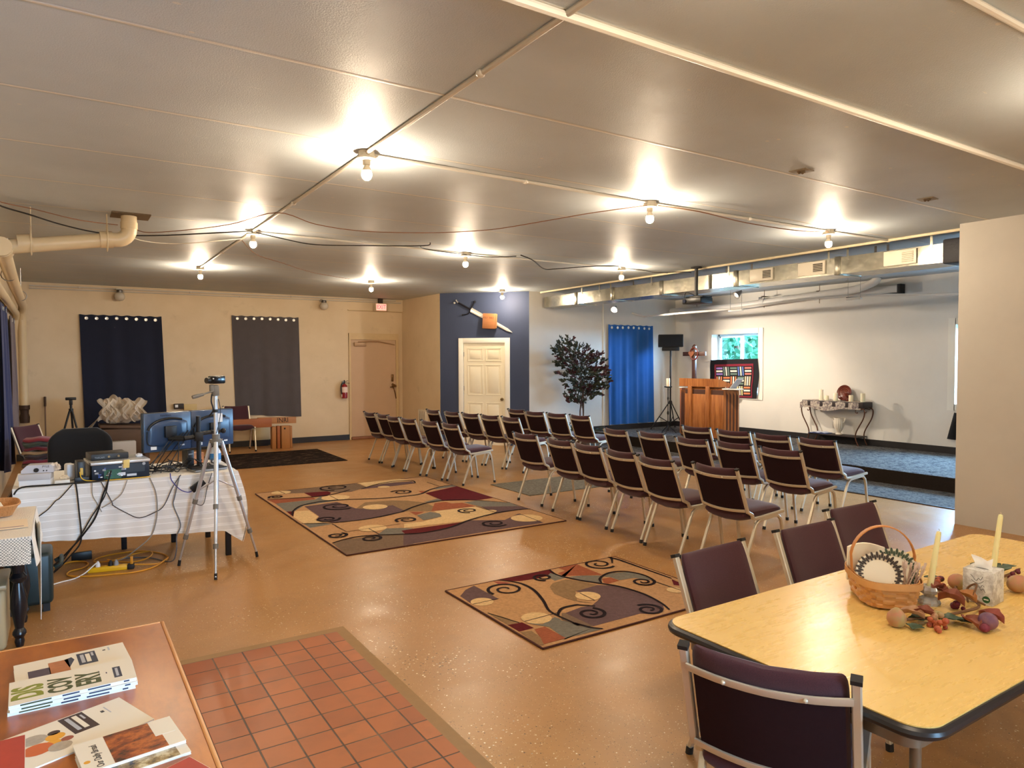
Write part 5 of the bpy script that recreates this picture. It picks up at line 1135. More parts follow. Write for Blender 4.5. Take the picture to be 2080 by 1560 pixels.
for x in (-0.01, 0.06): MB().cyl((x, -0.118, 0.025), (x, -0.132, 0.025), 0.009).obj('jack', t, BRASS)
o = MB().box((0, 0, 0), (0.045, 0.004, 0.07), (0.25, 0, 0.2), bev=0.001).obj('yellow_tag', None, mat('tag_yellow', (238, 208, 128), 0.6, var=0.2, vscale=40)); o.location = (0.43, 6.375, TZ+0.125); tag(o, 'yellow and white paper tag stuck on the cables at the computer', 'tag')
crumple('adapter', 'small white adapter on the silver computer lid', 'adapter', (0.535, 6.60, TZ+0.149), 0.026, (1.3, 1, 0.8), WPL, 12, 0.2)
# monitors seen from behind, on a twin arm
g = NT('monitor_back_daylit', 0.28, 0.5); c = g.mix(g.noise(3, 3), lin((40, 62, 92)), lin((48, 74, 106))); MONB = g.color(c)  # blue of reflected daylight is put into the shell colour
LABW = mat('label_white', (232, 232, 230), 0.5)
def monitor(x, y, rz, lb):
    t = gear('monitor', lb, 'monitor', x, y, rz, 0.905, 'monitors on the twin arm')
    w_, h_ = 0.42, 0.335
    MB().b2((-w_/2, 0, 0), (w_/2, 0.03, h_), bev=0.008).obj('back_shell', t, MONB)
    MB().b2((-w_/2-0.004, 0.03, -0.004), (w_/2+0.004, 0.052, h_+0.004), bev=0.006).obj('bezel', t, BLKD)
    m = MB().sheet(lambda u, v: ((u-0.5)*0.36, -0.028*math.sin(PI*u)**0.35*math.sin(PI*min(1, max(0, v)))**0.35+0.002, 0.04+0.25*v-(0.0 if v < .5 else 0.10*(abs(u-0.56)**2)*(v-.5)*4)), 22, 14, 0); m.obj('bulge', t, MONB)
    MB().tube([(-0.18, -0.006, 0.19), (-0.15, -0.010, 0.235), (-0.08, -0.012, 0.27), (0.02, -0.012, 0.285), (0.12, -0.006, 0.27)], 0.011, 8, 6).obj('vent_curve', t, BLKD)
    MB().tube([(-0.185, -0.004, 0.18), (-0.185, -0.004, 0.09), (-0.16, -0.004, 0.06), (-0.09, -0.004, 0.055)], 0.006, 6, 4).obj('groove', t, BLKD)
    for xx, zz, ww, hh in ((-0.155, 0.02, 0.05, 0.03), (0.11, 0.035, 0.035, 0.025)): MB().b2((xx, -0.003, zz), (xx+ww, 0.001, zz+hh)).obj('label', t, LABW)
    MB().b2((-0.05, -0.055, 0.12), (0.05, -0.024, 0.22), bev=0.004).obj('mount_plate', t, BLKD)
    return t
t1 = monitor(0.783, 6.775, 0.37, 'left monitor on the desk, blue daylight reflection coloured into its back, next to the computer')
text('ViewSonic', 0.024, mat('logo_dark', (22, 34, 58), 0.4), 'lettering', t1, frame((-0.02, -0.0012, 0.312), (1, 0, 0), (0, 0, 1)), 0.0006)
t2 = monitor(1.175, 6.935, 0.37, 'right monitor on the desk, blue daylight reflection coloured into its back, behind the camcorder tripod')
MB().b2((0.02, -0.032, 0.22), (0.08, -0.022, 0.30)).obj('asset_sticker', t2, LABW)
t = gear('monitor_stand', 'black twin monitor arm and clamp pole standing on the desk', 'monitor arm', 1.02, 6.72, 0.0)
MB().cyl((0, 0, 0), (0, 0, 0.46), 0.02).obj('pole', t, BLKM)
MB().b2((-0.09, -0.07, 0), (0.09, 0.07, 0.015), bev=0.004).obj('base', t, BLKM)
MB().b2((-0.035, -0.035, 0.24), (0.035, 0.035, 0.32), bev=0.005).cyl((0, 0, 0.28), (-0.12, -0.02, 0.27), 0.02).cyl((-0.12, -0.02, 0.27), (-0.235, 0.03, 0.275), 0.024).obj('left_arm', t, BLKM)
MB().cyl((0, 0, 0.30), (0.10, 0.02, 0.31), 0.018).cyl((0.10, 0.02, 0.31), (0.17, 0.15, 0.30), 0.02).cyl((0.10, 0.02, 0.31), (0.2, -0.01, 0.32), 0.01).sphere((0.205, -0.01, 0.32), 0.024, n=8).obj('right_arm', t, BLKM)
t = gear('desktop_tower', 'slim black upright device under the monitors', 'computer', 0.95, 6.86, 0.35); MB().b2((-0.03, -0.05, 0), (0.03, 0.05, 0.15), bev=0.004).obj('case', t, BLKD); MB().b2((-0.02, -0.052, 0.11), (0.02, -0.049, 0.12)).obj('logo_strip', t, GPL)
t = gear('laptop', 'thin dark laptop under the monitor arm at the right end of the desk', 'laptop', 1.06, 6.56, 0.25)
MB().b2((-0.14, -0.09, 0), (0.14, 0.09, 0.016), bev=0.004).obj('base', t, GPL); MB().b2((-0.14, -0.09, 0.016), (0.14, 0.09, 0.026), bev=0.004).obj('lid', t, BLKD)
t = gear('water_jug', 'white plastic jug with a blue label behind the tripod on the desk', 'jug', 1.20, 6.98)
MB().lathe([(0, 0), (0.045, 0), (0.05, 0.01), (0.05, 0.10), (0.03, 0.14), (0.015, 0.15), (0.015, 0.165), (0, 0.165)], n=20).obj('body', t, WPL); MB().lathe([(0.0505, 0.03), (0.0512, 0.035), (0.0512, 0.085), (0.0505, 0.09)], n=20).obj('label', t, mat('label_blue', (60, 130, 190), 0.5))
o = MB().sheet(lambda u, v: (-0.1+0.2*u, -0.07+0.14*v, 0.004+0.012*math.sin(4*u+2*v)**2), 10, 8, 0.002).obj('paper_sheet', None, PAPER); o.location = (0.80, 6.95, TZ); tag(o, 'loose white papers on the desk under the left monitor', 'paper')
o = MB().b2((-0.07, -0.05, 0), (0.07, 0.05, 0.10), bev=0.003).obj('snack_box', None, mat('snack_print', (214, 150, 110), 0.5, var=0.5, vscale=30)); o.location = (1.03, 7.05, TZ); o.rotation_euler = (0, 0, 0.2); tag(o, 'orange and pink printed box behind the monitor pole', 'box')
# cable tangle under the monitors
rg = random.Random(31)
for k in range(14):
    x = rg.uniform(0.60, 1.05); y = rg.uniform(6.45, 6.85); z = TZ+0.006
    pts = [(x, y, z)]
    for q in range(7):
        x += rg.uniform(-.13, .13); y += rg.uniform(-.08, .08); x = min(1.16, max(0.6, x)); y = min(6.9, max(6.42, y)); pts.append((x, y, TZ+0.006+abs(rg.gauss(0, .03))))
    if k < 6: pts.append((0.78+0.04*k, 6.70+0.012*k, 1.0+0.02*k))
    tag(MB().tube(pts, 0.0042, 5, 5).obj('cable', None, WBLK), 'black cable in the tangle on the desk under the monitors', 'cable', 'tangled black cables on the desk')
FY = 6.325
def drop(label, xz, r, m, tail=(), y=FY): return cable('cable', label, [(x, y, z) for x, z in xz]+list(tail), r, m, 5, 'cable', 'cables hanging over the desk cloth')
drop('thin black cable slanting from the modem to the lace table', [(0.06, 0.745), (-0.02, 0.65), (-0.05, 0.63), (-0.1, 0.57), (-0.18, 0.51)], 0.004, WBLK)
drop('single black cable hanging straight down below the modem', [(0.08, 0.76), (0.09, 0.67), (0.1, 0.52), (0.11, 0.37), (0.1, 0.28), (0.04, 0.2)], 0.006, WBLK, [(-0.08, 6.4, 0.06), (-0.2, 6.5, 0.007), (-0.4, 6.5, 0.007)])
drop('thicker black cable dropping from the computer down to the left', [(0.32, 0.83), (0.29, 0.72), (0.26, 0.64), (0.21, 0.48), (0.14, 0.37), (0.04, 0.25)], 0.007, WBLK, [(-0.1, 6.4, 0.1), (-0.28, 6.45, 0.01)])
drop('second black cable beside the thicker one below the computer', [(0.3, 0.76), (0.27, 0.63), (0.18, 0.48), (0.12, 0.37), (0.05, 0.26)], 0.005, WBLK, [(-0.1, 6.36, 0.05), (-0.22, 6.3, 0.006), (-0.3, 6.2, 0.006)], FY-0.012)
drop('thin grey cable hanging in front of the cloth left of centre', [(0.19, 0.745), (0.19, 0.65), (0.22, 0.58), (0.25, 0.51)], 0.0035, WGRY)
drop('thin tan cable slanting left below the computer', [(0.43, 0.745), (0.39, 0.64), (0.32, 0.58), (0.25, 0.54)], 0.0035, WGRY)
drop('dark cable swagged in a wide V across the cloth', [(0.25, 0.745), (0.32, 0.58), (0.33, 0.55), (0.42, 0.48), (0.51, 0.43), (0.62, 0.46), (0.69, 0.51), (0.76, 0.66), (0.82, 0.75)], 0.004, mat('dark_grey_cable', (66, 66, 74), 0.5))
drop('grey power cord from the desk down to the yellow power strip', [(0.59, 0.745), (0.63, 0.63), (0.64, 0.51), (0.63, 0.39), (0.59, 0.27), (0.5, 0.19)], 0.005, WGRY, [(0.40, 6.40, 0.10), (0.345, 6.47, 0.075)])
drop('grey cable hanging to the floor left of the tripod', [(0.81, 0.745), (0.77, 0.57), (0.76, 0.5), (0.81, 0.34), (0.78, 0.24), (0.775, 0.12)], 0.005, mat('slate_cable', (104, 108, 116), 0.5), [(0.74, 6.40, 0.02), (0.6, 6.7, 0.006), (0.4, 6.8, 0.006)])
drop('blue network cable looping over the front edge of the desk', [(0.74, 0.77), (0.75, 0.71), (0.81, 0.63), (0.87, 0.6), (0.91, 0.61)], 0.004, WBLU)
drop('thin black cord looping below the hanging adapter', [(1.06, 0.745), (1.02, 0.62), (0.99, 0.49), (0.94, 0.49), (0.91, 0.54)], 0.003, WBLK)
drop('long black cable lying along the front edge of the desk', [(-0.31, 0.70), (-0.26, 0.749), (-0.08, 0.75), (0.08, 0.75), (0.23, 0.75), (0.29, 0.76)], 0.0065, WBLK, (), 6.352)
drop('yellow network cable running from the modem along the desk edge', [(0.11, 0.83), (0.13, 0.77), (0.22, 0.75), (0.4, 0.748), (0.6, 0.75)], 0.004, WYEL, (), 6.37)
o = MB().box((0, 0, 0), (0.12, 0.035, 0.055), (0, R(-36), 0), bev=0.006).obj('power_adapter', None, BLKD); o.location = (0.945, 6.31, 0.65); tag(o, 'black power adapter hanging in front of the cloth behind the tripod leg', 'adapter')
# power strip and cords on the floor
t = thing('power_strip', 'yellow power strip on the floor under the desk', 'power strip', (0.29, 6.47, 0), -0.20)
MB().b2((-0.14, -0.028, 0), (0.14, 0.028, 0.04), bev=0.006).obj('case', t, mat('strip_yellow', (236, 184, 30), 0.4)); MB().b2((0.14, -0.028, 0), (0.19, 0.028, 0.038), bev=0.006).obj('end_block', t, BLKP)
for x, mm in ((-0.07, WPL), (0.02, BLKP), (0.06, GPL)): MB().lathe([(0.018, 0.04), (0.016, 0.065), (0.006, 0.085), (0.0, 0.085)], (x, 0.0, 0), 12).obj('plug', t, mm)
MB().b2((0.16, -0.005, 0.036), (0.18, 0.01, 0.10), bev=0.003).obj('cord_plug', t, mat('cord_orange', (218, 150, 40), 0.45))
YO = MATS['cord_orange']
cable('extension_cord', 'yellow orange extension cord coiled on the floor behind the power strip', [(0.47, 6.44, 0.03), (0.65, 6.44, 0.008), (0.74, 6.58, 0.008), (0.71, 6.77, 0.008), (0.58, 6.95, 0.008), (0.39, 6.98, 0.008), (0.24, 6.91, 0.008), (0.21, 6.79, 0.008), (0.33, 6.72, 0.016), (0.51, 6.85, 0.016), (0.63, 6.86, 0.018), (0.63, 6.72, 0.018), (0.55, 6.60, 0.016), (0.43, 6.60, 0.016), (0.30, 6.75, 0.022)], 0.0065, YO, 6, 'extension cord')
cable('extension_cord', 'yellow cord looping left around the power strip in front', [(-0.2, 6.62, 0.008), (-0.09, 6.77, 0.008), (0.04, 6.9, 0.008), (0.14, 6.84, 0.008), (0.16, 6.74, 0.008), (0.12, 6.64, 0.008), (0.03, 6.59, 0.008), (0.02, 6.46, 0.008), (0.14, 6.36, 0.008), (0.3, 6.31, 0.008), (0.46, 6.28, 0.008), (0.61, 6.35, 0.008), (0.73, 6.53, 0.02)], 0.0065, YO, 6, 'extension cord')
cable('power_cable', 'white power cord from the yellow strip toward the lace table', [(0.225, 6.49, 0.08), (0.19, 6.46, 0.06), (0.13, 6.42, 0.02), (0.06, 6.35, 0.007), (-0.02, 6.31, 0.007), (-0.1, 6.25, 0.007), (-0.2, 6.12, 0.007)], 0.005, WWHT, 6, 'power cord')
o = MB().b2((-0.075, -0.015, 0), (0.075, 0.015, 0.07), bev=0.005).obj('black_brick', None, BLKD); o.location = (-0.02, 6.5, 0.29); o.location.z = 0.0; o.location.x = 0.12; o.location.y = 6.95; tag(o, 'black power brick on the floor behind the hanging cables', 'adapter')

# camcorder on its tripod
SILV = mat('tripod_silver', (202, 206, 212), 0.3, 0.75); TGR = mat('tripod_grey', (112, 108, 100), 0.45)
t = thing('camera_tripod', 'tall silver camera tripod standing in front of the desk', 'tripod', (1.06, 6.115, 0))
MB().cyl((0, 0, 0.62), (0, 0, 1.42), 0.016).obj('centre_column', t, SILV)
MB().cyl((0, 0, 1.0), (0, 0, 1.09), 0.035, 0.03).cyl((0, 0, 1.02), (0, 0, 1.05), 0.05).obj('hub', t, TGR)
MB().cyl((0, 0, 1.27), (0, 0, 1.295), 0.02).obj('collar', t, BLKM)
for fx, fy in ((-0.085, -0.38), (0.335, 0.11), (-0.27, 0.19)):
    p0 = Vector((fx*0.13, fy*0.13, 1.03)); p1 = Vector((fx, fy, 0.02))
    l = MB().cyl(p0, p0.lerp(p1, 0.5), 0.0155).cyl(p0.lerp(p1, 0.45), p0.lerp(p1, 0.78), 0.0125).cyl(p0.lerp(p1, 0.75), p1, 0.0095).obj('leg', t, SILV)
    for f_ in (0.49, 0.78): MB().cyl(p0.lerp(p1, f_-0.018), p0.lerp(p1, f_+0.018), 0.02).obj('clamp', l, TGR)
    MB().cyl(p1-(p1-p0).normalized()*0.03, p1+Vector((0, 0, -0.018)), 0.012).obj('rubber_foot', l, BLKP)
    MB().cyl(Vector((0, 0, 0.72)), p0.lerp(p1, 0.40), 0.006).obj('brace', t, SILV)
MB().box((0, 0, 1.45), (0.055, 0.06, 0.09), bev=0.015).box((-0.03, -0.01, 1.47), (0.03, 0.05, 0.06), bev=0.008).cyl((0, 0, 1.405), (0, 0, 1.42), 0.03).obj('pan_head', t, TGR)
MB().tube([(-0.02, -0.03, 1.445), (-0.08, -0.05, 1.43), (-0.11, -0.06, 1.42)], 0.007, 8).loft([((-0.10, -0.057, 1.422), 0.012), ((-0.16, -0.075, 1.408), 0.016), ((-0.185, -0.083, 1.402), 0.014)], 10).obj('pan_handle', t, TGR)
MB().tube([(-0.03, -0.02, 1.42), (-0.035, -0.02, 1.36), (-0.02, -0.01, 1.29), (-0.05, 0.01, 1.24)], 0.006, 6, 5).tube([(0.02, -0.015, 1.38), (0.035, -0.015, 1.28), (0.02, -0.018, 1.18), (0.0, -0.02, 1.10)], 0.003, 5, 5).obj('cord', t, WBLK)
t = thing('camcorder', 'small black camcorder on top of the tall silver tripod', 'camcorder', (1.06, 6.115, 1.497), 0.52)
MB().box((0.015, 0, 0.04), (0.13, 0.065, 0.065), bev=0.012).obj('body', t, BLKD); MB().cyl((-0.05, 0, 0.035), (-0.085, 0, 0.035), 0.024).obj('lens_barrel', t, BLKD); MB().box((0.01, -0.034, 0.04), (0.115, 0.006, 0.058), bev=0.002).obj('flip_screen', t, mat('screen_black', (14, 14, 16), 0.2)); MB().sphere((-0.045, -0.034, 0.05), 0.006, n=8).obj('indicator', t, WPL)

# office chair behind the desk
BLKF = cloth_mat('black_upholstery', (20, 19, 20)); t = thing('office_chair', 'black office chair with a rounded back behind the desk', 'chair', (0.15, 8.05, 0))
def ofb(u): return Vector((0, 0.03*math.sin(PI*u)-0.09, 0.62+0.42*u)), Vector((0, -1, 0.1)).normalized(), Vector((1, 0, 0))
m = MB(); b = bmesh.new(); rings = []
for i in range(15):
    u = i/14; zz = 0.60+0.44*u; hw = 0.27*(1-max(0, (u-0.62)/0.38)**2.6*0.45); ring = []
    for q in range(28):
        a = 2*PI*q/28; x = hw*math.copysign(abs(math.cos(a))**0.5, math.cos(a)); yv = 0.045*math.copysign(abs(math.sin(a))**0.8, math.sin(a))*(1 if 0 < i < 14 else 0.5)
        ring.append(b.verts.new((x, yv-0.08-0.05*(x/0.27)**2+0.05*u, zz)))
    rings.append(ring)
for i in range(14):
    for q in range(28): b.faces.new((rings[i][q], rings[i][(q+1) % 28], rings[i+1][(q+1) % 28], rings[i+1][q])).smooth = True
b.faces.new(rings[0][::-1]); b.faces.new(rings[-1]); m._take(b); m.obj('backrest', t, BLKF)
def ofs(u): return Vector((0, -0.05+0.48*u, 0.47)), Vector((0, 0, 1)), Vector((1, 0, 0))
superpad(ofs, 0.5, 0.09).obj('seat', t, BLKF)
MB().cyl((0, 0.18, 0.10), (0, 0.18, 0.44), 0.03).b2((-0.03, -0.12, 0.42), (0.03, 0.2, 0.44)).b2((-0.03, -0.13, 0.42), (0.03, -0.10, 0.72)).obj('column', t, BLKM)
for k in range(5):
    a = 2*PI*k/5; e = Vector((math.cos(a), math.sin(a), 0)); c0 = Vector((0, 0.18, 0))
    l = MB().tube([c0+Vector((0, 0, 0.12)), c0+e*0.28+Vector((0, 0, 0.07))], 0.02, 8).obj('leg', t, BLKP); MB().cyl(c0+e*0.28+Vector((-0.015, 0, 0.028)), c0+e*0.28+Vector((0.015, 0, 0.028)), 0.028).obj('caster', l, BLKP)

# against the back wall: tripod, broom, wrapped bundle on a chest, beam and posts
t = thing('camera_tripod', 'small black and silver tripod against the back wall', 'tripod', (0.13, 13.3, 0))
MB().cyl((0, 0, 0.88), (0, 0, 1.0), 0.018).cyl((0, 0, 0.90), (0, 0, 0.94), 0.032).obj('head', t, BLKM)
for k, (fx, fy) in enumerate(((-0.26, -0.1), (0.2, -0.15), (0.05, 0.25))):
    p0 = Vector((fx*.08, fy*.08, 0.90)); p1 = Vector((fx, fy, 0.0))
    l = MB().cyl(p0, p0.lerp(p1, 0.4), 0.015).obj('leg', t, BLKM); MB().cyl(p0.lerp(p1, 0.38), p1, 0.009).obj('lower_leg', l, SILV)
t2 = thing('camera', 'small black camera on the little tripod by the back wall', 'camera', (0.13, 13.3, 1.0)); MB().box((0, 0, 0.04), (0.05, 0.05, 0.08), bev=0.006).obj('grip', t2, BLKM); MB().box((0.0, -0.01, 0.10), (0.15, 0.05, 0.045), bev=0.008).obj('body', t2, BLKD)
t = thing('broom', 'broom with a dark handle tip leaning in the back left corner', 'broom', (-0.235, 14.42, 0)); MB().cyl((0, -0.14, 0.12), (0, 0.09, 0.98), 0.011).obj('handle', t, mat('broom_stick', (112, 90, 80), 0.5)); MB().cyl((0, 0.06, 0.93), (0, 0.105, 1.09), 0.018).obj('grip', t, mat('grip_brown', (62, 42, 32), 0.6)); MB().box((0, -0.15, 0.075), (0.26, 0.05, 0.15), bev=0.01).obj('brush', t, mat('bristles', (60, 56, 52), 0.9, bump=0.6, bscale=80))
CHEST = mat('old_wood', (88, 66, 50), 0.6, var=0.3, vscale=7, stretch=(0.4, 1, 3))
t = thing('wooden_chest', 'old brown wooden bench chest under the plastic bundle', 'chest', (0.92, 13.75, 0)); MB().b2((-0.36, -0.25, 0.12), (0.36, 0.25, 0.56), bev=0.01).obj('body', t, CHEST); MB().box((0, 0, 0.585), (0.78, 0.55, 0.05), (0, 0.06, 0), bev=0.01).obj('lid', t, CHEST)
for x in (-0.31, 0.31):
    for y in (-0.2, 0.2): MB().b2((x-0.035, y-0.035, 0), (x+0.035, y+0.035, 0.12)).obj('leg', t, CHEST)
t = MB().box((0, 0, 0.09), (0.34, 0.2, 0.18), bev=0.006).obj('storage_box', None, mat('pale_box', (188, 190, 192), 0.5)); t.location = (0.86, 13.2, 0.22); t.location.z = 0.0; t.scale = (1, 1, 2.1); tag(t, 'pale grey box on the floor in front of the wooden chest', 'box')
FILM = mat('plastic_film', (220, 206, 184), 0.25, alpha=0.62, var=0.2, vscale=14)
o = crumple('plastic_bundle', 'large bundle of clear crumpled plastic on the wooden chest', 'plastic bundle', (0.86, 13.75, 0.64), 0.27, (1.35, 0.95, 1.25), FILM, 17, 0.30)
m = MB(); rg = random.Random(8)
for k in range(9):
    x = rg.uniform(-.28, .28); m.sheet(lambda u, v: (x+(u-.5)*0.16+0.05*math.sin(7*v+k), -0.20-0.06*math.sin(PI*v)+0.03*math.sin(9*u+k), 0.05+0.36*v+0.03*math.sin(5*u)), 8, 12)
m.sheet(lambda u, v: (-0.22-0.30*v+0.08*u, -0.18+0.05*math.sin(8*u), 0.22-0.28*v+0.2*u*(1-v)), 8, 10); m.sheet(lambda u, v: (-.18+.2*u-.06*v, -.1+.05*math.sin(6*u), 0.36+0.14*math.sin(PI*v)*math.sin(PI*u)), 10, 10)
m.obj('fold', o, FILM)
BEAM = mat('cedar_beam', (158, 92, 52), 0.55, var=0.18, vscale=6, stretch=(0.5, 3, 3)); POST = mat('pine_post', (170, 116, 66), 0.55, var=0.2, vscale=6, stretch=(3, 3, 0.4))
t = thing('wooden_beam', 'heavy wooden beam lettered INRI lying across the chair seat and posts', 'beam', (3.0, 13.85, 0.43), -0.02)
m = MB().box((0.04, 0, 0.085), (0.72, 0.11, 0.17), bev=0.008).obj('front_block', t, BEAM); MB().box((-0.36, 0, 0.085), (0.09, 0.10, 0.15), bev=0.006).obj('end_block', t, mat('beam_end', (104, 62, 40), 0.6))
MB().box((0.52, 0.06, 0.115), (0.72, 0.10, 0.12), (0, 0.02, 0), bev=0.006).obj('rear_plank', t, mat('beam_light', (176, 122, 76), 0.55, var=0.2, vscale=8, stretch=(0.5, 3, 3)))
text('INRI', 0.13, mat('burnt_black', (36, 24, 18), 0.7), 'lettering', t, frame((0.62, 0.008, 0.115), (1, 0, 0), (0, 0, 1)), 0.0012, sx=0.9)
for k, (x, y, w_, d_, h_, lb) in enumerate(((3.655, 13.83, 0.16, 0.12, 0.44, 'widest upright wooden post with a knot under the INRI beam'), (3.53, 13.86, 0.055, 0.12, 0.44, 'narrow reddish upright post left of the widest one'), (3.45, 13.90, 0.075, 0.14, 0.43, 'leftmost upright wooden post under the INRI beam'), (3.765, 13.88, 0.045, 0.16, 0.43, 'rightmost thin upright post under the INRI beam'))):
    o = MB().b2((-w_/2, -d_/2, 0), (w_/2, d_/2, h_), bev=0.006).obj('wooden_post', None, POST if k != 1 else BEAM); o.location = (x, y, 0); tag(o, lb, 'post', 'posts under the beam')
    if k == 0: MB().lathe([(0.018, 0), (0.0, 0.004)], (0, 0, 0), 12, Matrix.Translation((-0.02, -0.061, 0.39)) @ Euler((R(90), 0, 0)).to_matrix().to_4x4()).obj('knot', o, MATS['burnt_black'])
t = thing('heater_box', 'beige metal heater box at the foot of the back wall behind the chair', 'heater', (3.35, 14.5, 0)); MB().b2((-0.16, -0.06, 0.12), (0.16, 0.035, 0.42), bev=0.01).obj('case', t, mat('heater_beige', (204, 190, 152), 0.45)); MB().b2((-0.14, -0.05, 0), (0.14, 0.03, 0.12)).obj('kick_base', t, BASE)
o = MB().b2((-0.17, -0.06, 0), (0.17, 0.06, 0.10), bev=0.01).obj('stored_case', None, mat('case_brown', (50, 38, 30), 0.6, var=0.3, vscale=12)); o.location = (1.95, 14.46, 0.98); 
t = thing('shelf_box', 'cream and dark electrical box on the back wall between the two curtains', 'wall box', (2.0, 14.53, 0.80)); bpy.data.objects.remove(o)
MB().b2((-0.22, -0.05, 0), (-0.05, 0.0, 0.10), bev=0.006).obj('dark_unit', t, MATS['case_brown']); MB().b2((-0.05, -0.055, -0.03), (0.18, 0.0, 0.085), bev=0.006).obj('cream_unit', t, mat('cream_unit', (206, 180, 124), 0.5)); MB().b2((-0.2, -0.053, 0.03), (-0.15, -0.049, 0.08)).obj('label', t, LABW)
# quilts stacked behind the office chair, and a wood box edge left of the desk
QMS = [cloth_mat('stack_quilt_%d' % i, c_) for i, c_ in enumerate([(110, 36, 52), (50, 36, 42), (150, 126, 96), (96, 32, 42), (52, 62, 54), (124, 46, 56)])]
bench = thing('low_stool', 'low dark stool under the stack of folded quilts', 'stool', (-0.22, 10.5, 0)); MB().b2((-0.2, -0.2, 0.40), (0.2, 0.2, 0.44), bev=0.01).obj('seat', bench, CHEST)
for x in (-0.16, 0.16):
    for y in (-0.16, 0.16): MB().b2((x-0.02, y-0.02, 0), (x+0.02, y+0.02, 0.40)).obj('leg', bench, CHEST)
for k in range(6):
    rg = random.Random(k+40); a_, b_ = rg.uniform(0, 6), rg.uniform(0, 6); hh = 0.05
    def fq(u): return Vector((-0.19+0.38*u, 0.01*math.sin(7*u+a_), 0.027+0.008*math.sin(11*u+b_))), Vector((0, 0, 1)), Vector((0, 1, 0))
    o = superpad(fq, 0.34-0.02*(k % 3), 0.056, n=18).obj('folded_quilt', None, QMS[k]); o.location = (-0.22+0.015*(k % 2), 10.48, 0.44+0.052*k); o.rotation_euler = (0, 0, 0.1*math.sin(k*2.1))
    tag(o, ('bottom crimson', 'second from bottom dark', 'third from bottom tan', 'fourth from bottom dark red', 'fifth from bottom green grey', 'topmost rose')[k]+' folded quilt in the stack behind the office chair', 'quilt', 'folded quilts in the corner')
o = MB().sheet(lambda u, v: (XL+0.015+0.01*math.sin(14*u), 10.42-0.45*u, 1.32-0.48*v), 14, 8, 0.008).obj('striped_quilt', None, None); o.data.materials.append(cloth_mat('magenta_cloth', (150, 30, 84))); tag(o, 'magenta quilt with bright stripes on the left wall at the picture edge', 'quilt')
for k, cc_ in enumerate(((236, 234, 228), (222, 206, 60), (160, 26, 34), (24, 22, 26))):
    MB().sheet(lambda u, v: (XL+0.026+0.01*math.sin(14*u), 10.42-0.45*u, 1.13-0.07*k-0.04*v-(0.03 if k > 1 else 0)), 14, 2, 0.003).obj('stripe', o, cloth_mat('stripe_%d' % k, cc_))
t = thing('cardboard_box', 'dark brown open cardboard box on the floor left of the desk', 'box', (-0.47, 6.75, 0)); MB().b2((-0.13, -0.2, 0), (0.13, 0.2, 0.50), bev=0.004).obj('body', t, mat('dark_card', (72, 52, 36), 0.7, var=0.2)); MB().box((0.10, -0.05, 0.60), (0.02, 0.34, 0.24), (0, 0.5, 0)).obj('flap', t, MATS['dark_card'])
# ================================================================ FOREGROUND
# laminate folding table
g = NT('maple_laminate', 0.2, 0.5)
n = g.noise(7.0, 6, g.scale((0.8, 16, 1)), 0.65); n2 = g.noise(2.2, 5)
c = g.mix(g.step(n, 0.3, 0.7), lin((222, 184, 106)), lin((226, 190, 113))); c = g.mix(g.math('MULTIPLY', g.step(n2, 0.5, 0.75), 0.25), c, lin((212, 170, 96)))
g.put(g.b.inputs['Roughness'], g.math('MULTIPLY_ADD', g.noise(6, 5, g.scale((1, 6, 1))), 0.16, 0.2))
LAM = g.color(c)
EDGE = mat('black_edge', (30, 26, 28), 0.35); APR = mat('apron_brown', (122, 104, 84), 0.4, 0.4)
TX0, TX1, TY0, TY1, TZ2 = 1.815, 4.17, 0.885, 1.812, 0.74
def rrect(x0, y0, x1, y1, r, n=8):
    out = []
    for cx, cy, a in ((x1-r, y1-r, 0), (x0+r, y1-r, 90), (x0+r, y0+r, 180), (x1-r, y0+r, 270)):
        out += [(cx+r*math.cos(R(a+90*k/n)), cy+r*math.sin(R(a+90*k/n))) for k in range(n+1)]
    return out
t = thing('folding_table', 'long folding table with a yellow wood-look top and black edge', 'table', (0, 0, 0))
MB().prism(rrect(TX0+0.004, TY0+0.004, TX1-0.004, TY1-0.004, 0.075), 0.012, (0, 0, TZ2-0.012)).obj('table_top', t, LAM)
m = MB(); pts = [(x, y, TZ2-0.019) for x, y in rrect(TX0+.004, TY0+.004, TX1-.004, TY1-.004, 0.075)]; pts.append(pts[0]); pts.append(pts[1])
m.loft([(p, 0.0165) for p in pts], 10, False); m.prism(rrect(TX0+0.006, TY0+0.006, TX1-0.006, TY1-0.006, 0.073), 0.026, (0, 0, TZ2-0.038)); m.obj('edge_band', t, EDGE)
m = MB().prism(rrect(TX0+0.055, TY0+0.06, TX1-0.055, TY1-0.06, 0.05), 0.055, (0, 0, TZ2-0.092)); m.obj('apron', t, APR)
for x, d in ((2.08, 1), (3.9, -1)):
    for y in (1.05, 1.66):
        MB().cyl((x, y, 0.012), (x, y, 0.655), 0.016).cyl((x, y, 0), (x, y, 0.02), 0.02).obj('leg', t, APR)
    MB().cyl((x, 1.05, 0.30), (x, 1.66, 0.30), 0.011).obj('cross_rail', t, APR)
    MB().cyl((x, 1.36, 0.30), (x+d*0.42, 1.36, 0.65), 0.01).obj('folding_brace', t, APR)
tz = TZ2+0.0006
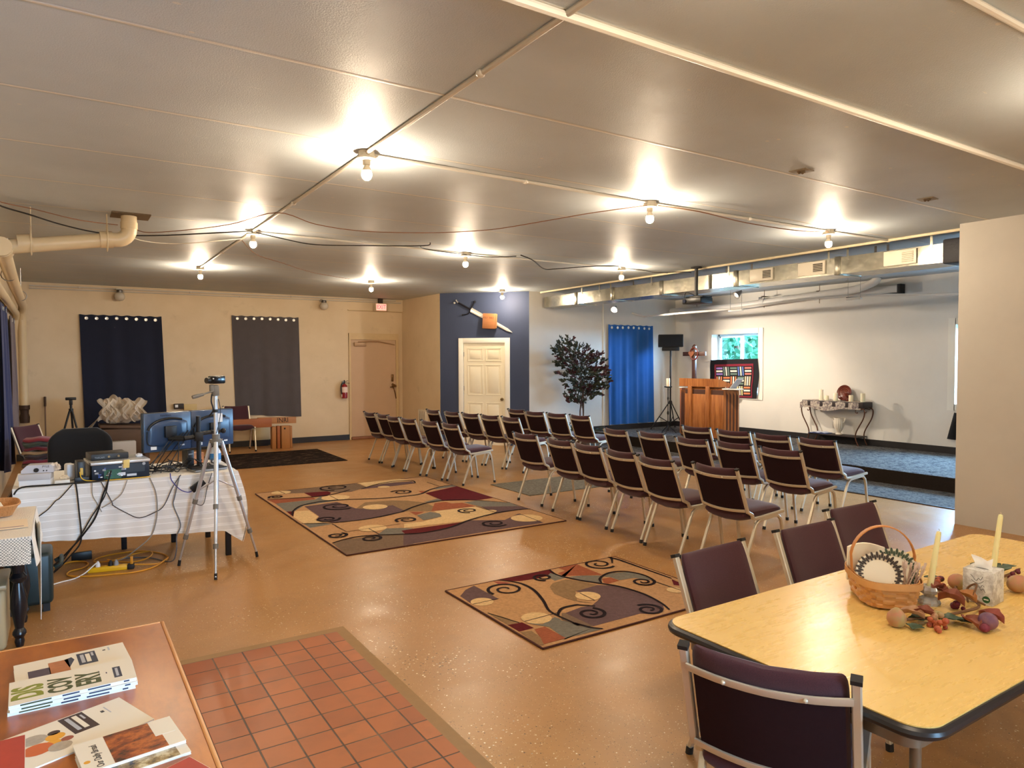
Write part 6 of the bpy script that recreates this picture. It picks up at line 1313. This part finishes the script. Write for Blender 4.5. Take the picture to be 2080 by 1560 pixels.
# splint basket
SPL = mat('splint', (200, 148, 92), 0.5, var=0.18, vscale=22); SPL2 = mat('splint_rim', (190, 124, 62), 0.45, var=0.12)
BX, BY, BR = 2.70, 1.50, R(-43)
t = thing('basket', 'oblong woven splint basket with a tall hoop handle on the yellow table', 'basket', (BX, BY, tz), BR)
def ov(u, hx, hy, p=0.6):
    a = 2*PI*u; return (hx*math.copysign(abs(math.cos(a))**p, math.cos(a)), hy*math.copysign(abs(math.sin(a))**p, math.sin(a)))
NST = 26
def bw(u, v):
    hx, hy = 0.094+0.019*v, 0.136+0.024*v; row = min(5, int(v*6)); fr_ = v*6-row
    x, y = ov(u, hx, hy); n_ = Vector((x/hx**2, y/hy**2, 0)).normalized()
    d = 0.0045*math.copysign(abs(math.cos(NST*PI*u+PI*row))**0.4, math.cos(NST*PI*u+PI*row))*(0.35 if fr_ < 0.04 or fr_ > 0.96 else 1)
    return (x+n_.x*d, y+n_.y*d, 0.008+0.092*v)
m = MB().sheet(bw, 208, 36, 0); m.sheet(lambda u, v: (*ov(u, 0.092*v, 0.134*v), 0.006), 40, 3, 0); m.sheet(lambda u, v: (*ov(u, (0.090+0.019*v), (0.132+0.024*v)), 0.008+0.092*v), 80, 2, 0); m.obj('woven_body', t, SPL)
m = MB()
m.sheet(lambda u, v: (*ov(u, 0.1185, 0.1655), 0.084+0.024*v), 80, 2, 0.003)
m.sheet(lambda u, v: (*ov(u, 0.1085, 0.1555), 0.088+0.02*v), 80, 2, 0.003); m.obj('rim', t, SPL)
hp = [(-0.097, 0, 0.03), (-0.111, 0, 0.10)] + [(0.118*math.cos(R(180-a)), 0, 0.155+0.135*math.sin(R(a))) for a in range(10, 171, 10)] + [(0.111, 0, 0.10), (0.097, 0, 0.03)]
MB().sqtube(hp, 0.024, 0.005, (0, 1, 0)).obj('handle', t, SPL2)
PWH = mat('plate_cream', (236, 226, 204), 0.55); PPAT = mat('plate_pattern', (58, 48, 42), 0.5); PPG = mat('plate_pattern_green', (64, 78, 58), 0.5)
bmx = Matrix.Translation((BX, BY, tz)) @ Euler((0, 0, BR)).to_matrix().to_4x4()
def pplate(lb, lx, ly, lz, r, pm, tiltx, rz, n=26):
    t = thing('paper_plate', lb, 'plate', Vector((BX+lx, BY+ly, tz+lz)), 0, 'paper plates in the basket'); t.rotation_euler = (0, tiltx, rz)
    MB().lathe([(0.0, 0.0), (r*0.68, 0.0), (r*0.72, 0.004), (r*0.98, 0.012), (r, 0.013), (r*0.97, 0.010), (r*0.7, -0.002), (0, -0.002)], n=44).obj('disc', t, PWH)
    for ring, q, sz in ((0.79, 0, 1.0), (0.90, 0.5, 1.2)):
        m = MB()
        for k in range(n):
            a = 2*PI*(k+q)/n; ca, sa = math.cos(a), math.sin(a); z = 0.0055+0.0085*(ring-0.72)/0.26
            m.prism([(0.011*sz*math.cos(2*PI*j/8), 0.0042*sz*math.sin(2*PI*j/8)) for j in range(8)], 0, (r*ring*ca, r*ring*sa, z), Vector((ca, sa, 0.32)).normalized()*1.0, (-sa, ca, 0))
        m.obj('printed_ring', t, pm, fix=False)
pplate('front paper plate with dark leaf rim standing in the basket', -0.03, -0.005, 0.105, 0.082, PPAT, R(-62), R(28)); pplate('rear paper plate with a green leaf rim leaning in the basket', 0.035, -0.025, 0.112, 0.085, PPG, R(-66), R(24))
o = MB().sheet(lambda u, v: (-0.075+0.13*u, 0.012*math.sin(5*u), 0.14*v+0.02*math.sin(2.5*u)), 10, 8, 0.01).obj('napkin', None, mat('napkin_cream', (238, 228, 208), 0.8)); o.matrix_world = bmx @ Matrix.Translation((-0.03, 0.075, 0.045)) @ Euler((R(8), 0, R(-8))).to_matrix().to_4x4(); tag(o, 'folded cream napkins standing behind the plates in the basket', 'napkin')
CLR = mat('clear_plastic', (206, 184, 170), 0.2, var=0.15, vscale=50); rg = random.Random(3)
for k in range(9):
    x, y = rg.uniform(0.05, 0.09), rg.uniform(-0.07, -0.02); tp = Vector((x+rg.uniform(-.03, .05), y-rg.uniform(.0, .05), 0.135+rg.uniform(0, .02)))
    o = MB().loft([((x, y, 0.03), 0.004), (tp, 0.0055)], 6, flat=0.5).box(tp+Vector((0, 0, 0.01)), (0.012, 0.005, 0.026), (0.2, 0.2*math.sin(k), 0.3*k), bev=0.002).obj('plastic_fork', None, CLR); o.matrix_world = bmx; tag(o, 'clear plastic fork in the bunch at the right end of the basket', 'fork', 'plastic forks in the basket')
# candlesticks
GLS = mat('cut_glass', (245, 245, 245), 0.03, trans=0.7, ior=1.5)
WAXY = mat('pale_yellow_wax', (236, 230, 176), 0.45); WAXY.node_tree.nodes['Principled BSDF'].inputs['Subsurface Weight'].default_value = 0.15
def candlestick(x, y, h, lean, lb):
    t = thing('candle_holder', 'cut glass candle holder '+lb, 'candle holder', (x, y, tz), 0, 'glass candle holders')
    MB().lathe([(0.0, 0.0), (0.036, 0.0), (0.039, 0.01), (0.034, 0.022), (0.018, 0.03), (0.018, 0.036), (0.033, 0.046), (0.036, 0.058), (0.030, 0.070), (0.014, 0.072), (0.012, 0.05), (0.0, 0.048)], n=40, flute=(10, 0.06)).obj('body', t, GLS)
    t = thing('candle', 'tall pale yellow taper candle '+lb, 'candle', (x, y, tz+0.05), 0, 'taper candles on the yellow table')
    ax = Vector((rt.x*lean, rt.y*lean, 1)).normalized(); q = Vector((0, 0, 1)).rotation_difference(ax); t.rotation_mode = 'QUATERNION'; t.rotation_quaternion = q
    MB().lathe([(0.0, 0.0), (0.0115, 0.0), (0.0112, h*0.3), (0.009, h-0.012), (0.0075, h-0.003), (0.0, h)], n=18).obj('wax', t, WAXY); MB().tube([(0, 0, h-0.002), (0.001, 0, h+0.004), (-0.006, 0, h+0.008)], 0.0012, 5).obj('wick', t, mat('pale_wick', (226, 216, 196), 0.8))
candlestick(2.80, 1.372, 0.235, 0.15, 'beside the basket on the yellow table'); candlestick(3.19, 1.318, 0.262, 0.12, 'behind the tissue box on the yellow table')
# tissue box
t = thing('tissue_box', 'cube tissue box with grey floral sides and black script', 'tissue box', (3.013, 1.275, tz), R(-86))
hb = 0.128
g = NT('floral_print', 0.6, 0.2); c = g.ramp(g.noise(30, 4, None, 0.7), [(0.4, lin((222, 222, 220))), (0.52, lin((192, 190, 188))), (0.6, lin((172, 168, 164)))]); FLR = g.color(c)
MB().b2((-0.052, -0.055, 0), (0.052, 0.055, hb), bev=0.0015).obj('carton', t, FLR)
MB().prism([(0.032*math.cos(2*PI*k/20), 0.018*math.sin(2*PI*k/20)) for k in range(20)], 0.0008, (0, 0, hb)).obj('slot', t, mat('slot_grey', (120, 118, 116), 0.6))
MB().sheet(lambda u, v: (-0.03+0.06*u+0.006*math.sin(5*v), -0.012+0.03*v*(u-0.3)+0.01*math.sin(4*u), hb-0.004+0.055*v*(1-0.5*u)), 10, 8, 0.0015).sheet(lambda u, v: (-0.02+0.045*u, 0.006+0.018*v+0.006*math.sin(6*u), hb-0.004+0.03*v*(0.4+u)), 8, 8, 0.0015).obj('tissue', t, mat('tissue_white', (244, 242, 240), 0.8))
m = MB(); rg = random.Random(12)
for r_ in range(4):
    p = [(-0.025+0.007*k+0.006*r_*0.5, -0.0556, 0.098-0.014*r_+(0.006*math.sin(2.3*k+r_) if k % 3 else 0.010*math.cos(k+r_))) for k in range(7)]
    m.tube(p, 0.0007, 4, 4)
m.obj('script_marks', t, mat('ink', (34, 34, 38), 0.6))
m = MB().lathe([(0.0, 0.001), (0.013, 0.001), (0.013, 0.0)], n=20, mx=Matrix.Translation((0.03, -0.055, 0.022)) @ Euler((R(90), 0, 0)).to_matrix().to_4x4()); m.obj('green_seal', t, mat('seal_green', (34, 82, 46), 0.4))
MB().b2((0.022, -0.0566, 0.020), (0.038, -0.0562, 0.0245)).obj('seal_lettering', t, PAPER)
# fruit garland
t = thing('fruit_garland', 'artificial autumn garland of fruit, berries and leaves on the yellow table', 'garland', (0, 0, tz))
VINE = mat('vine_brown', (104, 72, 46), 0.7, var=0.2); GLEAF = mat('garland_leaf', (58, 76, 56), 0.5, var=0.35, vscale=30); RLEAF = mat('dried_pod', (132, 70, 50), 0.6, var=0.35, vscale=30)
def fruit(nm, c_, r, sc, m_): MB().sphere(c_, r, sc, 18).obj(nm, t, m_)
def gradfruit(name, a, b_):
    g = NT(name, 0.5, 0.3); n = g.noise(14, 4); return g.color(g.mix(g.step(n, 0.38, 0.62), lin(a), lin(b_)))
PEAR = gradfruit('pear_skin', (150, 142, 90), (176, 118, 92)); GRD = gradfruit('gourd_skin', (178, 118, 92), (158, 128, 84)); PURP = gradfruit('fig_skin', (140, 96, 104), (96, 64, 92)); BER = gradfruit('berry_skin', (176, 92, 56), (140, 60, 46)); DBER = gradfruit('dark_berry', (110, 36, 54), (90, 28, 44))
MB().tube([(2.46, 1.33, 0.02), (2.54, 1.30, 0.015), (2.62, 1.27, 0.015), (2.76, 1.23, 0.02), (2.90, 1.24, 0.015), (3.02, 1.38, 0.02), (3.2, 1.37, 0.015), (3.36, 1.34, 0.02), (3.55, 1.36, 0.015)], 0.005, 6, 5).obj('vine', t, VINE)
MB().lathe([(0.0, 0.0), (0.022, 0.004), (0.032, 0.022), (0.030, 0.042), (0.018, 0.058), (0.008, 0.066), (0.0, 0.068)], n=18, mx=Matrix.Translation((2.463, 1.315, 0.0))).obj('pear', t, PEAR)
fruit('gourd', (3.07, 1.395, 0.032), 0.034, (1.1, 1.0, 0.95), PEAR); fruit('gourd', (3.24, 1.245, 0.034), 0.036, (1.5, 1.0, 0.95), GRD); fruit('fig', (2.70, 1.125, 0.03), 0.031, (1, 1, 0.95), PURP); fruit('fig', (2.66, 1.118, 0.016), 0.016, (1.3, 1, 0.9), DBER); fruit('fig', (3.06, 1.455, 0.03), 0.014, (1.2, 1, 0.9), DBER)
rg = random.Random(77)
for cx, cy, n_, sp, mm in ((2.545, 1.225, 13, 0.035, BER), (2.80, 1.285, 6, 0.03, DBER), (3.02, 1.43, 9, 0.032, BER), (3.42, 1.33, 6, 0.035, DBER), (2.60, 1.235, 5, 0.025, PEAR)):
    for k in range(n_): 
        q = rg.uniform(0.008, 0.0125); fruit('berry', (cx+rg.uniform(-sp, sp), cy+rg.uniform(-sp, sp)*0.8, q*0.9+rg.choice((0, 0, 0.014, 0.022))), q, (1, 1, 1), mm)
def gleaf(c_, d, s, m_, curl=0.3, wd=0.42):
    d = Vector(d).normalized(); sd = Vector((-d.y, d.x, 0)).normalized(); c_ = Vector(c_)
    def fn(u, v):
        w_ = wd*s*math.sin(PI*min(1, u*0.97+0.02))**0.8*(1+0.22*math.sin(14*u)); y = (v-0.5)*2
        return c_ + d*(u*s) + sd*(y*w_) + Vector((0, 0, 0.008+curl*s*(0.25*y*y+0.35*math.sin(PI*u)*0.5)))
    MB().sheet(fn, 14, 6, 0.0012).obj('leaf', t, m_)
for c_, d, s, m_, cl in (((2.60, 1.27, 0.0), (-0.4, 0.3, 0), 0.075, GLEAF, .3), ((2.62, 1.25, 0.005), (0.5, -0.6, 0), 0.075, GLEAF, .5), ((2.52, 1.27, 0.0), (-1, -0.2, 0), 0.06, GLEAF, .2), ((2.68, 1.23, 0), (0.2, -1, 0), 0.06, GLEAF, .3), ((3.40, 1.36, 0.02), (0.6, 0.3, 0), 0.10, GLEAF, .4), ((3.36, 1.38, 0.03), (-0.1, 0.6, 0), 0.09, GLEAF, .4), ((3.05, 1.44, 0.02), (-0.2, 0.7, 0), 0.07, GLEAF, .3), ((2.58, 1.32, 0.01), (0.3, -0.9, 0), 0.075, RLEAF, 1.1), ((2.54, 1.345, 0.01), (0.25, -0.8, 0), 0.08, mat('pod_tan', (176, 132, 96), 0.6, var=0.2), 1.0), ((2.78, 1.33, 0.02), (0.1, -0.8, 0), 0.09, RLEAF, 1.3), ((2.86, 1.30, 0.03), (-0.2, -0.8, 0), 0.08, mat('pod_gold', (168, 112, 62), 0.6, var=0.3), 1.0), ((2.84, 1.34, 0.05), (-0.9, 0.2, 0), 0.06, RLEAF, 1.2), ((2.76, 1.18, 0.01), (-0.1, -0.9, 0), 0.085, mat('pod_red', (146, 70, 60), 0.6, var=0.2), 1.0), ((2.70, 1.20, 0.0), (-0.6, -0.8, 0), 0.09, RLEAF, 0.9), ((2.80, 1.30, 0.04), (0.3, 0.8, 0), 0.06, RLEAF, 1.0), ((3.45, 1.30, 0.01), (0.4, -0.6, 0), 0.07, RLEAF, .6)):
    gleaf(c_, d, s, m_, cl, 0.42 if cl < 0.8 else 0.36)
MB().tube([(2.88, 1.27, 0.02), (2.92, 1.29, 0.06), (2.90, 1.25, 0.09), (2.86, 1.24, 0.05), (2.90, 1.22, 0.02)], 0.004, 6, 6).obj('tendril', t, VINE)
MB().tube([(2.96, 1.42, 0.03), (3.0, 1.45, 0.04), (3.06, 1.455, 0.032)], 0.002, 5, 4).obj('tendril', t, VINE)

# wooden counter table with booklets
g = NT('counter_wood', 0.35, 0.45); n = g.noise(2.5, 7, g.scale((2.5, 1.2, 1)), 0.65)
c = g.ramp(n, [(0.34, lin((138, 74, 24))), (0.5, lin((166, 93, 30))), (0.66, lin((180, 107, 38)))]); c = g.mix(g.math('MULTIPLY', g.step(g.noise(50, 2, g.scale((1, .15, 1))), .5, .7), .25), c, lin((130, 76, 42))); CWD = g.color(c)
RIM = mat('counter_rim', (206, 146, 88), 0.35, var=0.12, vscale=10)
t = thing('side_table', 'brown wooden table with a lighter rim in the near left corner', 'table', (0, 0, 0))
cx0, cx1, cy0, cy1, cz = -0.62, 0.298, 1.0, 2.80, 0.74
MB().b2((cx0, cy0, cz-0.028), (cx1-0.012, cy1-0.012, cz), bev=0.002).obj('table_top', t, CWD)
MB().b2((cx1-0.012, cy0, cz-0.03), (cx1, cy1, cz+0.001), bev=0.003).b2((cx0, cy1-0.012, cz-0.03), (cx1-0.012, cy1, cz+0.001), bev=0.003).obj('edge_strip', t, RIM)
MB().b2((cx0+0.06, cy0+0.06, cz-0.11), (cx1-0.08, cy1-0.08, cz-0.028)).obj('apron', t, CWD)
for x in (cx0+0.1, cx1-0.12):
    for y in (cy0+0.1, cy1-0.12): MB().b2((x-0.03, y-0.03, 0.004 if y < 4.2 else 0), (x+0.03, y+0.03, cz-0.03), bev=0.004).obj('leg', t, CWD)
CVR = mat('booklet_cover', (226, 216, 198), 0.45); PGE = mat('booklet_pages', (222, 228, 240), 0.6)
def booklet(label, cx, cy, rz, w_, d_, z, th, group=None, warp=0.0):
    t = thing('booklet', label, 'booklet', (cx, cy, z), rz, group)
    MB().b2((-w_/2, -d_/2, 0.0006), (w_/2, d_/2, th-0.0008)).obj('page_block', t, PGE)
    MB().b2((-w_/2-.001, -d_/2-.001, th-0.0008), (w_/2+.001, d_/2+.001, th)).b2((-w_/2-.001, -d_/2-.001, 0), (w_/2+.001, d_/2+.001, 0.0006)).obj('cover', t, CVR)
    return t
def mark(t, x0, y0, x1, y1, z, m_, name='printed_panel'): return MB().b2((x0, y0, z-0.0002), (x1, y1, z+0.0003)).obj(name, t, m_)
def mtext(t, s_, x, y, z, size, m_, sx=1.0, name='lettering', bold=0.0): return text(s_, size, m_, name, t, frame((x, y, z+0.0004), (0, 1, 0), (-1, 0, 0)), 0.0002, 'CENTER', sx, bold)
NVY = mat('print_navy', (52, 58, 76), 0.5); BRN = mat('print_brown', (58, 40, 36), 0.5); OLV = mat('print_olive', (132, 136, 52), 0.5, var=0.2, vscale=60); DOL = mat('print_dark_olive', (72, 78, 46), 0.5, var=0.25, vscale=60); CPR = mat('print_copper', (176, 112, 74), 0.5, var=0.35, vscale=50); PUR = mat('print_purple', (78, 68, 84), 0.5, var=0.25, vscale=50); BLKI = mat('print_black', (40, 38, 40), 0.5)
t = booklet('booklet with a copper toy picture and a navy title box, behind the stack', 0.015, 2.515, 0.08, 0.292, 0.178, cz, 0.016)
z = 0.016
mark(t, -0.115, -0.05, -0.06, 0.01, z, PUR, 'picture'); mark(t, -0.062, -0.055, -0.01, 0.045, z, CPR, 'picture'); MB().prism([(-0.012, -0.03), (0.006, 0.03), (0.0, 0.055), (-0.02, 0.045)], 0.0003, (0, 0, z)).obj('picture', t, NVY)
mark(t, 0.014, -0.03, 0.064, 0.07, z, NVY); mark(t, 0.036, -0.015, 0.048, 0.055, z+0.0003, CVR); mark(t, 0.022, -0.015, 0.032, 0.055, z+0.0003, mat('print_pale', (176, 176, 182), 0.5), 'lettering'); mark(t, 0.052, 0.03, 0.058, 0.06, z+0.0003, MATS['print_pale'], 'lettering')
mark(t, 0.085, 0.052, 0.093, 0.06, z, BLKI, 'logo'); mark(t, 0.10, 0.045, 0.105, 0.075, z, MATS['print_pale'], 'lettering')
for k in range(3):
    t = booklet(('lowest', 'middle', 'topmost')[k]+' copy in the stack of three DISCOVERY booklets', 0.018+0.004*(k-1)*(-1 if k == 2 else 1), 2.345-0.004*k+0.006*(k == 2), 0.02*(k-1)+0.015, 0.30, 0.165, cz+0.0102*k, 0.0098, 'stack of three olive-lettered booklets')
    z = 0.0098
    if k == 2:
        for s_, x, sz, mm, q in (('DIS', -0.105, 0.098, OLV, 0.62), ('COV', -0.030, 0.078, DOL, 0.62), ('ERY', 0.038, 0.082, DOL, 0.66)): mtext(t, s_, x, -0.012, z, sz, mm, q, bold=sz*0.035)
        mark(t, 0.098, -0.05, 0.118, 0.03, z, NVY); mark(t, 0.104, -0.04, 0.111, 0.02, z+0.0003, MATS['print_pale'], 'lettering'); mark(t, 0.08, -0.005, 0.083, 0.006, z, PUR, 'logo'); mark(t, 0.062, -0.055, 0.064, 0.03, z, MATS['print_pale'], 'lettering')
    for xa, xb, mm in ((-0.125, -0.055, DOL), (-0.03, 0.01, NVY), (0.03, 0.085, NVY), (0.118, 0.132, NVY)): MB().b2((xa, -0.0838, 0.004), (xb, -0.0828, 0.0078)).obj('spine_print', t, mm)
t = booklet('magazine with a pumpkin and gourd picture and a brown title box', 0.008, 2.068, 0.357, 0.31, 0.197, cz, 0.004)
z = 0.004; mark(t, 0.0, -0.015, 0.058, 0.095, z, BRN); mark(t, 0.028, 0.0, 0.04, 0.085, z+0.0003, CVR); mark(t, 0.012, 0.0, 0.022, 0.085, z+0.0003, MATS['print_pale'], 'lettering'); mark(t, 0.046, 0.05, 0.051, 0.08, z+0.0003, MATS['print_pale'], 'lettering')
mark(t, 0.088, 0.046, 0.096, 0.058, z, BLKI, 'logo'); mark(t, 0.103, 0.03, 0.106, 0.075, z, MATS['print_pale'], 'lettering')
for x, y, r, mm in ((-0.085, -0.02, 0.034, mat('print_orange', (196, 98, 52), 0.5, var=0.2)), (-0.075, 0.035, 0.030, mat('print_grey', (168, 156, 140), 0.5, var=0.3, vscale=80)), (-0.05, -0.015, 0.018, mat('print_gold', (222, 158, 50), 0.5)), (-0.035, 0.012, 0.022, MATS['print_gold']), (-0.045, -0.045, 0.026, MATS['print_grey']), (-0.03, 0.035, 0.014, BRN), (-0.105, 0.04, 0.014, mat('print_brick', (150, 80, 60), 0.5)), (-0.02, -0.02, 0.014, MATS['print_brick'])):
    MB().prism([(x+r*math.cos(2*PI*k/16), y+r*0.85*math.sin(2*PI*k/16)) for k in range(16)], 0.0002, (0, 0, z+0.0001*(1+int(abs(x)*100) % 5))).obj('picture', t, mm)
o = booklet('red-covered booklet lying on the magazine at the left picture edge', -0.16, 2.015, 0.03, 0.14, 0.185, cz+0.0046, 0.004); mark(o, -0.07, -0.0925, 0.07, 0.0925, 0.004, mat('print_red', (170, 58, 44), 0.5, var=0.15, vscale=40))
FLM = NT('flame_picture', 0.4, 0.4); c = FLM.ramp(FLM.noise(16, 5, FLM.scale((1, 2, 1)), 0.7), [(0.36, lin((54, 34, 26))), (0.48, lin((136, 66, 32))), (0.58, lin((186, 104, 44))), (0.66, lin((116, 58, 36)))]); FLM = FLM.color(c)
NAT = NT('nature_picture', 0.4, 0.4); c = NAT.ramp(NAT.noise(26, 5, None, 0.7), [(0.36, lin((40, 38, 40))), (0.5, lin((150, 124, 76))), (0.6, lin((206, 190, 150)))]); NAT = NAT.color(c)
t = booklet('lower devotional booklet with a pale nature picture, under the flame one', 0.128, 1.868, 0.13, 0.215, 0.155, cz, 0.007); mark(t, -0.06, -0.076, 0.085, 0.01, 0.007, NAT, 'picture')
t = booklet('Our Daily Bread booklet with a brown flame picture on its cover', 0.124, 1.912, 0.13, 0.215, 0.15, cz+0.0075, 0.007)
z = 0.007; mark(t, -0.045, -0.074, 0.07, 0.074, z, FLM, 'picture'); mark(t, 0.055, -0.01, 0.10, 0.075, z+0.0004, CVR); mtext(t, 'Our Daily Bread', -0.072, -0.012, z, 0.022, BLKI, 0.78); MB().prism([(-0.095+0.007*math.cos(2*PI*k/14), -0.03+0.007*math.sin(2*PI*k/14)) for k in range(14)], 0.0003, (0, 0, z)).obj('logo', t, MATS['print_gold'])
o = booklet('small red booklet corner at the bottom edge of the picture', 0.22, 1.70, 0.4, 0.10, 0.14, cz, 0.005); mark(o, -0.05, -0.07, 0.05, 0.07, 0.005, MATS['print_red'])

# lace-covered table at the left edge
t = thing('lace_table', 'dark turned-leg table under a lace cloth at the left picture edge', 'table', (0, 0, 0))
lx0, lx1, ly0, ly1 = -0.655, -0.165, 4.62, 5.56
MB().b2((lx0, ly0, 0.70), (lx1, ly1, 0.73), bev=0.004).obj('table_top', t, mat('ebony', (20, 20, 24), 0.25))
prof = [(0.0, 0.0), (0.02, 0.0), (0.026, 0.03), (0.022, 0.05), (0.036, 0.075), (0.034, 0.09), (0.022, 0.11), (0.03, 0.16), (0.044, 0.23), (0.042, 0.29), (0.026, 0.37), (0.024, 0.38), (0.042, 0.40), (0.044, 0.415), (0.028, 0.44), (0.036, 0.50), (0.044, 0.56), (0.03, 0.63), (0.04, 0.65), (0.034, 0.70)]
for x in (-0.235, -0.59):
    for y in (5.03 if x > -0.5 else 4.72, 5.48): MB().lathe(prof, (x, y, 0), 20).obj('leg', t, MATS['ebony'])
lc = bpy.data.materials.new('lace_cloth'); lc.use_nodes = True; nt = lc.node_tree; b = nt.nodes['Principled BSDF']; b.inputs['Roughness'].default_value = 0.9; b.inputs['Base Color'].default_value = (*lin((232, 222, 204)), 1)
tc = nt.nodes.new('ShaderNodeTexCoord'); ch_ = nt.nodes.new('ShaderNodeTexChecker'); ch_.inputs['Scale'].default_value = 130
nt.links.new(tc.outputs['Object'], ch_.inputs['Vector']); mr = nt.nodes.new('ShaderNodeMapRange'); mr.inputs[3].default_value = 0.35; mr.inputs[4].default_value = 1.0; nt.links.new(ch_.outputs[1], mr.inputs[0]); nt.links.new(mr.outputs[0], b.inputs['Alpha'])
LCS = mat('lace_solid', (230, 222, 208), 0.9, bump=0.6, bscale=160)
m = MB().m(LCS); m.sheet(lambda u, v: (lx0+(lx1+0.01-lx0)*u, ly0-0.01+(ly1+0.02-ly0)*v, 0.7335+0.001*math.sin(40*u)*math.sin(60*v)), 14, 20, 0.003)
m.sheet(lambda u, v: (lx1+0.012+0.02*v+0.012*math.sin(9*u)*v, ly0-0.01+(ly1-ly0)*u, 0.734-v*(0.17+0.09*math.exp(-((u-0.52)/0.22)**2))), 24, 10, 0.003)
m.sheet(lambda u, v: (lx1+0.034+0.03*(0.5-u)*(1-v)**0.8+0.004*v, 5.10+0.20*(u-0.5)*(1-v)**1.1, 0.715-0.60*v+0.012*math.sin(7*u)*(1-v)), 12, 24, 0.004)
m.m(lc); m.sheet(lambda u, v: (lx0+(lx1+0.01-lx0)*u, ly0-0.012-0.012*v-0.01*v*math.sin(16*u), 0.734-v*(0.27-0.12*u-0.05*math.sin(PI*u))), 24, 10, 0)
o = m.obj('lace_tablecloth', None, None); tag(o, 'cream lace cloth with a long pointed corner over the dark table', 'tablecloth')
WKR = mat('wicker', (190, 132, 78), 0.55, var=0.25, vscale=40, bump=0.8, bscale=90)
t = thing('basket', 'shallow brown wicker basket with paper on the lace table', 'basket', (-0.36, 5.36, 0.738), 0.1)
MB().sheet(lambda u, v: (*ov(u, 0.09+0.035*v, 0.12+0.045*v), 0.004+0.065*v+0.0015*math.sin(60*PI*u)), 120, 8, 0.004).sheet(lambda u, v: (*ov(u, 0.09*v, 0.12*v), 0.004), 40, 3, 0.003).obj('woven_body', t, WKR)
MB().tube([(*ov(k/40, 0.127, 0.167), 0.07) for k in range(41)], 0.006, 6).obj('rim', t, WKR)
o = MB().box((0, 0, 0.03), (0.13, 0.20, 0.05), (0.1, 0.15, 0.2), bev=0.01).obj('napkin', None, PAPER); o.location = (-0.38, 5.33, 0.75); tag(o, 'white paper napkins in the wicker basket on the lace table', 'napkin')
paper('paper_sheet', 'cream sheet of paper with a purple line lying on the lace table', 'paper', (-0.30, 4.98, 0.7375), 0.05, 0.24, 0.26, 0.002, mat('cream_sheet', (232, 212, 184), 0.6))
MB().b2((-0.10, -0.09, 0.002), (0.10, -0.08, 0.0026)).obj('purple_line', bpy.data.objects['paper_sheet.002'] if 'paper_sheet.002' in bpy.data.objects else None, mat('print_violet', (104, 84, 130), 0.5))
o = MB().lathe([(0, 0), (0.05, 0), (0.065, 0.03), (0.06, 0.09), (0.035, 0.14), (0.03, 0.15), (0, 0.15)], n=20).obj('clay_jar', None, mat('terracotta', (176, 110, 80), 0.5)); o.location = (-0.375, 4.76, 0.738); tag(o, 'reddish clay jar at the left edge of the lace table', 'jar')
t = thing('storage_tote', 'beige plastic tote on the floor under the lace table', 'tote', (-0.46, 5.18, 0), 0.0); TOT = mat('tote_beige', (176, 158, 122), 0.4)
MB().b2((-0.17, -0.2, 0), (0.165, 0.2, 0.36), bev=0.03, seg=3).obj('body', t, TOT); MB().b2((-0.18, -0.21, 0.36), (0.172, 0.21, 0.39), bev=0.01).obj('lid', t, TOT)
t = thing('storage_bin', 'dark green bin with a handle beside the desk, behind the lace table leg', 'bin', (-0.20, 5.78, 0)); DGR = mat('bin_green', (24, 40, 40), 0.4)
MB().b2((-0.14, -0.16, 0.05), (0.13, 0.16, 0.40), bev=0.03, seg=3).obj('body', t, DGR); MB().tube([(0.14, -0.10, 0.28), (0.175, -0.09, 0.30), (0.18, 0.0, 0.33), (0.175, 0.09, 0.30), (0.14, 0.10, 0.28)], 0.014, 8, 4).obj('handle', t, DGR)
for x in (-0.1, 0.09):
    for y in (-0.12, 0.12): MB().b2((x-0.02, y-0.02, 0), (x+0.02, y+0.02, 0.06)).obj('leg', t, BLKP)
